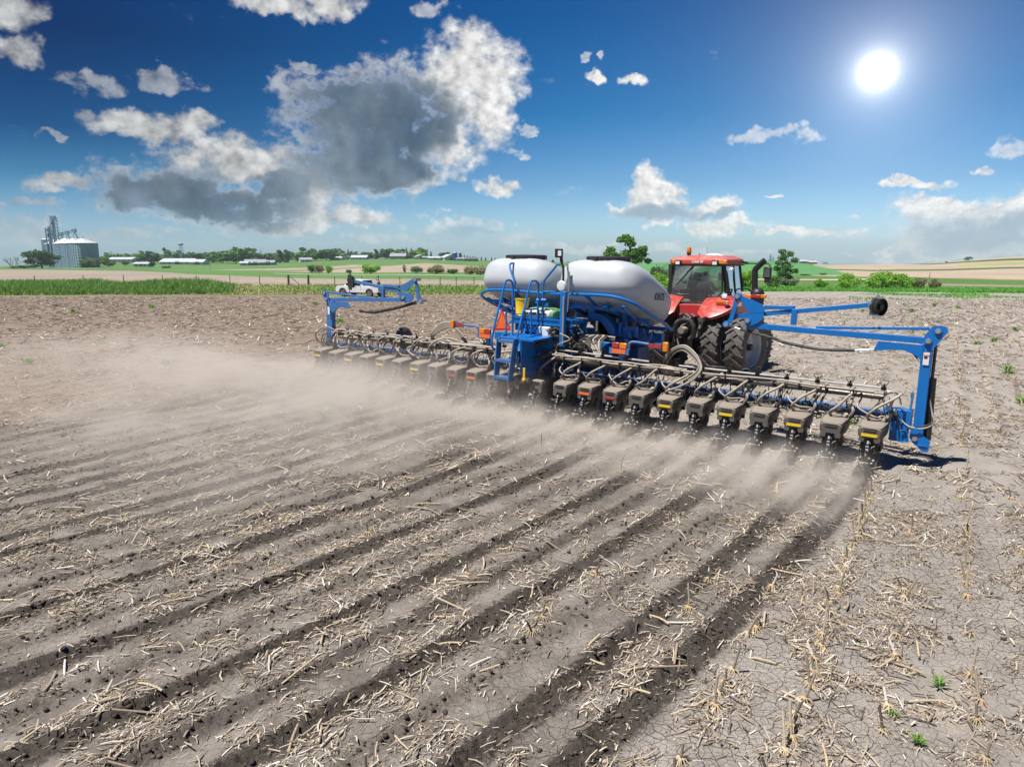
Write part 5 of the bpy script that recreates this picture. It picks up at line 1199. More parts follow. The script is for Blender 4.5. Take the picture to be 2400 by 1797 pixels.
# exhaust, mirrors, side lights
mb = MB(); p0, p1, p2, p3 = tq(1310, 600, 1.4), tq(1312, 400, 1.4), tq(1340, 325, 1.4), tq(1428, 245, 1.4)
mb.tube([p0, p1, tq(1318, 350, 1.4), p2, tq(1380, 285, 1.4), p3], .10, 14, smooth=5); tpart(mb, 'exhaust_stack', 'black')
c0, c1 = tq(1335, 750, 1.4), tq(1335, 575, 1.4); r0 = (tq(1410, 650, 1.4)[0] - tq(1262, 650, 1.4)[0]) / 2
mb = MB(); mb.lathe([(r0 * .95, 0), (r0, .05), (r0, c1[2] - c0[2] - .14), (r0 * .86, c1[2] - c0[2] - .04), (r0 * .5, c1[2] - c0[2] + .03), (.05, c1[2] - c0[2] + .04)], c0, (0, 0, 1), 24); tpart(mb, 'exhaust_canister', 'black')
mb = MB(); mb.tube([tq(1085, 620, .6), tq(1110, 575, .8), tq(1180, 568, 1.0), tq(1255, 580, 1.2), tq(1270, 640, 1.2), tq(1270, 690, 1.2)], .022, 8, smooth=5); tpart(mb, 'grab_rail', 'black')
mb = MB(); mb.bar(tq(1150, 262, 1.35), tq(1230, 278, 1.35), .06, .08); mb.tube([tq(1225, 278, 1.35), tq(1470, 286, 1.35), tq(1482, 300, 1.35), tq(1484, 325, 1.35)], .022, 8); ma = tpart(mb, 'mirror_arm', 'black')
mb = MB(); mb.box(tq(1455, 385, 1.35), (.26, .12, .38)); mb.box(tq(1453, 470, 1.35), (.19, .10, .17)); mb.build('mirror_housing', M['black'], ma, bevel=.03, seg=3)
mb = MB(); c = tq(1448, 385, 1.28); mb.box(c, (.19, .01, .30)); mb.build('mirror_glass', M['darkglass'], ma)
mb = MB(); mb.box(tq(352, 330, 1.3), (.14, .1, .2)); mb.box(tq(350, 400, 1.3), (.13, .1, .30)); mb.tube([tq(352, 300, 1.3), tq(385, 300, 1.2)], .02, 6); tpart(mb, 'mirror_arm', 'black', bevel=.02)
for xa, xb, m in ((1160, 1272, 'amber'), (1273, 1380, 'redlens'), (1382, 1440, 'amber')):
    a_, b_ = tq(xa, 652, .35), tq(xb, 656, .35); mb = MB(); mb.bar(a_, b_, .08, .11, (0, 0, 1)); tpart(mb, 'side_marker_lamp', m, bevel=.012)
mb = MB(); mb.bar(tq(1085, 632, .4), tq(1400, 640, .42), .03, .03); tpart(mb, 'lamp_bracket', 'black')
# hitch and couplings behind the cab
hb2 = random.Random(3)
mb = MB()
for k in range(18):
    c = tq(430 + hb2.random() * 280, 880 + hb2.random() * 260, -.75 - hb2.random() * .3); mb.box(c, (hb2.uniform(.04, .12), .1, hb2.uniform(.05, .2))); mb.tube([c, (c[0] + hb2.uniform(-.1, .1), c[1], c[2] + hb2.uniform(.05, .2))], .02, 6)
mb.bar(tq(420, 960, -.8), tq(380, 1200, -.8), .08, .08, (0, 1, 0)); mb.bar(tq(690, 960, -.9), tq(640, 1180, -.9), .09, .09, (0, 1, 0)); tpart(mb, 'hitch', 'iron')
mb = MB()
for k in range(8):
    c = tq(480 + 22 * k, 865 + (k % 3) * 18, -.9); mb.tube([c, (c[0], c[1] - .12, c[2] + .03)], .035, 8)
tpart(mb, 'hydraulic_couplers', 'silver')
mb = MB(); mb.tube([tq(700, 900, -1.0), tq(705, 945, -1.0)], [.13, .10], 14); mb.tube([tq(705, 945, -1.0), tq(655, 1130, -1.0)], .055, 10); tpart(mb, 'hydraulic_ram', 'pipe')
for k, pts in enumerate((((390, 1050), (420, 960), (480, 925), (560, 930), (610, 1000), (600, 1110), (540, 1160)), ((400, 1180), (390, 1080), (440, 1030), (500, 1080), (510, 1190)), ((440, 1210), (430, 1130), (470, 1000), (540, 960)))):
    mb = MB(); mb.tube([tq(*q, -1.35) for q in pts], .075 if k == 0 else .03, 10, smooth=6); tpart(mb, 'planter_hose', 'hose_dark' if k != 2 else 'hose')
mb = MB(); c = tq(515, 1035, -1.3); mb.tube([c, (c[0], c[1] - .3, c[2])], .11, 14); tpart(mb, 'filter', 'pipe')
mb = MB()
for k in range(7): a = k * .45; c = tq(440, 1120, -1.4); mb.tube([c, (c[0] + .22 * math.cos(a), c[1], c[2] + .3 * math.sin(a))], .012, 5)
tpart(mb, 'pto_guard', 'iron')

# ------------------------------------------------------------------ people
def skin_mesh(name, nodes, edges, mat, levels=2):
    me = bpy.data.meshes.new(name); me.from_pydata([n[:3] for n in nodes], edges, [])
    o = bpy.data.objects.new(name, me); COL.objects.link(o)
    sk = o.modifiers.new('skin', 'SKIN'); sk.use_smooth_shade = True
    for i, n in enumerate(nodes): r = n[3]; me.skin_vertices[0].data[i].radius = (r, n[4] if len(n) > 4 else r)
    me.skin_vertices[0].data[0].use_root = True
    sd = o.modifiers.new('sub', 'SUBSURF'); sd.levels = levels; sd.render_levels = levels
    bpy.context.view_layer.update()
    m2 = bpy.data.meshes.new_from_object(o.evaluated_get(bpy.context.evaluated_depsgraph_get())); m2.name = name
    bpy.data.objects.remove(o); m2.materials.clear(); m2.materials.append(mat)
    m2.polygons.foreach_set('use_smooth', [True] * len(m2.polygons)); return m2
def arm_nodes(sh, elb, wr, s):
    """shoulder, elbow, wrist, then palm, four fingers and a thumb"""
    S, E, W = map(Vector, (sh, elb, wr)); d = (W - E).normalized(); lat = d.cross(Vector((0, 0, 1)));
    if lat.length < .1: lat = Vector((1, 0, 0))
    lat.normalize(); pal = W + d * .07; ns = [(*S, .055), (*((S + E) / 2), .05), (*E, .042), (*((E + W) / 2), .038), (*W, .028), (*pal, .036, .02)]
    es = [(0, 1), (1, 2), (2, 3), (3, 4), (4, 5)]
    for k, (off, L) in enumerate(((-.03, .065), (-.01, .075), (.01, .07), (.03, .055))):
        b = pal + lat * off + d * .03; t1 = b + d * L * .5; t2 = t1 + d * L * .35 + lat.cross(d) * .03; i = len(ns); ns += [(*b, .011), (*t1, .0095), (*t2, .0085)]; es += [(5, i), (i, i + 1), (i + 1, i + 2)]
    i = len(ns); b = pal - lat * .04; t = b - lat * .03 + d * .04; ns += [(*b, .012), (*t, .01)]; es += [(5, i), (i, i + 1)]
    return ns, es
def person(name, pose, label, shirt, trousers, capmat, loc, rz):
    root = empty(name, loc, rz); tag(root, label, 'person')
    p = pose; N_ = []; E_ = []
    def chain(pts, start=None):
        prev = start
        for q in pts:
            N_.append(q); i = len(N_) - 1
            if prev is not None: E_.append((prev, i))
            prev = i
        return prev
    pel = chain([(*p['pelvis'], .13, .10)]); sp_ = chain([(*p['waist'], .125, .095), (*p['chest'], .16, .105)], pel); nk = chain([(*p['neck'], .055), (*p['head'], .085, .095), (*p['crown'], .08, .09)], sp_)
    for s in (0, 1):
        chain([(*p['hip'][s], .085), (*p['knee'][s], .058), (*((Vector(p['knee'][s]) + Vector(p['ankle'][s])) / 2), .052), (*p['ankle'][s], .036), (*p['toe'][s], .035)], pel)
        ns, es = arm_nodes(p['sh'][s], p['elb'][s], p['wr'][s], s); b = len(N_); N_.extend(ns); E_.append((sp_, b)); E_.extend((a + b, c + b) for a, c in es)
    body = obj('body', skin_mesh('body', N_, E_, M['skin']), root)
    # face
    h = Vector(p['head']); f = Vector(p['face']).normalized(); side = f.cross(Vector((0, 0, 1))).normalized()
    mb = MB(); mb.tube([h + f * .085 + Vector((0, 0, .03)), h + f * .112 - Vector((0, 0, .01))], [.012, .018], 8); mb.build('nose', M['skin'], root)
    mb = MB()
    for s in (-1, 1): mb.lathe([(.001, -.012), (.012, 0), (.001, .012)], h + f * .082 + side * (.032 * s) + Vector((0, 0, .025)), (0, 0, 1), 8)
    mb.build('eyes', M['ink'], root)
    mb = MB(); mb.tube([h + f * .088 + side * .025 - Vector((0, 0, .045)), h + f * .095 - Vector((0, 0, .047)), h + f * .088 - side * .025 - Vector((0, 0, .045))], .007, 6); mb.build('mouth', M['redlens'], root)
    mb = MB()
    for s in (-1, 1): mb.lathe([(.003, -.03), (.02, -.015), (.022, .012), (.004, .03)], h + side * (.088 * s), (0, 0, 1), 8)
    mb.build('ears', M['skin'], root)
    c = Vector(p['crown']); mb = MB(); mb.superell(c + Vector((0, 0, .0)), (.105, .115, .085), 1, 1, None, 18, 10); mb.prism([c + side * .085 + f * .07 - Vector((0, 0, .01)), c + side * .06 + f * .19 - Vector((0, 0, .03)), c - side * .06 + f * .19 - Vector((0, 0, .03)), c - side * .085 + f * .07 - Vector((0, 0, .01))], (0, 0, .014)); mb.build('cap', M[capmat], root)
    # shirt and trousers follow the body
    ns = [(*p['waist'], .15, .12), (*p['chest'], .185, .13), (*(Vector(p['chest']) * .35 + Vector(p['neck']) * .65), .09, .08), (*(Vector(p['pelvis']) * .6 + Vector(p['waist']) * .4), .15, .125)]; es = [(0, 1), (1, 2), (0, 3)]
    for s in (0, 1):
        b = len(ns); S, E2, W = Vector(p['sh'][s]), Vector(p['elb'][s]), Vector(p['wr'][s]); ns += [(*S, .075), (*((S + E2) / 2), .066), (*(E2 * .9 + S * .1), .058)]; es += [(1, b), (b, b + 1), (b + 1, b + 2)]
        if p.get('sleeves'): ns += [(*(E2 * .25 + W * .75), .046)]; es += [(b + 2, b + 3)]
    obj('shirt', skin_mesh('shirt', ns, es, M[shirt]), root)
    ns = [(*p['pelvis'], .148, .12)]; es = []
    for s in (0, 1):
        b = len(ns); k, a = Vector(p['knee'][s]), Vector(p['ankle'][s]); ns += [(*p['hip'][s], .10), (*k, .075), (*(k * .1 + a * .9), .065)]; es += [(0, b), (b, b + 1), (b + 1, b + 2)]
    obj('trousers', skin_mesh('trousers', ns, es, M[trousers]), root)
    mb = MB()
    for s in (0, 1): a, t = Vector(p['ankle'][s]), Vector(p['toe'][s]); mb.superell((a * .45 + t * .55) - Vector((0, 0, .01)), (.05, .145, .05), .8, .8, None, 14, 8)
    mb.build('shoes', M['black'], root)
    return root
stand = dict(pelvis=(0, 0, .95), waist=(0, 0, 1.10), chest=(0, .01, 1.32), neck=(0, .01, 1.50), head=(0, .03, 1.62), crown=(0, .02, 1.71), face=(0, 1, -.15), hip=((-.10, 0, .88), (.10, 0, .88)), knee=((-.11, .02, .48), (.11, .02, .48)), ankle=((-.12, -.01, .09), (.12, -.01, .09)), toe=((-.13, .14, .05), (.13, .14, .05)), sh=((-.20, 0, 1.42), (.20, 0, 1.42)), elb=((-.26, .14, 1.18), (.26, .14, 1.18)), wr=((-.10, .30, 1.40), (.10, .30, 1.40)))
pg = on(885, 92); person('person', stand, 'person in a grey shirt and cap behind the white pickup, hands raised', 'shirtgrey', 'jeans', 'cap', tuple(pg), R_(150))
hd = tq(748, 428, .42); zs = hd[2] - 1.62 * .98 + .42
sit = dict(pelvis=(0, .0, .50), waist=(0, .0, .68), chest=(0, .03, .93), neck=(0, .04, 1.12), head=(0.0, .06, 1.25), crown=(0, .05, 1.33), face=(.75, .66, -.05), hip=((-.11, .04, .50), (.11, .04, .50)), knee=((-.17, .46, .50), (.17, .46, .50)), ankle=((-.17, .52, .12), (.17, .52, .12)), toe=((-.17, .66, .07), (.17, .66, .07)), sh=((-.23, .02, 1.03), (.23, .02, 1.03)), elb=((-.30, .20, .78), (.33, .18, .80)), wr=((-.14, .48, .84), (.30, .46, .82)), sleeves=True)
_w = tractor.matrix_world @ Vector((hd[0], .36, hd[2] - 1.25))
drv = person('person', sit, 'driver in dark clothes and a cap, seated in the glass cab of the red tractor', 'shirtdark', 'jeans', 'cap', tuple(_w), -_h)
drv.name = 'driver'

# ------------------------------------------------------------------ white pickup parked on the verge
def build_pickup():
    ra = on(876, 80.0); th = R_(29.5); fx = np.array([-math.cos(th), math.sin(th), 0]); fy = np.array([-fx[1], fx[0], 0]) * 1.0   # forward, left
    O = ra + fx * 0 - fy * 0
    t = empty('pickup_truck'); t.matrix_world = frame_matrix(O - np.array([0, 0, 0]), fx, fy, np.array([0, 0, 1.]))
    tag(t, 'white crew cab pickup parked on the grassy edge of the field', 'pickup truck')
    hw = 1.0
    def tp(mb, nm, m, par=None, **k): return mb.build(nm, M[m], par or t, **k)
    prof = [(-1.30, .62), (-1.30, 1.18), (1.0, 1.20), (3.6, 1.20), (4.75, 1.13), (4.95, 1.0), (4.98, .55), (4.7, .45)]
    prof += [(4.42 - .0, .45), (4.40, .62), (4.25, .82), (3.9, .92), (3.55, .82), (3.40, .62), (3.38, .45), (.52, .45), (.50, .62), (.35, .82), (0, .92), (-.35, .82), (-.50, .62), (-.52, .45), (-1.1, .5)]
    mb = MB(); mb.prism([(x, -hw, z) for x, z in prof], (0, 2 * hw, 0)); tp(mb, 'body', 'white', bevel=.05, seg=3)
    cab = [(.95, 1.19, 1.0), (1.15, 1.86, .80), (2.9, 1.92, .80), (3.75, 1.19, .96)]
    vs = [(x, s * w, z) for s in (-1, 1) for x, z, w in cab]; mb = MB(); mb.add(vs, [(0, 1, 2, 3), (7, 6, 5, 4), (0, 4, 5, 1), (1, 5, 6, 2), (2, 6, 7, 3)]); tp(mb, 'cab', 'white', bevel=.05, seg=3)
    for s in (-1, 1):
        for x0, x1 in ((1.22, 2.12), (2.20, 3.2)):
            w = lambda z: s * (1.0 - (z - 1.19) / .7 * .2 + .012)
            xa = x0 + .10 if x0 < 1.5 else x0; xb = x1 if x1 < 2.5 else x1 - .35
            mb = MB(); mb.prism([(x0, w(1.25), 1.25), (xa, w(1.76), 1.76), (xb, w(1.76), 1.76), (x1 + (.1 if x1 > 2.5 else 0), w(1.25), 1.25)], (0, s * .012, 0)); tp(mb, 'side_window', 'darkglass')
        mb = MB(); mb.box((2.16, s * 1.004, .95), (.02, .012, .6)); mb.box((1.2, s * 1.004, .95), (.02, .012, .55)); mb.box((1.95, s * 1.01, 1.08), (.18, .02, .04)); mb.box((2.9, s * 1.01, 1.08), (.18, .02, .04)); tp(mb, 'door_seams', 'ink')
        mb = MB(); mb.span((.6, s * 1.0, .38), (3.3, s * 1.1, .45)); tp(mb, 'running_board', 'black')
        mb = MB(); mb.box((3.05, s * 1.18, 1.38), (.12, .22, .26)); tp(mb, 'mirror', 'black', bevel=.03)
        for cx in (0, 3.9):
            w_ = MB(); w_.lathe([(.24, -.14), (.36, -.15), (.40, -.12), (.41, 0), (.40, .12), (.36, .15), (.24, .14)], (cx, s * .86, .41), (0, s, 0), 28); wo = tp(w_, 'wheel', 'rubber')
            w_ = MB(); w_.lathe([(.26, .14), (.25, .10), (.10, .07), (.02, .10)], (cx, s * .86, .41), (0, s, 0), 24, cap=False)
            for k in range(6): a = k * 1.047; w_.bar((cx + .06 * math.cos(a), s * .99, .41 + .06 * math.sin(a)), (cx + .24 * math.cos(a), s * .99, .41 + .24 * math.sin(a)), .07, .04, (0, 1, 0))
            w_.build('rim', M['chrome'], wo)
            a_ = MB(); pts = [(cx + .50 * math.cos(R_(q)), s * 1.005, .42 + .50 * math.sin(R_(q))) for q in range(0, 181, 20)]; a_.tube(pts, .045, 6); tp(a_, 'wheel_arch', 'black')
        mb = MB(); mb.box((-1.30, s * .88, 1.0), (.04, .16, .34)); tp(mb, 'tail_lamp', 'redlens', bevel=.01)
        mb = MB(); mb.box((4.90, s * .78, .95), (.12, .36, .14)); tp(mb, 'headlamp', 'lamp', bevel=.01)
    mb = MB(); mb.span((-1.48, -.98, .55), (-1.28, .98, .72)); tp(mb, 'rear_bumper', 'chrome', bevel=.03)
    mb = MB(); mb.span((4.90, -.98, .48), (5.08, .98, .66)); tp(mb, 'front_bumper', 'chrome', bevel=.03)
    mb = MB(); mb.span((4.96, -.55, .72), (5.0, .55, 1.05)); tp(mb, 'grille', 'black')
    mb = MB(); mb.prism([(.97, -.80, 1.28), (.97, .80, 1.28), (1.10, .72, 1.78), (1.10, -.72, 1.78)], (-.02, 0, 0)); tp(mb, 'rear_window', 'darkglass')
    mb = MB(); mb.prism([(3.62, -.86, 1.26), (3.62, .86, 1.26), (2.98, .74, 1.84), (2.98, -.74, 1.84)], (.03, 0, .03)); tp(mb, 'windscreen', 'darkglass')
build_pickup()
# ------------------------------------------------------------------ vegetation builders
def leaf_cloud(blobs, n, size, cols, rng, flat=.0):
    """leaf clumps spread through several ellipsoids: blobs (x, y, z, rx, ry, rz, weight)"""
    B = np.array(blobs, float); w = B[:, 6] / B[:, 6].sum(); k = rng.choice(len(B), n, p=w)
    d = rng.normal(size=(n, 3)); d /= np.linalg.norm(d, axis=1, keepdims=True)
    r = rng.random(n) ** .45; lump = .8 + .4 * np.sin(d[:, 0] * 5 + k) * np.sin(d[:, 1] * 4 - k) * np.sin(d[:, 2] * 5 + 2 * k)
    c = B[k, :3] + d * B[k, 3:6] * (r * lump)[:, None]
    a = rng.normal(size=(n, 3)); a += d * .6; a /= np.linalg.norm(a, axis=1, keepdims=True)
    b = np.cross(a, rng.normal(size=(n, 3))); b /= np.linalg.norm(b, axis=1, keepdims=True); e = np.cross(a, b)
    s = size * (.6 + .8 * rng.random(n))[:, None]
    v = np.stack([c - b * s, c - e * s * .6 + b * s * .1, c + b * s, c + e * s * .6 - b * s * .15], 1).reshape(-1, 3)
    q = np.arange(4 * n).reshape(n, 4)
    cc = np.array(cols)[rng.integers(0, len(cols), n)] * 1.75 * (.7 + .6 * rng.random((n, 1)))
    return v, q, np.repeat(cc, 4, 0)
def limb_mesh(h, r, spread, rng, n=6, lo=.3, name='trunk'):
    mb = MB(); mb.tube([(0, 0, -.2), (.02 * h, 0, h * .3), (.0, .02 * h, h * .62), (.01 * h, 0, h * .88)], [r * 1.3, r, r * .7, r * .25], 8, smooth=3)
    for k in range(n):
        th = k * 2.4 + rng.random(); z0 = h * (lo + .45 * k / n); L = spread * (.6 + .5 * rng.random())
        mb.tube([(0, 0, z0), (L * .45 * math.cos(th), L * .45 * math.sin(th), z0 + L * .35), (L * math.cos(th + .2), L * math.sin(th + .2), z0 + L * .75)], [r * .55, r * .35, r * .1], 6, smooth=2)
    return mb.mesh(name, M['bark'])
GREENS = [(.045, .10, .028), (.06, .125, .03), (.035, .085, .025), (.075, .14, .035)]
DARKG = [(.030, .07, .022), (.04, .085, .026), (.025, .06, .02)]
BRIGHT = [(.10, .20, .02), (.13, .24, .025), (.08, .17, .02), (.16, .26, .035)]
BROWN = [(.15, .13, .07), (.12, .12, .055), (.18, .15, .085), (.09, .11, .045)]
GREY = [(.08, .12, .055), (.10, .135, .07), (.065, .105, .05)]
def crown_blobs(kind, rng):
    """unit crown: height 1, width about 1"""
    L = []
    if kind in ('round', 'oak'):
        L.append((0, 0, .52, .36, .36, .36, 2.2)); L.append((0, 0, .24, .36, .36, .16, 1.1))
        for k in range(11):
            th = k * 2.4 + rng.random(); z = .22 + .62 * rng.random(); rr2 = .36 * math.sqrt(max(.1, 1 - ((z - .5) / .5) ** 2))
            L.append((rr2 * math.cos(th), rr2 * math.sin(th), z, .15 + .07 * rng.random(), .15 + .07 * rng.random(), .12 + .05 * rng.random(), .8))
    elif kind == 'tall':
        for k in range(9):
            th = k * 2.4 + rng.random(); z = .12 + .8 * k / 8; w = .30 * math.sin(math.pi * min(1, .25 + .75 * (1 - abs(z - .5) * 1.3)))
            L.append((w * .7 * math.cos(th), w * .7 * math.sin(th), z, .22, .22, .14, 1))
    elif kind == 'conifer':
        for k in range(8):
            z = .12 + .8 * k / 7; w = .42 * (1 - k / 7.6); L.append((0, 0, z, w + .03, w + .03, .09, w + .1))
    elif kind == 'bush':
        for k in range(10):
            th = k * 2.4 + rng.random(); rr2 = .33 * rng.random() ** .5; L.append((rr2 * math.cos(th), rr2 * math.sin(th), .28 + .38 * rng.random() * (1 - rr2), .20 + .08 * rng.random(), .20 + .08 * rng.random(), .22 + .1 * rng.random(), 1))
        L.append((0, 0, .25, .42, .42, .24, 2))
    elif kind == 'poplar':
        for k in range(6): L.append((0, 0, .15 + .14 * k, .17 - .012 * k, .17 - .012 * k, .14, 1))
    elif kind == 'sparse':
        for k in range(13):
            th = k * 2.4 + rng.random(); z = .25 + .7 * k / 12; w = .36 * (1 - abs(z - .55) * 1.2)
            L.append((w * math.cos(th) * rng.random() ** .3, w * math.sin(th), z, .18, .18, .10, 1))
        L.append((0, 0, .5, .25, .25, .32, 2.5)); L.append((0, 0, .2, .3, .3, .14, 1))
    return L
PAL = dict(green=GREENS, dark=DARKG, bright=BRIGHT, brown=BROWN, grey=GREY)
PROTO = {}
def crown_proto(kind, pal, var, n, leaf):
    key = (kind, pal, var, n)
    if key not in PROTO:
        rng = np.random.default_rng(hash((kind, pal)) % 1000 + var * 13 + 5) if False else np.random.default_rng(sum(map(ord, kind + pal)) + var * 13)
        v, q, c = leaf_cloud(crown_blobs(kind, rng), n, leaf, PAL[pal], rng)
        tr = limb_mesh(.75 if kind != 'bush' else .45, .022 if kind != 'bush' else .02, .28, rng)
        PROTO[key] = (fast_mesh('crown', v, q, None, M['leaf'], False, c), tr)
    return PROTO[key]
def plant(px, top, wpx, Y, kind, pal, label, cat='tree', name='tree', group=None, n=700, leaf=.05, var=0, base=None):
    g = on(px, Y); d = Y * CP * CP + .0
    ztop = CAMH - (top - YH) * Y / 1694.0; h = max(.6, ztop - g[2]); w = wpx * Y / 1694.0
    cm, tm_ = crown_proto(kind, pal, var % 4, n, leaf)
    t = empty(name, tuple(g), random.random() * 6.28); t.scale = (w * 1.08, w * 1.08, h * 1.02)
    tag(t, label, cat, group)
    obj('crown', cm, t); obj('trunk', tm_, t)
    return t
ADJ = dict(green='leafy green', dark='dark green', bright='bright yellow-green', brown='brownish half-leafed', grey='grey-green')
SHP = dict(round='rounded', oak='broad', tall='tall', conifer='pointed evergreen', bush='bushy', poplar='narrow', sparse='open-crowned')
# village tree line on the far hill (photo column, crown top, width, distance, form, tone)
VT = [(240, 600, 20, 520, 'round', 'green'), (267, 589, 33, 650, 'round', 'green'), (291, 592, 16, 640, 'round', 'green'), (308, 597, 13, 640, 'round', 'grey'), (336, 587, 26, 620, 'oak', 'green'), (358, 587, 30, 600, 'oak', 'dark'), (375, 591, 23, 600, 'round', 'green'),
      (389, 583, 17, 690, 'tall', 'dark'), (407, 585, 28, 680, 'round', 'green'), (427, 590, 22, 680, 'round', 'green'), (458, 590, 30, 650, 'oak', 'dark'), (485, 586, 32, 650, 'oak', 'dark'), (498, 591, 28, 620, 'round', 'green'), (521, 587, 35, 620, 'oak', 'green'), (551, 578, 40, 610, 'oak', 'green'), (581, 579, 37, 615, 'oak', 'green'),
      (618, 589, 37, 610, 'oak', 'dark'), (641, 596, 20, 610, 'round', 'green'), (657, 587, 21, 600, 'tall', 'dark'), (674, 587, 23, 600, 'tall', 'dark'), (695, 589, 26, 620, 'round', 'green'), (722, 578, 30, 640, 'oak', 'green'), (738, 587, 24, 630, 'round', 'green'), (764, 579, 37, 630, 'oak', 'dark'), (791, 581, 26, 660, 'round', 'green'),
      (816, 584, 9, 660, 'conifer', 'dark'), (829, 587, 18, 660, 'round', 'grey'), (855, 589, 14, 660, 'round', 'green'), (870, 591, 19, 660, 'round', 'green'), (883, 585, 15, 665, 'tall', 'dark'), (907, 579, 27, 665, 'oak', 'dark'), (938, 581, 22, 690, 'round', 'green'), (953, 581, 10, 690, 'conifer', 'grey'), (964, 582, 10, 690, 'conifer', 'dark'),
      (982, 580, 32, 690, 'oak', 'green'), (986, 588, 17, 670, 'round', 'bright'), (960, 596, 17, 650, 'round', 'green'), (1010, 589, 9, 690, 'conifer', 'dark'), (1042, 588, 20, 690, 'oak', 'dark')] + \
     [(1082 + 6.5 * k, 597 + k * .8, 8, 660, 'poplar', 'green') for k in range(6)] + [(1128, 602, 8, 660, 'poplar', 'green'), (1138, 603, 8, 660, 'poplar', 'grey'), (1152, 603, 7, 660, 'poplar', 'green'), (1160, 604, 7, 660, 'poplar', 'green'),
      (1296, 608, 10, 640, 'conifer', 'dark'), (1332, 614, 9, 640, 'conifer', 'grey'), (1352, 609, 8, 640, 'conifer', 'dark')]
for i, (px, top, w, Y, k, p) in enumerate(VT):
    plant(px, top, w * (1.3 if k in ('round', 'oak') else 1.15), Y, k, p, f'{ADJ[p]} {SHP[k]} tree, {ordinal(i + 1)} from the left in the village tree line', 'tree', 'village_tree' if k != 'conifer' else 'conifer_tree', 'trees along the village skyline', 700, .085, i)
# a second rank behind closes the gaps
_r = random.Random(12); _x = 236
for i in range(46):
    _x += 17 + _r.random() * 3; p = _r.choice(('green', 'green', 'dark', 'grey')); tp2 = np.interp(_x, [230, 400, 560, 760, 1000], [600, 594, 591, 590, 594]) + _r.uniform(-3, 4)
    if _x > 1012: break
    plant(_x, tp2, 32 + _r.random() * 10, 700 + _r.random() * 14, 'oak', p, f'{ADJ[p]} tree in the rear rank behind the village, {ordinal(i + 1)} from the left', 'tree', 'village_tree', 'trees in the rear rank of the village', 600, .09, i)
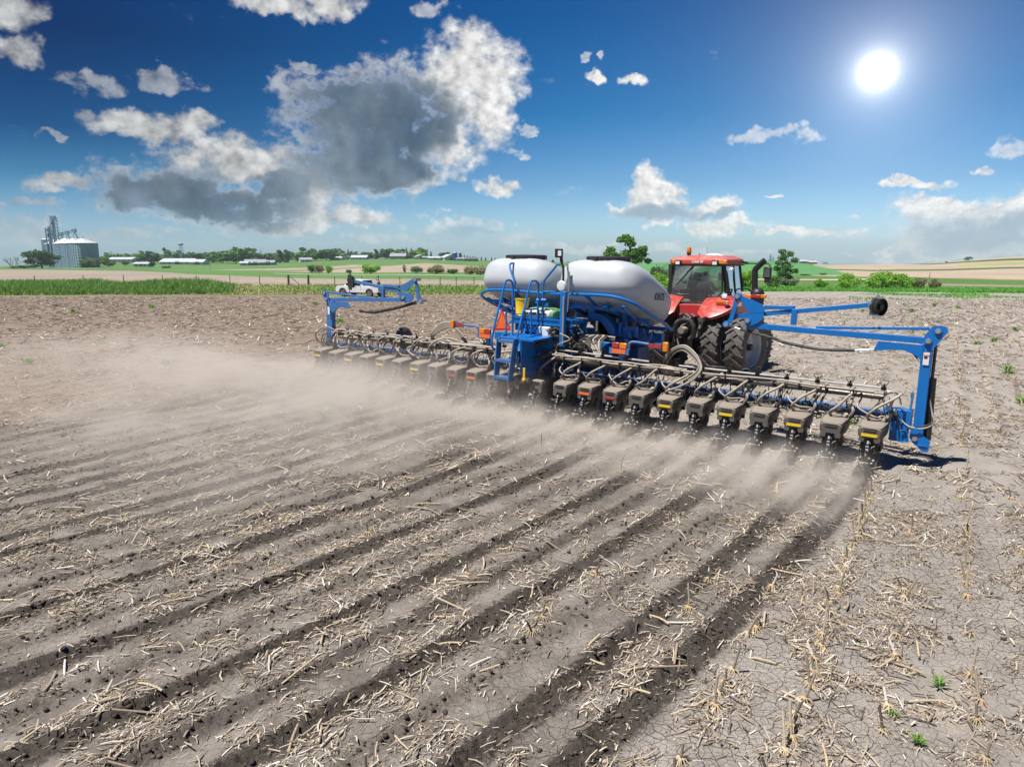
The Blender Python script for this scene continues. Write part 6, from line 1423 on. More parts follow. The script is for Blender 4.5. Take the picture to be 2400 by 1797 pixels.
# nearer trees and bushes
near = [(94, 579, 78, 440, 'oak', 'dark', 'large dark green oak standing left of the grain bins', 'oak_tree', 2200, .045),
        (52, 617, 66, 438, 'bush', 'grey', 'low grey-green scrub under the bare tree at the far left', 'bush', 900, .06),
        (194, 602, 30, 440, 'bush', 'green', 'green bush in front of the biggest grain bin, left of the two', 'bush', 900, .06),
        (214, 599, 33, 442, 'oak', 'grey', 'grey-green tree in front of the right edge of the biggest grain bin', 'tree', 900, .06),
        (251, 602, 30, 450, 'oak', 'green', 'green tree just right of the grain bins', 'tree', 900, .06),
        (290, 606, 19, 500, 'round', 'green', 'small round tree on the lawn before the white workshop', 'tree', 600, .07),
        (353, 611, 15, 470, 'oak', 'dark', 'small dark tree beside the little white house', 'tree', 600, .07),
        (387, 619, 24, 400, 'bush', 'grey', 'grey-green bush on the meadow right of the little white house', 'bush', 600, .07),
        (730, 613, 30, 265, 'bush', 'green', 'green bush left of a brown one on the meadow edge behind the pickup', 'bush', 1300, .05),
        (746, 614, 26, 262, 'bush', 'brown', 'brown half-leafed bush between two green ones behind the pickup', 'bush', 1200, .05),
        (768, 616, 22, 265, 'bush', 'bright', 'yellow-green bush right of a brown one behind the pickup', 'bush', 1000, .05),
        (816, 627, 17, 262, 'bush', 'green', 'small round green bush on the lane left of the big round one', 'bush', 800, .06),
        (867, 612, 48, 255, 'bush', 'bright', 'big round bright green bush above the white pickup', 'bush', 2200, .042),
        (947, 621, 13, 262, 'sparse', 'grey', 'thin open young tree right of the big round bush', 'tree', 500, .06),
        (974, 618, 32, 258, 'bush', 'grey', 'grey-green bush right of the thin young tree', 'bush', 1200, .05),
        (1023, 614, 48, 252, 'bush', 'brown', 'wide brown bush between a grey-green and a small green bush', 'bush', 1800, .045),
        (1061, 624, 32, 250, 'bush', 'green', 'small green bush right of the wide brown bush', 'bush', 1000, .05),
        (1100, 617, 32, 238, 'bush', 'brown', 'brown leafless-looking bush left of the grey planter tank', 'bush', 1500, .045),
        (1126, 617, 42, 236, 'bush', 'brown', 'brown bush partly hidden by the left grey tank', 'bush', 1500, .045),
        (1500, 632, 60, 112, 'bush', 'brown', 'brownish scrub behind the right grey tank', 'bush', 2200, .035),
        (1540, 626, 56, 116, 'bush', 'bright', 'yellow-green scrub between the grey tank and the tractor cab', 'bush', 2600, .035),
        (1572, 640, 50, 108, 'bush', 'bright', 'yellow-green bush just left of the tractor cab', 'bush', 2600, .035),
        (1548, 610, 46, 150, 'bush', 'green', 'taller green scrub behind the yellow-green bushes by the cab', 'bush', 1800, .045),
        (1640, 628, 60, 118, 'bush', 'bright', 'bright bush seen through the glass of the tractor cab', 'bush', 1600, .045),
        (1752, 618, 56, 118, 'bush', 'bright', 'bright green bush right of the cab behind the exhaust stack', 'bush', 3000, .033),
        (1817, 637, 40, 122, 'bush', 'green', 'green bush at the foot of the tall tree by the mirror', 'bush', 1800, .04),
        (1845, 588, 60, 132, 'sparse', 'green', 'tall open-crowned tree standing alone right of the tractor mirror', 'tree', 3400, .03),
        (1850, 640, 50, 128, 'bush', 'grey', 'grey-green undergrowth round the trunk of the tall lone tree', 'bush', 1500, .045),
        (1929, 646, 36, 119, 'bush', 'bright', 'small round bright green bush on the far headland', 'bush', 2200, .035),
        (1994, 630, 62, 124, 'bush', 'bright', 'bright green bush second in the row along the far headland', 'bush', 3000, .033),
        (1987, 652, 50, 117, 'bush', 'bright', 'low bright bush in front of a taller one on the headland', 'bush', 1600, .04),
        (2050, 644, 46, 120, 'bush', 'bright', 'lower left flank bush of the biggest clump on the headland', 'bush', 1800, .04),
        (2085, 623, 88, 124, 'bush', 'bright', 'biggest bright green bush clump on the right headland', 'bush', 4500, .028),
        (2124, 631, 54, 122, 'bush', 'bright', 'bright bush joined to the right of the biggest clump', 'bush', 2600, .035),
        (2160, 642, 40, 122, 'bush', 'brown', 'brownish bush right of the bright clump on the headland', 'bush', 1800, .04),
        (2199, 644, 31, 124, 'bush', 'brown', 'last brownish bush at the right end of the headland row', 'bush', 1400, .045),
        (2270, 601, 19, 585, 'round', 'grey', 'lone small tree on the crest of the right hill', 'tree', 500, .08),
        (2221, 611, 7, 560, 'bush', 'dark', 'tiny dark shrub left of the lone tree on the crest', 'bush', 200, .10),
        (1933, 637, 22, 300, 'bush', 'grey', 'low grey shrub at the foot of the green hillside', 'bush', 500, .07),
        (1890, 640, 30, 290, 'bush', 'dark', 'dark shrub at the foot of the green hillside behind the lone tree', 'bush', 500, .07)]
for i, (px, top, w, Y, k, p, lab, nm, n, lf) in enumerate(near):
    plant(px, top, w, Y, k, p, lab, 'tree' if 'tree' in nm else 'bush', nm, None, n, lf, i)
# the big three-part tree behind the right tank
def big_tree():
    rng = np.random.default_rng(4); Y = 150.0; zz = zoomer(1380, 520, 10.05); B = []
    g = on(1470, Y); dz = Y / 1694.0
    def bl(x, y, rx, ry, wt, dy=0): p = at(*zz(x, y), Y); k = dz / 10.05; return (p[0] - g[0], dy, p[2] - g[2], rx * k * 1.15, rx * k * 1.1, ry * k * 1.15, wt)
    for x, y, rx, ry, wt, dy in ((870, 400, 150, 90, 1.4, 0), (760, 430, 110, 60, .8, .6), (960, 480, 120, 110, 1.1, -.5), (1040, 530, 70, 60, .5, 0), (880, 350, 70, 60, .6, 0), (530, 660, 120, 90, 1.0, 1), (450, 760, 110, 80, .8, .8), (600, 750, 90, 60, .6, 0), (700, 830, 160, 90, 1.2, .5), (880, 760, 120, 110, 1.1, 0), (1060, 720, 130, 100, 1.2, -.8), (1250, 660, 130, 100, 1.1, 0), (1280, 760, 120, 90, 1.0, .6), (1130, 870, 200, 110, 1.6, 0), (1330, 640, 60, 70, .4, 0), (1400, 920, 90, 70, .6, .4), (900, 960, 300, 90, 1.6, 0)):
        B.append(bl(x, y, rx, ry, wt, dy))
    v, q, c = leaf_cloud(B, 8000, .22, GREENS + BRIGHT[:2], rng)
    t = empty('tree', tuple(g)); tag(t, 'big three-lobed green tree rising behind the right grey tank', 'tree')
    obj('crown', fast_mesh('crown', v, q, None, M['leaf'], False, c), t)
    top = bl(900, 420, 1, 1, 1); lf = bl(520, 700, 1, 1, 1); rt2 = bl(1250, 720, 1, 1, 1); md = bl(980, 700, 1, 1, 1)
    mb = MB(); mb.tube([(0, 0, -.3), (.4, 0, 2.2), md[:3], (md[0] - .3, 0, (md[2] + top[2]) / 2), top[:3]], [.42, .36, .25, .18, .05], 8, smooth=3); mb.tube([(.4, 0, 2.2), ((lf[0] + .4) / 2, .5, lf[2] * .62), lf[:3]], [.26, .16, .05], 7, smooth=3); mb.tube([(.5, 0, 2.4), (rt2[0] * .6, -.3, rt2[2] * .7), rt2[:3]], [.25, .15, .05], 7, smooth=3); mb.build('trunk', M['bark'], t)
big_tree()
def bare_tree(px, top, wpx, Y, label, seed):
    g = on(px, Y); rng = random.Random(seed); h = CAMH - (top - YH) * Y / 1694.0 - g[2]; w = wpx * Y / 1694.0
    mb = MB()
    def br(p, d, L, r, lev):
        q = p + d * L; mb.tube([p, (p + q) / 2 + Vector((rng.uniform(-.1, .1) * L, rng.uniform(-.1, .1) * L, 0)), q], [r, r * .75, r * .45], 5)
        if lev:
            for k in range(3): n = (d + Vector((rng.uniform(-.8, .8), rng.uniform(-.8, .8), rng.uniform(-.1, .5)))).normalized(); br(p + d * L * rng.uniform(.5, 1), n, L * .62, r * .5, lev - 1)
    for k in range(5): th = k * 1.26; br(Vector((0, 0, 0)), Vector((math.cos(th) * .45 * w / h * 1.6, math.sin(th) * .4, 1)).normalized(), h * .42, max(.08, h * .018), 3)
    t = empty('bare_tree', tuple(g)); tag(t, label, 'tree'); mb.build('branches', M['bark'], t)
bare_tree(27, 588, 54, 430, 'bare grey tree at the far left edge beside the oak', 2)
bare_tree(1553, 602, 22, 128, 'slanting dead tree poking out of the scrub left of the cab', 8)
bare_tree(1562, 612, 26, 140, 'leafless brown tree just left of the tractor cab roof', 9)

# ------------------------------------------------------------------ grain bins and elevator
def bin_(px, Y, r, eave, apex, label, mat='galv'):
    g = on(px, Y); H_ = CAMH - (eave - YH) * Y / 1694.0 - g[2]; A_ = CAMH - (apex - YH) * Y / 1694.0 - g[2]
    t = empty('grain_bin', tuple(g)); tag(t, label, 'grain bin', 'grain bins of the elevator')
    mb = MB(); pr = [(r, -2.0)]; n = int(H_ / .9)
    for k in range(n + 1):
        z = H_ * k / n; pr += [(r, z - .12), (r + .10, z), (r, z + .12)] if k < n else [(r, z)]
    mb.lathe(pr, (0, 0, 0), (0, 0, 1), 56, cap=False); w = mb.build('wall', M[mat], t, smooth=20)
    mb = MB()
    for k in range(36): th = k * math.pi / 18; mb.bar((r * 1.008 * math.cos(th), r * 1.008 * math.sin(th), 0), (r * 1.008 * math.cos(th), r * 1.008 * math.sin(th), H_ - .1), .16, .14, (math.cos(th), math.sin(th), 0))
    st_ = mb.build('stiffeners', M[mat], t); tag(st_, kind='stuff')
    mb = MB(); mb.lathe([(r + .25, H_ - .1), (r + .2, H_ + .05), (r * .1, A_ - .3), (r * .1, A_), (.02, A_ + .05)], (0, 0, 0), (0, 0, 1), 48); rf_ = mb.build('roof', M['galvroof'], t)
    mb = MB(); mb.tube([(r * .1, -r * .1, A_), (r * .1, -r * .1, A_ + 1.0)], .3, 8)
    for k in range(10): th = k * .628; mb.box((r * .55 * math.cos(th), r * .55 * math.sin(th), H_ + (A_ - H_) * .48), (.5, .5, .6))
    mb.build('roof_vents', M['galvroof'], rf_)
for px, Y, lab in ((196, 450, 'largest and nearest galvanised grain bin, right end of the row'), (175.5, 470, 'galvanised grain bin second from the right in the row'), (157.5, 490, 'galvanised grain bin third from the right in the row'), (138, 512, 'leftmost galvanised grain bin of the row below the tower')):
    bin_(px, Y, 8.1, 570 + (Y - 450) * .035, 558, lab)
bin_(111, 520, 2.9, 562, 557, 'slim dark grey grain bin left of the elevator tower', 'steelblue')
def elevator():
    Y = 505.0; g = on(134, Y); k = Y / 1694.0; t = empty('grain_elevator', tuple(g)); tag(t, 'tall steel elevator tower with platforms and an overhead conveyor above the grain bins', 'grain elevator')
    X = lambda px: (px - 134) * k
    Z = lambda py: CAMH - (py - YH) * k - g[2]
    mb = MB()
    for sx in (-1, 1):
        for sy in (-1, 1): mb.bar((sx * 1.5, sy * 1.5, 0), (sx * 1.4, sy * 1.4, Z(513)), .3, .3, (0, 1, 0))
    zs = np.linspace(2, Z(515), 16)
    for a, b in zip(zs[:-1], zs[1:]):
        for sx in (-1, 1): mb.bar((sx * 1.5, -1.5, a), (-sx * 1.5, -1.5, b), .15, .15, (0, 1, 0)); mb.bar((sx * 1.5, -1.5, a), (sx * 1.5, 1.5, b), .15, .15, (0, 1, 0))
    mb.build('tower', M['steelblue'], t)
    for j, py in enumerate((513, 520, 527.5, 535, 543, 552, 561)):
        mb = MB(); w = 4.6 + (j % 2) * .8; mb.box((.2, 0, Z(py)), (w, 3, .3))
        for sx in (-.5, 0, .5): mb.bar((sx * w + .2, -2.5, Z(py)), (sx * w + .2, -2.5, Z(py) + 1.4), .14, .14, (0, 1, 0))
        mb.bar((-w / 2 + .2, -2.5, Z(py) + 1.4), (w / 2 + .2, -2.5, Z(py) + 1.4), .14, .14); mb.build('platform', M['steelblue'], t)
    mb = MB(); mb.span((-.9, -.8, 0), (-.3, -.3, Z(512))); mb.span((.3, -.8, 0), (.9, -.3, Z(512))); mb.build('bucket_leg', M['galv'], t)
    mb = MB(); mb.box((0, -.5, Z(512)), (3.4, 2.2, 2.6)); mb.build('leg_head', M['steelblue'], t, bevel=.3)
    mb = MB(); mb.span((X(115), -2, 0), (X(117), -1, Z(535))); mb.span((X(121), -2, 0), (X(125), 0, Z(533))); mb.box((X(120), -1, Z(540)), (2.6, 2, 2)); mb.box((X(121), -1, Z(552)), (3, 2, 2.6)); mb.build('dryer_tower', M['steelblue'], t, bevel=.1)
    mb = MB(); p, q = (X(140), 0, Z(554.5)), (X(197), -8, Z(545))
    for dz_ in (0, 1.6): mb.bar((p[0], p[1], p[2] + dz_), (q[0], q[1], q[2] + dz_), .5, .3)
    for j in range(16):
        a = [p[i] + (q[i] - p[i]) * j / 16 for i in range(3)]; b = [p[i] + (q[i] - p[i]) * (j + 1) / 16 for i in range(3)]
        mb.bar((a[0], a[1], a[2] + (1.6 if j % 2 else 0)), (b[0], b[1], b[2] + (0 if j % 2 else 1.6)), .2, .2)
    mb.build('conveyor', M['steelblue'], t)
    for f in (.2, .55, .97):
        c = [p[i] + (q[i] - p[i]) * f for i in range(3)]; mb = MB(); mb.box((c[0], c[1], c[2] + .8), (2.2, 2, 2.4)); mb.tube([(c[0], c[1], c[2]), (c[0] + 2.2, c[1], c[2] - 4.5)], .35, 6); mb.tube([(c[0], c[1], c[2]), (c[0] - 1.4, c[1], c[2] - 3.2)], .2, 6); mb.bar((c[0] + .9, c[1], c[2] + 2), (c[0] + .9, c[1], c[2] + 4), .15, .15, (0, 1, 0)); mb.build('discharge_spout', M['steelblue'], t)
    mb = MB(); mb.tube([(0, 0, Z(516)), (X(122), -2, Z(540))], .35, 6); mb.tube([(.5, 0, Z(516)), (X(128), -2, Z(566))], .35, 6); mb.build('down_spout', M['galv'], t)
elevator()
# ------------------------------------------------------------------ houses and barns
def house(px, wpx, Y, base, eave, ridge, wall, roof, label, name='house', rz=0, depth=9, gable='x', wins=4, door=True, lean=False):
    g = on(px, Y); k = Y / 1694.0; w = wpx * k; zb = 0
    he = max(2.0, (CAMH - (eave - YH) * k) - g[2]); hr = max(he + .8, CAMH - (ridge - YH) * k - g[2])
    t = empty(name, tuple(g), rz); tag(t, label, name.split('_')[-1])
    mb = MB(); D = depth / 2; W_ = w / 2
    if gable == 'x':          # ridge across the view
        mb.prism([(-W_, -D, -2), (-W_, D, -2), (-W_, D, he), (-W_, 0, hr - .05), (-W_, -D, he)], (w, 0, 0))
    else: mb.prism([(-W_, -D, -2), (W_, -D, -2), (W_, -D, he), (0, -D, hr - .05), (-W_, -D, he)], (0, depth, 0))
    mb.build('wall', M[wall], t)
    mb = MB(); o = .5
    if gable == 'x':
        for s in (-1, 1): mb.prism([(-W_ - o, s * (D + o), he - .25), (-W_ - o, 0, hr), (-W_ - o, 0, hr + .22), (-W_ - o, s * (D + o), he)], (w + 2 * o, 0, 0))
    else:
        for s in (-1, 1): mb.prism([(s * (W_ + o), -D - o, he - .25), (0, -D - o, hr), (0, -D - o, hr + .22), (s * (W_ + o), -D - o, he)], (0, depth + 2 * o, 0))
    r = mb.build('roof', M[roof], t)
    if 'house' in name: mb = MB(); mb.box((W_ * .4, .3, hr + .3), (.8, .8, 1.6)); mb.build('chimney', M['walltan'], r)
    for i in range(wins):
        x = -W_ + w * (i + .7) / (wins + .4); wm = MB(); wm.box((x, -D - .03, he * .58), (1.25, .1, 1.35)); wo = wm.build('window', M['white'], t)
        wm = MB(); wm.box((x, -D - .09, he * .58), (1.0, .05, 1.1)); wm.build('pane', M['darkglass'], wo)
    if door: mb = MB(); mb.box((W_ * .12, -D - .04, 1.1), (1.3 if 'barn' not in name else 3.2, .1, 2.2 if 'barn' not in name else 3.0)); mb.build('door', M['ink' if 'barn' in name else 'walltan'], t)
    return t
HS = [(334, 34, 470, 632, 624, 617, 'wallwhite', 'roofwhite', 'little white house with a pale roof on the near meadow', 'house', 0, 8, 'x', 3),
      (420, 74, 570, 620, 613, 606, 'wallwhite', 'roofwhite', 'long white barn with a wide pale roof', 'barn', 0, 16, 'x', 5), (466, 30, 565, 620, 613.5, 608, 'wallwhite', 'roofwhite', 'lower white wing joined to the right of the long barn', 'barn', 0, 12, 'x', 2),
      (289, 56, 630, 614, 607, 603, 'wallwhite', 'roofwhite', 'white workshop with a flat pale roof near the grain bins', 'workshop', 0, 14, 'x', 5), (339, 20, 640, 612, 605, 600, 'walltan', 'roofwhite', 'small tan gabled house behind the village trees on the left', 'house', 0, 8, 'y', 1),
      (598, 46, 540, 624, 616, 608, 'wallgrey', 'roofgrey', 'slate grey barn with a tall gabled end', 'barn', .15, 14, 'x', 3), (628, 30, 538, 624, 616, 610, 'wallgrey', 'roofgrey', 'lower slate grey wing of the grey barn', 'barn', .15, 12, 'x', 2), (572, 18, 530, 623, 619, 616, 'wallwhite', 'roofwhite', 'white porch shed left of the slate grey barn', 'shed', 0, 5, 'x', 2),
      (715, 27, 600, 614, 609, 604, 'wallwhite', 'roofgrey', 'white house with a pale grey gable below the tree line', 'house', .4, 9, 'x', 2), (788, 27, 640, 612, 608.5, 605.5, 'wallwhite', 'roofwhite', 'low white shed in the gap of the village trees', 'shed', 0, 8, 'x', 2),
      (812, 19, 650, 610, 603, 599.5, 'wallwhite', 'roofwhite', 'tall white house with a hipped roof', 'house', .2, 8, 'y', 2), (843, 36, 650, 608, 603, 598.5, 'wallwhite', 'roofwhite', 'wide white house with a pale roof at mid hill', 'house', 0, 11, 'x', 4),
      (934, 36, 650, 606, 600, 594, 'walltan', 'roofgrey', 'tan house with a big grey roof on the hilltop', 'house', 0, 12, 'x', 3), (985, 30, 655, 610, 603, 597, 'wallwhite', 'roofwhite', 'white farm barn with a rounded pale roof on the hilltop', 'barn', .3, 10, 'y', 1), (1004, 26, 650, 610, 604, 601, 'wallwhite', 'roofgrey', 'grey-roofed farm shed beside the rounded barn', 'shed', 0, 9, 'x', 3),
      (1025, 20, 645, 611, 606.5, 604, 'wallgrey', 'roofgrey', 'small grey shed in the middle of the hilltop farm', 'shed', 0, 7, 'x', 2), (1018, 28, 635, 612, 609.5, 607.5, 'wallwhite', 'roofwhite', 'very low white shed at the front of the hilltop farm', 'shed', 0, 6, 'x', 3), (1052, 33, 645, 611, 603, 596.5, 'wallwhite', 'roofwhite', 'tall white barn with a steep gable by the blue silos', 'barn', .5, 10, 'y', 2),
      (1079, 19, 640, 612, 608.5, 606, 'wallwhite', 'roofgrey', 'little white house at the right end of the hilltop farm', 'house', 0, 7, 'x', 2), (1105, 30, 640, 613, 610.5, 608.5, 'roofdark', 'roofdark', 'long dark low shed right of the hilltop farm', 'shed', 0, 7, 'x', 2),
      (1880, 20, 620, 618, 613, 611, 'wallwhite', 'roofwhite', 'white shed on the horizon right of the lone tall tree', 'shed', 0, 9, 'x', 2), (1903, 18, 640, 617, 613.5, 612, 'wallgrey', 'roofwhite', 'pale flat warehouse on the right horizon', 'warehouse', 0, 9, 'x', 2)]
for h in HS: house(*h)
for px, w, Y, top, lab in ((1066, 12, 640, 590, 'thick dark blue silo beside the steep white barn'), (1078, 6, 642, 590, 'slim dark blue silo right of the thick one')):
    g = on(px, Y); k = Y / 1694.0; t = empty('silo', tuple(g)); tag(t, lab, 'silo', 'blue farm silos'); H_ = CAMH - (top - YH) * k - g[2]
    mb = MB(); mb.lathe([(w * k / 2, -2), (w * k / 2, H_ - 1)], (0, 0, 0), (0, 0, 1), 20); mb.build('wall', M['blue_dark'], t); mb = MB(); mb.lathe([(w * k / 2 + .1, H_ - 1), (w * k / 3, H_ - .2), (.1, H_)], (0, 0, 0), (0, 0, 1), 20); mb.build('roof', M['steelblue'], t)
def pole_thing(name, px, Y, top, label, cat, head=None, r=.12, mat='steelblue'):
    g = on(px, Y); H_ = CAMH - (top - YH) * Y / 1694.0 - g[2]; t = empty(name, tuple(g)); tag(t, label, cat)
    mb = MB()
    if head == 'tower':
        for a in range(4): th = a * math.pi / 2 + .4; mb.bar((2.4 * math.cos(th), 2.4 * math.sin(th), -1), (1.2 * math.cos(th), 1.2 * math.sin(th), H_ - 3), .3, .3, (0, 1, 0))
        for j in range(1, 5):
            z = H_ * j / 5.5; q = 2.4 - 1.2 * z / H_; mb.bar((-q, 0, z), (q, 0, z), .15, .15); mb.bar((0, -q, z), (0, q, z), .15, .15)
        mb.build('legs', M[mat], t); mb = MB(); mb.lathe([(.2, H_ - 3), (2.0, H_ - 2.2), (2.3, H_ - 1.0), (1.4, H_ - .3), (.1, H_)], (0, 0, 0), (0, 0, 1), 18); mb.build('tank', M[mat], t)
    else: mb.tube([(0, 0, -.3), (0, 0, H_)], [r, r * .7], 7); mb.build('pole', M[mat], t)
    return t
pole_thing('water_tower', 425, 660, 569, 'small steel water tower above the village trees on the left', 'water tower', 'tower')
pole_thing('utility_pole', 2185, 200, 638, 'grey pole between the two brown bushes on the right', 'pole', None, .10, 'wood')
pole_thing('utility_pole', 612, 640, 583, 'thin mast above the trees near the slate grey barn', 'pole', None, .25)
pole_thing('utility_pole', 490, 430, 606, 'thin pole on the left meadow', 'pole', None, .12, 'wood')
for px, Y, top, lab, w in ((1806, 1300, 596, 'distant hazy mill tower on the horizon, tallest of the far plant', 9), (1813, 1320, 602, 'lower block of the far hazy plant, right of its tower', 7), (1936, 700, 616, 'open steel frame building on the right horizon', 10)):
    g = on(px, Y); k = Y / 1694.0; t = empty('mill_building', tuple(g)); tag(t, lab, 'building'); H_ = max(3, CAMH - (top - YH) * k - g[2]); mb = MB()
    if w == 10: 
        for s in (-2, -1, 0, 1, 2): mb.bar((s * 1.0, 0, 0), (s * 1.0, 0, H_), .3, .3, (0, 1, 0))
        mb.box((0, 0, H_), (5, 4, .4)); mb.box((0, 0, H_ * .6), (5, 4, .2))
    else:
        mb.span((-w * k / 3, -3, -3), (w * k / 3, 3, H_ * .6)); mb.span((-w * k / 9, -2, 0), (w * k / 9, 2, H_)); mb.bar((w * k / 4, 0, 0), (w * k / 4, 0, H_ * .85), .8, .8, (0, 1, 0)); mb.bar((-w * k / 4, 0, H_ * .8), (w * k / 4, 0, H_ * .8), .6, .6)
    mb.build('frame', M['steelblue'], t)
# ------------------------------------------------------------------ fence along the far edge of the field
fx_ = [73, 188, 283, 375, 455, 534, 604, 672, 719, 781, 845, 935, 1030, 1068, 1110]
t = empty('wire_fence', tuple(on(604, 99))); tag(t, 'old wire fence on wooden posts along the left edge of the field', 'fence')
o_ = on(604, 99); tops = []
for px in fx_:
    g = on(px, 99) - o_; thick = px in (672, 719); h = 1.45 if thick else 1.3
    mb = MB(); r = .17 if thick else .06; mb.tube([(g[0], g[1], g[2] - .3), (g[0] + .02, g[1], g[2] + h)], [r, r * .9], 8); mb.build('post', M['wood'], t); tops.append((g, h))
for dz_ in (.35, .75, 1.15):
    mb = MB(); mb.tube([(g[0], g[1], g[2] + dz_) for g, h in tops], .007, 4); mb.build('wire', M['iron'], t)
g0, g1 = on(676, 99) - o_, on(700, 98) - o_; mb = MB(); mb.bar((g0[0], g0[1], g0[2] + 1.2), (g1[0], g1[1], g1[2] + .1), .08, .08); mb.build('brace', M['wood'], t)
# ------------------------------------------------------------------ grass
def blades(x, y, h, w, cols, rng, lean=.35, name='grass', zoff=0):
    n = len(x); z = zg(x, y) + zoff; th = rng.random(n) * 2 * math.pi; ax = np.stack([np.cos(th), np.sin(th)], -1)
    le = (rng.normal(size=(n, 2)) * lean + np.array([.15, 0])) * h[:, None]
    b0 = np.stack([x - ax[:, 0] * w, y - ax[:, 1] * w, z - .03], -1); b1 = np.stack([x + ax[:, 0] * w, y + ax[:, 1] * w, z - .03], -1)
    m0 = np.stack([x - ax[:, 0] * w * .8 + le[:, 0] * .35, y - ax[:, 1] * w * .8 + le[:, 1] * .35, z + h * .6], -1); m1 = np.stack([x + ax[:, 0] * w * .8 + le[:, 0] * .35, y + ax[:, 1] * w * .8 + le[:, 1] * .35, z + h * .6], -1)
    tp_ = np.stack([x + le[:, 0], y + le[:, 1], z + h], -1)
    v = np.stack([b0, b1, m1, m0, tp_], 1).reshape(-1, 3); i = np.arange(n) * 5
    q = np.stack([i, i + 1, i + 2, i + 3], -1); t = np.stack([i + 3, i + 2, i + 4], -1)
    return fast_mesh(name, v, q, t, M['grass'], False, np.repeat(cols, 5, 0))
def gcols(n, pal, rng): return 1.95 * np.array(pal)[rng.integers(0, len(pal), n)] * (.75 + .5 * rng.random((n, 1)))
GP = [(.09, .17, .035), (.11, .20, .04), (.075, .14, .03), (.14, .22, .06)]; DP = [(.34, .28, .15), (.28, .24, .12), (.2, .2, .08)]; GB = [(.07, .20, .025), (.09, .24, .03), (.05, .16, .02)]
rng = np.random.default_rng(21)
n = 26000
px = rng.random(n) * 640 - 80; Y = 84.5 + rng.random(n) * 11
lim = np.interp(px, [-80, 400, 500, 560], [1, 1, .8, 0]); keep = (rng.random(n) < lim) & (vnoise(px * .02, Y * .3, 9) > .12)
px, Y = px[keep], Y[keep]; x = (px - CX) / 1694 * Y
hh = np.interp(px, [-80, 150, 215, 250, 290, 400, 480, 545, 560], [1.1, 1.15, 1.25, 1.0, .85, 1.35, 1.25, .7, .3]) * (.65 + .6 * rng.random(len(px))) * np.interp(Y, [84.5, 87], [.5, .9])
o = obj('tall_grass', blades(x, Y, hh, np.full(len(x), .05), gcols(len(x), GP, rng), rng, .25, 'tall_grass')); tag(o, 'thick stand of tall green grass along the left field edge', 'grass', kind='stuff')
n = 30000
px = -60 + rng.random(n) * 1260; Y = 84 + rng.random(n) * 15; dn = vnoise(px * .03, Y * .5, 14)
keep = rng.random(n) < np.interp(dn, [.2, .7], [.25, 1]); px, Y = px[keep], Y[keep]; x = (px - CX) / 1694 * Y
dry = np.clip(np.interp(px, [430, 500, 620, 720, 790, 1100], [0, .9, .85, .6, .35, .3]) + np.where(Y < 85.6, .45, 0), 0, 1); isd = rng.random(len(px)) < dry
c = np.where(isd[:, None], gcols(len(px), DP, rng), gcols(len(px), GP, rng))
o = obj('verge_grass', blades(x, Y, (.18 + .28 * rng.random(len(px))) * np.where(isd, .7, 1), np.full(len(px), .05), c, rng, .5, 'verge_grass')); tag(o, 'mixed green and dry grass on the verge below the fence', 'grass', kind='stuff')
n = 26000
px = 1380 + rng.random(n) * 1250; t_ = (px - CX) / 1694; Y = field_edge(t_) + rng.random(n) ** 1.3 * 22 - .8; x = t_ * Y
o = obj('headland_grass', blades(x, Y, .16 + .28 * rng.random(n), np.full(n, .06), gcols(n, GB, rng), rng, .4, 'headland_grass')); tag(o, 'bright green grass of the far right headland', 'grass', kind='stuff')
n = 5000
px = 2000 + rng.random(n) * 500; t_ = (px - CX) / 1694; Y = 70 + rng.random(n) ** .5 * 34; x = t_ * Y; keep = vnoise(x * .25, Y * .15, 31) > .52
o = obj('young_weeds', blades(x[keep], Y[keep], .08 + .12 * rng.random(keep.sum()), np.full(keep.sum(), .06), gcols(keep.sum(), GB, rng), rng, .6, 'young_weeds')); tag(o, 'thin flush of young weeds at the far end of the field', 'weeds', kind='stuff')
# ------------------------------------------------------------------ corn residue
STRAW = np.array([(.44, .36, .26), (.54, .46, .36), (.36, .285, .20), (.64, .58, .49), (.27, .21, .155), (.19, .15, .115), (.13, .105, .085), (.40, .32, .23)])
def height(x, y): return zg(x, y) + relief(x, y)
def sticks(x, y, L, w, th, tilt, cols, lift, flat=False, bend=0, rings3=True):
    """thin bent four sided pieces; returns verts, quads, colours"""
    n = len(x); d = np.stack([np.cos(th) * np.cos(tilt), np.sin(th) * np.cos(tilt), np.sin(tilt)], -1); s = np.stack([-np.sin(th), np.cos(th), np.zeros(n)], -1); u = np.cross(d, s)
    c = np.stack([x, y, height(x, y) + lift], -1); hh = (w * (.25 if flat else .8))[:, None]; ww = w[:, None]; Lh = (L / 2)[:, None]; bv = s * (bend * L * rng.normal(size=n))[:, None] if bend else 0
    rings = []
    nrg = 3 if rings3 else 2
    for f, k in (((-1, .9), (0, 1.0), (1, .75)) if rings3 else ((-1, 1.0), (1, .8))):
        p = c + d * Lh * f + (bv if f == 0 else 0) + (u * (L * .05 * rng.random(n))[:, None] if f == 0 and flat else 0)
        for a, b in ((-1, -1), (1, -1), (1, 1), (-1, 1)): rings.append(p + s * ww * .5 * a * k + u * hh * .5 * b * k)
    v = np.stack(rings, 1).reshape(-1, 3); i = (np.arange(n) * 4 * nrg)[:, None]
    qs = []
    for r in ((0, 4) if rings3 else (0,)):
        for k in range(4): qs.append(np.concatenate([i + r + k, i + r + (k + 1) % 4, i + r + 4 + (k + 1) % 4, i + r + 4 + k], 1))
    qs.append(np.concatenate([i + 3, i + 2, i + 1, i], 1)); e = 4 * (nrg - 1)
    if rings3: qs.append(np.concatenate([i + e, i + e + 1, i + e + 2, i + e + 3], 1))
    return v, np.concatenate(qs), np.repeat(cols, 4 * nrg, 0)
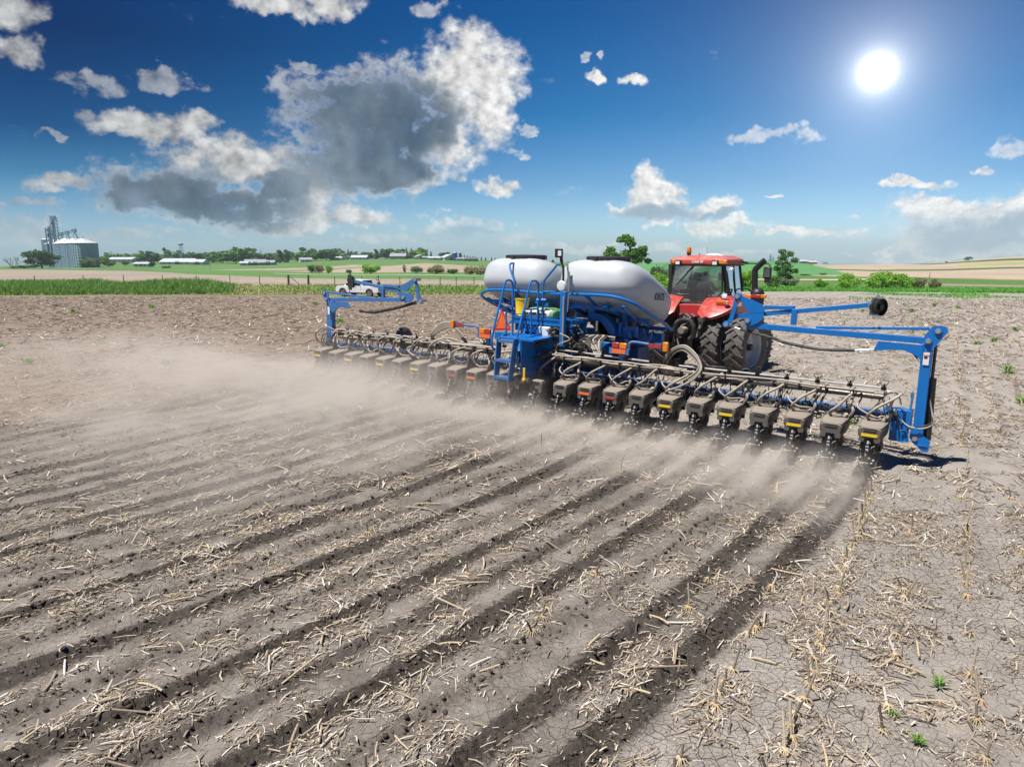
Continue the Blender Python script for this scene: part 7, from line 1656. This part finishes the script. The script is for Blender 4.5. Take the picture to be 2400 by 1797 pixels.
def scatter(n, y0, y1, pw=1.0):
    t = rng.uniform(-.84, 1.0, n); Y = y0 + (y1 - y0) * rng.random(n) ** pw; return t * Y * 1.02, Y
def density(x, y):
    c = x * CORN[1] - y * CORN[0]; row = .5 + .5 * np.cos((c + .88) / .762 * 2 * math.pi)
    cl = fbm(x * 1.1, y * 1.1, 4, 80); tm, dist, zone = tilled_mask(x, y)
    u, v = planter_uv(x, y)
    right = sst(u, 8.6, 9.4)
    fine = fbm(x * 2.6, y * 2.6, 3, 85)
    d = sst(.45 * cl + .55 * fine + .06 * row, .47, .60) * (1 - .9 * tm)
    heap = sst(fbm(x * .45 + 7, y * .45, 3, 90), .40, .66)
    d = d * (.5 + .22 * heap) + .035
    # a heavy trash band left of the middle rows, thinner on the far right
    band = np.exp(-((u - 1.2) / 1.6) ** 2) + .7 * np.exp(-((u + 3.4) / 1.2) ** 2)
    return np.clip(d * ((.72 + .6 * sst(np.hypot(x, y), 11, 18)) * (1 - zone) + .68 * zone) * (1 + 1.5 * band * zone), 0, 1.4)
def mk_residue(name, n, y0, y1, pw, Lr, wr, label, flatshare=.45, rings3=True, skew=2.2):
    x, y = scatter(n, y0, y1, pw); dens = density(x, y); k = rng.random(n) < dens; x, y = x[k], y[k]; m = len(x)
    al = math.atan2(CORN[1], CORN[0]); th = np.where(rng.random(m) < .35, al + rng.normal(size=m) * .4, rng.random(m) * math.pi * 2)
    flat = rng.random(m) < flatshare
    L = Lr[0] + (Lr[1] - Lr[0]) * rng.random(m) ** skew; w = wr[0] + (wr[1] - wr[0]) * rng.random(m); w = np.where(flat, w * 1.5, w)
    u_, v_ = planter_uv(x, y); right = sst(u_, 8.0, 10.0)
    ci = np.where(rng.random(m) < .30 + .28 * right, rng.integers(4, 8, m), rng.integers(0, 4, m))
    cols = STRAW[ci] * (.7 + .55 * rng.random((m, 1)))
    tilt = np.abs(rng.normal(size=m)) * .16; lift = w * .4 + L * np.sin(tilt) * .4 + rng.random(m) ** 3 * .03
    V, Q, C = [], [], []; b = 0
    for sel, fl in ((~flat, False), (flat, True)):
        v, q, c = sticks(x[sel], y[sel], L[sel], w[sel], th[sel], tilt[sel] * np.where(rng.random(sel.sum()) < .5, 1, -1), cols[sel], lift[sel], fl, .06, rings3)
        V.append(v); Q.append(q + b); C.append(c); b += len(v)
    o = obj(name, fast_mesh(name, np.concatenate(V), np.concatenate(Q), None, M['straw'], False, np.concatenate(C))); tag(o, label, 'crop residue', kind='stuff'); return m
r1 = mk_residue('crop_residue', 67000, 4.4, 12.0, .85, (.04, .26), (.005, .013), 'broken straw and leaf of last year\'s corn littering the near soil')
r0 = mk_residue('crop_residue', 118000, 4.4, 12.0, .85, (.015, .09), (.003, .008), 'fine chaff of last year\'s corn littering the near soil', .6, False, 1.5)
r2 = mk_residue('crop_residue', 100000, 11.5, 30.0, .8, (.05, .34), (.008, .020), 'broken straw of last year\'s corn around the planter', .45, False)
r3 = mk_residue('crop_residue', 70000, 29.0, 80.0, .8, (.15, .6), (.02, .05), 'straw scattered over the far part of the field', .45, False)
# soil clods turned up by the row units
n = 58000; x, y = scatter(n, 4.4, 18, .8); tm, dist, zone = tilled_mask(x, y); k = (rng.random(n) < tm * .8 + .03 * zone + .004); x, y = x[k], y[k]; m = len(x)
sz = .007 + .028 * rng.random(m) ** 3.2
ico = [(0, 0, -1), (.72, -.53, -.45), (-.28, -.85, -.45), (-.89, 0, -.45), (-.28, .85, -.45), (.72, .53, -.45), (.28, -.85, .45), (-.72, -.53, .45), (-.72, .53, .45), (.28, .85, .45), (.89, 0, .45), (0, 0, 1)]
icf = np.array([(0, 2, 1), (1, 10, 5), (0, 3, 2), (0, 4, 3), (0, 5, 4), (0, 1, 5), (1, 2, 6), (2, 3, 7), (3, 4, 8), (4, 5, 9), (1, 6, 10), (2, 7, 6), (3, 8, 7), (4, 9, 8), (5, 10, 9), (11, 6, 7), (11, 10, 6), (11, 9, 10), (11, 8, 9), (11, 7, 8)])
I = np.array(ico)[None] * (sz[:, None] * (.7 + .6 * rng.random((m, 12))))[..., None] * np.array([1, 1, .75]) ; I = I + np.stack([x, y, height(x, y) + sz * .3], -1)[:, None]
F = (icf[None] + (np.arange(m) * 12)[:, None, None]).reshape(-1, 3)
cc = np.repeat(np.array([.075, .06, .048])[None] * (.6 + .9 * rng.random((m, 1))), 12, 0)
o = obj('soil_clods', fast_mesh('soil_clods', I.reshape(-1, 3), None, F, M['clod'], True, cc)); tag(o, 'dark crumbled clods along the fresh furrows', 'soil', kind='stuff')
# ------------------------------------------------------------------ larger stalk pieces, each a thing
def stalk_mesh(L, r, seed, leaf):
    rg = random.Random(seed); mb = MB(); b = rg.uniform(-.08, .08) * L
    pts = [(-L / 2, 0, 0), (-L * .2, b * .7, .0), (L * .15, b, .0), (L / 2, 0, 0)]; rs = [r * .95, r, r, r * .9]
    mb.tube(pts, rs, 7, smooth=2)
    for f in (-.3, .12): mb.lathe([(r * .98, -.008), (r * 1.18, 0), (r * .98, .008)], (L * f, b * .6, 0), (1, 0, 0), 8)
    if leaf:
        x0 = rg.uniform(-.3, .3) * L; l = rg.uniform(.1, .22); a = rg.uniform(-1, 1)
        mb.add([(x0, -r, r * .5), (x0, r, r * .5), (x0 + l * .5, a * l * .4 + r, r * 1.6), (x0 + l * .5, a * l * .4 - r * .6, r * 1.6), (x0 + l, a * l, r * .2)], [(0, 1, 2, 3), (3, 2, 4)])
    me = mb.mesh('corn_stalk', M['straw'], 50); at_ = me.attributes.new('col', 'FLOAT_COLOR', 'POINT'); base = rg.choice([(.50, .40, .27), (.60, .51, .39), (.70, .64, .55), (.36, .28, .19), (.27, .21, .15)])
    at_.data.foreach_set('color', np.tile(np.array([*base, 1], np.float32), len(me.vertices))); return me
SM = [stalk_mesh(rg_, r_, i, i % 3 == 0) for i, (rg_, r_) in enumerate([(.22, .012), (.30, .012), (.36, .013), (.26, .014), (.44, .012), (.32, .011), (.52, .012), (.18, .014), (.40, .014), (.24, .011), (.30, .013), (.60, .011)])]
x, y = scatter(1400, 5.0, 17.0, .85); dn_ = density(x, y); k = rng.random(1400) < .12 + dn_ * .6; x, y = x[k][:290], y[k][:290]; zz_ = height(x, y)
for i in range(len(x)):
    o = obj('corn_stalk', SM[i % len(SM)]); o.location = (x[i], y[i], zz_[i] + .018 + .012 * rng.random()); o.rotation_euler = (rng.random() * 6, rng.normal() * .10, rng.random() * 6.28)
    tag(o, 'pale dry cornstalk piece lying loose on the soil among the residue', 'corn stalk', 'loose cornstalk pieces on the soil')
# ------------------------------------------------------------------ standing stubble with its crown of brace roots
def stub_mesh(seed):
    rg = random.Random(seed); mb = MB(); h = rg.uniform(.16, .36); lx, ly = rg.uniform(-.07, .07), rg.uniform(-.07, .07)
    mb.tube([(0, 0, -.03), (lx * .3, ly * .3, h * .4), (lx, ly, h)], [.018, .014, .013], 7); mb.lathe([(.014, -.006), (.018, 0), (.014, .006)], (lx * .3, ly * .3, h * .42), (0, 0, 1), 8)
    if rg.random() < .6: mb.tube([(lx, ly, h), (lx + .03, ly + .02, h + .05)], [.012, .003], 5)
    return mb.mesh('stalk', M['straw'], 50), h
def root_mesh(seed):
    rg = random.Random(seed); mb = MB()
    for k in range(13):
        th = k * .483 + rg.uniform(-.2, .2); r = rg.uniform(.06, .12); mb.tube([(0, 0, .055), (r * .45 * math.cos(th), r * .45 * math.sin(th), .045), (r * math.cos(th), r * math.sin(th), -.015)], [.006, .006, .003], 5)
    return mb.mesh('brace_roots', M['straw'], 50)
def setcol(me, c):
    a = me.attributes.new('col', 'FLOAT_COLOR', 'POINT'); a.data.foreach_set('color', np.tile(np.array([*c, 1], np.float32), len(me.vertices))); return me
STB = [setcol(stub_mesh(i)[0], c) for i, c in enumerate([(.30, .25, .19), (.20, .165, .13), (.42, .35, .26), (.26, .22, .17), (.60, .54, .46)])]
RTM = [setcol(root_mesh(i), c) for i, c in enumerate([(.50, .37, .21), (.42, .32, .20), (.54, .43, .28)])]
cnt = 0
for kx in list(range(0, 8)) + [-1, -2, -4, -6, -9]:
    c0 = -.88 + .762 * kx; s_ = 3.0 + rng.random() * .3
    while s_ < (46 if kx >= 0 else 13):
        s_ += (.17 + .16 * rng.random() if kx == 0 else .22 + .9 * rng.random() ** 2) * (1 + max(0, s_ - 9) / 9)
        x0, y0 = c0 * CORN[1] + s_ * CORN[0] + rng.normal() * .025, -c0 * CORN[0] + s_ * CORN[1] + rng.normal() * .025
        dd = y0 * CP + CAMH * SP; pxx = CX + FPX * x0 / max(dd, 1)
        if y0 < 4.8 or pxx < -30 or pxx > 2430: continue
        tmv, _, zn = tilled_mask(np.array([x0]), np.array([y0])); u_, v_ = planter_uv(x0, y0)
        if zn[0] > .5 and (tmv[0] > .3 or rng.random() < .6): continue
        if 8.2 < u_ < 9.8 and v_ > -1: continue
        if kx in (1, 3, 5) and rng.random() < .55: continue
        if cnt >= 285: break
        cnt += 1; r = empty('corn_stub', (x0, y0, float(height(np.array([x0]), np.array([y0]))[0])), rng.random() * 6.28)
        tag(r, 'short standing cornstalk stub with a crown of brace roots, left in an old row', 'corn stub', 'standing corn stubs in the old rows')
        o1 = obj('stalk', STB[int(rng.integers(0, len(STB)))], r); o1.rotation_euler = (rng.normal() * .15, rng.normal() * .15, 0); obj('brace_roots', RTM[int(rng.integers(0, 3))], r)
# ------------------------------------------------------------------ weeds
def weed_mesh(seed, n=26):
    rg = np.random.default_rng(seed); v = []; q = []; c = []
    for k in range(n):
        th = rg.random() * 6.28; r = .03 + .12 * rg.random(); h = .03 + .13 * rg.random(); L = .05 + .05 * rg.random(); w = .018 + .012 * rg.random()
        d = np.array([math.cos(th), math.sin(th), .3]); s = np.array([-math.sin(th), math.cos(th), 0]); p = np.array([math.cos(th) * r, math.sin(th) * r, h]); i = len(v)
        v += [p * np.array([.3, .3, .2]), p - s * w, p + d * L, p + s * w]; q.append((i, i + 1, i + 2, i + 3)); col = np.array([(.12, .25, .03), (.16, .30, .05), (.09, .20, .025)][k % 3]) * (.8 + .4 * rg.random()); c += [col] * 4
    return fast_mesh('weed', np.array(v), np.array(q), None, M['leaf'], False, np.array(c))
WM = [weed_mesh(i) for i in range(4)]
WP = [(2359, 876, 1.6, 'largest leafy green weed in the right side of the field'), (2397, 948, 1.5, 'green weed cut by the right edge of the view'), (2380, 776, 1.5, 'green weed near the right edge halfway down the far rows'), (2330, 802, 1.4, 'green weed among the old rows right of the marker post'), (2138, 732, 1.8, 'green weed just below the raised marker disc'), (2118, 716, 1.4, 'small weed right of the raised marker disc'), (2190, 718, 2.0, 'weed in the pale rows beyond the marker disc'), (2245, 724, 1.9, 'weed between two pale rows on the far right'), (2289, 809, 1.2, 'little weed right of the marker pivot'), (2020, 732, 1.7, 'weed under the inner marker arm'),
      (797, 758, 2.0, 'pale weed behind the left marker post'), (739, 715, 2.0, 'weed left of the left marker pivot'), (67, 854, 1.4, 'weed on the far left of the dusty field'), (245, 798, 1.4, 'weed in the brown field above the dust'), (391, 859, 1.5, 'hazy weed at the edge of the dust plume'), (764, 988, 1.5, 'clump of grassy weed half lost in the dust'), (355, 722, 2.2, 'weed near the tall grass strip'), (174, 734, 2.0, 'weed on the left near the tall grass strip'), (5, 816, 1.4, 'weed at the left edge of the field'), (2200, 1612, .55, 'tiny seedling in the cracked soil at the lower right'), (1998, 995, .9, 'tiny weed below the last row unit'), (2090, 1690, .4, 'seedling near the bottom of the old stubble row'), (2150, 1745, .45, 'seedling among trash at the bottom right')]
for i, (px, py, sc_, lab) in enumerate(WP):
    r_ = ray(px, py); Yg = None
    for Yt in np.arange(5, 110, .1):
        p = at(px, py, Yt)
        if p[2] <= zg1(p[0], p[1]): Yg = p; break
    if Yg is None: continue
    o = obj('weed', WM[i % 4]); o.location = (Yg[0], Yg[1], zg1(Yg[0], Yg[1])); o.scale = (sc_,) * 3; o.rotation_euler = (0, 0, i * 1.3); tag(o, lab, 'weed', 'weeds in the field')
# ------------------------------------------------------------------ dust thrown up by the row units
def dust(name, lo, hi, build, label):
    mb = MB(); mb.span(lo, hi); m = bpy.data.materials.new('airborne_dust'); m.use_nodes = True; N = NT(m.node_tree)
    m.node_tree.nodes.remove(m.node_tree.nodes['Principled BSDF']); out = m.node_tree.nodes['Material Output']
    tc = N.new('ShaderNodeTexCoord').outputs['Object']; s = N.new('ShaderNodeSeparateXYZ'); N.l.new(tc, s.inputs[0])
    pv = N.new('ShaderNodeVolumePrincipled'); pv.inputs['Color'].default_value = (.93, .845, .745, 1); pv.inputs['Anisotropy'].default_value = -.1
    N.l.new(build(N, tc, s.outputs[0], s.outputs[1], s.outputs[2]), pv.inputs['Density']); N.l.new(pv.outputs[0], out.inputs['Volume'])
    o = obj(name, mb.mesh(name, m, 0)); o.matrix_world = planter.matrix_world.copy(); tag(o, label, 'dust', kind='stuff')
    try: m.cycles.volume_step_rate = .35
    except Exception: pass
    return o
def plume(N, tc, u, v, w):
    n1 = N.noise(N.vm('MULTIPLY', tc, (.42, .34, .9)), 1.0, 4, .62); n2 = N.noise(tc, 1.6, 3, .62)
    back = N.m('MULTIPLY', v, -1.0)
    hgt = N.m('MULTIPLY_ADD', N.m('MINIMUM', N.m('MAXIMUM', back, 0), 6), .05, .30)          # the plume deepens as it drifts back
    fall = N.m('EXPONENT', N.m('MULTIPLY', N.m('DIVIDE', N.m('MAXIMUM', w, 0), hgt), -1.0))
    core = N.m('MULTIPLY', N.ss(back, -.7, .7), N.m('EXPONENT', N.m('MULTIPLY', N.m('MAXIMUM', back, 0), -.30)))
    left = N.m('MULTIPLY', N.ss(u, 3.0, -1.5), N.m('MULTIPLY_ADD', N.ss(u, -15, -7), .75, N.m('MULTIPLY', N.ss(u, -21.5, -17), .25)))
    wis = N.m('MULTIPLY_ADD', N.ss(N.m('ADD', n1, N.m('MULTIPLY', n2, .4)), .56, .92), 1.6, .13)
    d = N.m('MULTIPLY', N.m('MULTIPLY', fall, wis), N.m('MULTIPLY', core, N.m('MULTIPLY_ADD', left, 1.0, .15)))
    d = N.m('MULTIPLY', d, N.m('MULTIPLY', N.ss(w, 2.15, 1.4), N.ss(back, 12.5, 8)))
    return N.m('MULTIPLY', d, 4.6)
def wisps(N, tc, u, v, w):
    n1 = N.noise(N.vm('MULTIPLY', tc, (1.3, .7, 1.8)), 1.0, 4, .62); n2 = N.noise(tc, 4.0, 2, .6)
    back = N.m('MULTIPLY', v, -1.0)
    fall = N.m('EXPONENT', N.m('MULTIPLY', N.m('MAXIMUM', w, 0), -3.6))
    core = N.m('MULTIPLY', N.ss(back, .25, 1.5), N.m('EXPONENT', N.m('MULTIPLY', N.m('MAXIMUM', back, 0), -.62)))
    rows = N.m('MULTIPLY_ADD', N.m('COSINE', N.m('MULTIPLY', N.m('SUBTRACT', N.m('DIVIDE', u, .762), .5), 2 * math.pi)), .35, .65)
    wis = N.m('MULTIPLY_ADD', N.ss(N.m('ADD', n1, N.m('MULTIPLY', n2, .25)), .45, .80), 1.9, .08)
    d = N.m('MULTIPLY', N.m('MULTIPLY', fall, wis), N.m('MULTIPLY', core, rows))
    d = N.m('MULTIPLY', d, N.m('MULTIPLY', N.ss(w, .95, .6), N.m('MULTIPLY', N.ss(back, 4.8, 3), N.ss(u, 9.3, 8.4))))
    return N.m('MULTIPLY', d, 10.0)
dust('dust_cloud', (-22, -12.5, -.25), (.8, .6, 2.2), plume, 'pale brown dust drifting left and back from the left row units')
dust('dust_cloud', (.8, -5, -.25), (9.4, .4, 1.0), wisps, 'thin dust curling up behind the right row units')

# ------------------------------------------------------------------ thin haze of the spring air over the whole valley
def haze():
    mb = MB(); mb.span((-1900, -60, -100), (1900, 2600, 31)); m = bpy.data.materials.new('haze'); m.use_nodes = True; N = NT(m.node_tree)
    m.node_tree.nodes.remove(m.node_tree.nodes['Principled BSDF'])
    pv = N.new('ShaderNodeVolumePrincipled'); pv.inputs['Color'].default_value = (.80, .90, 1.0, 1); pv.inputs['Anisotropy'].default_value = .3; pv.inputs['Density'].default_value = .00016
    N.l.new(pv.outputs[0], m.node_tree.nodes['Material Output'].inputs['Volume'])
    o = obj('haze', mb.mesh('haze', m, 0)); tag(o, 'thin bluish haze in the air over the valley', 'haze', kind='stuff')
haze()
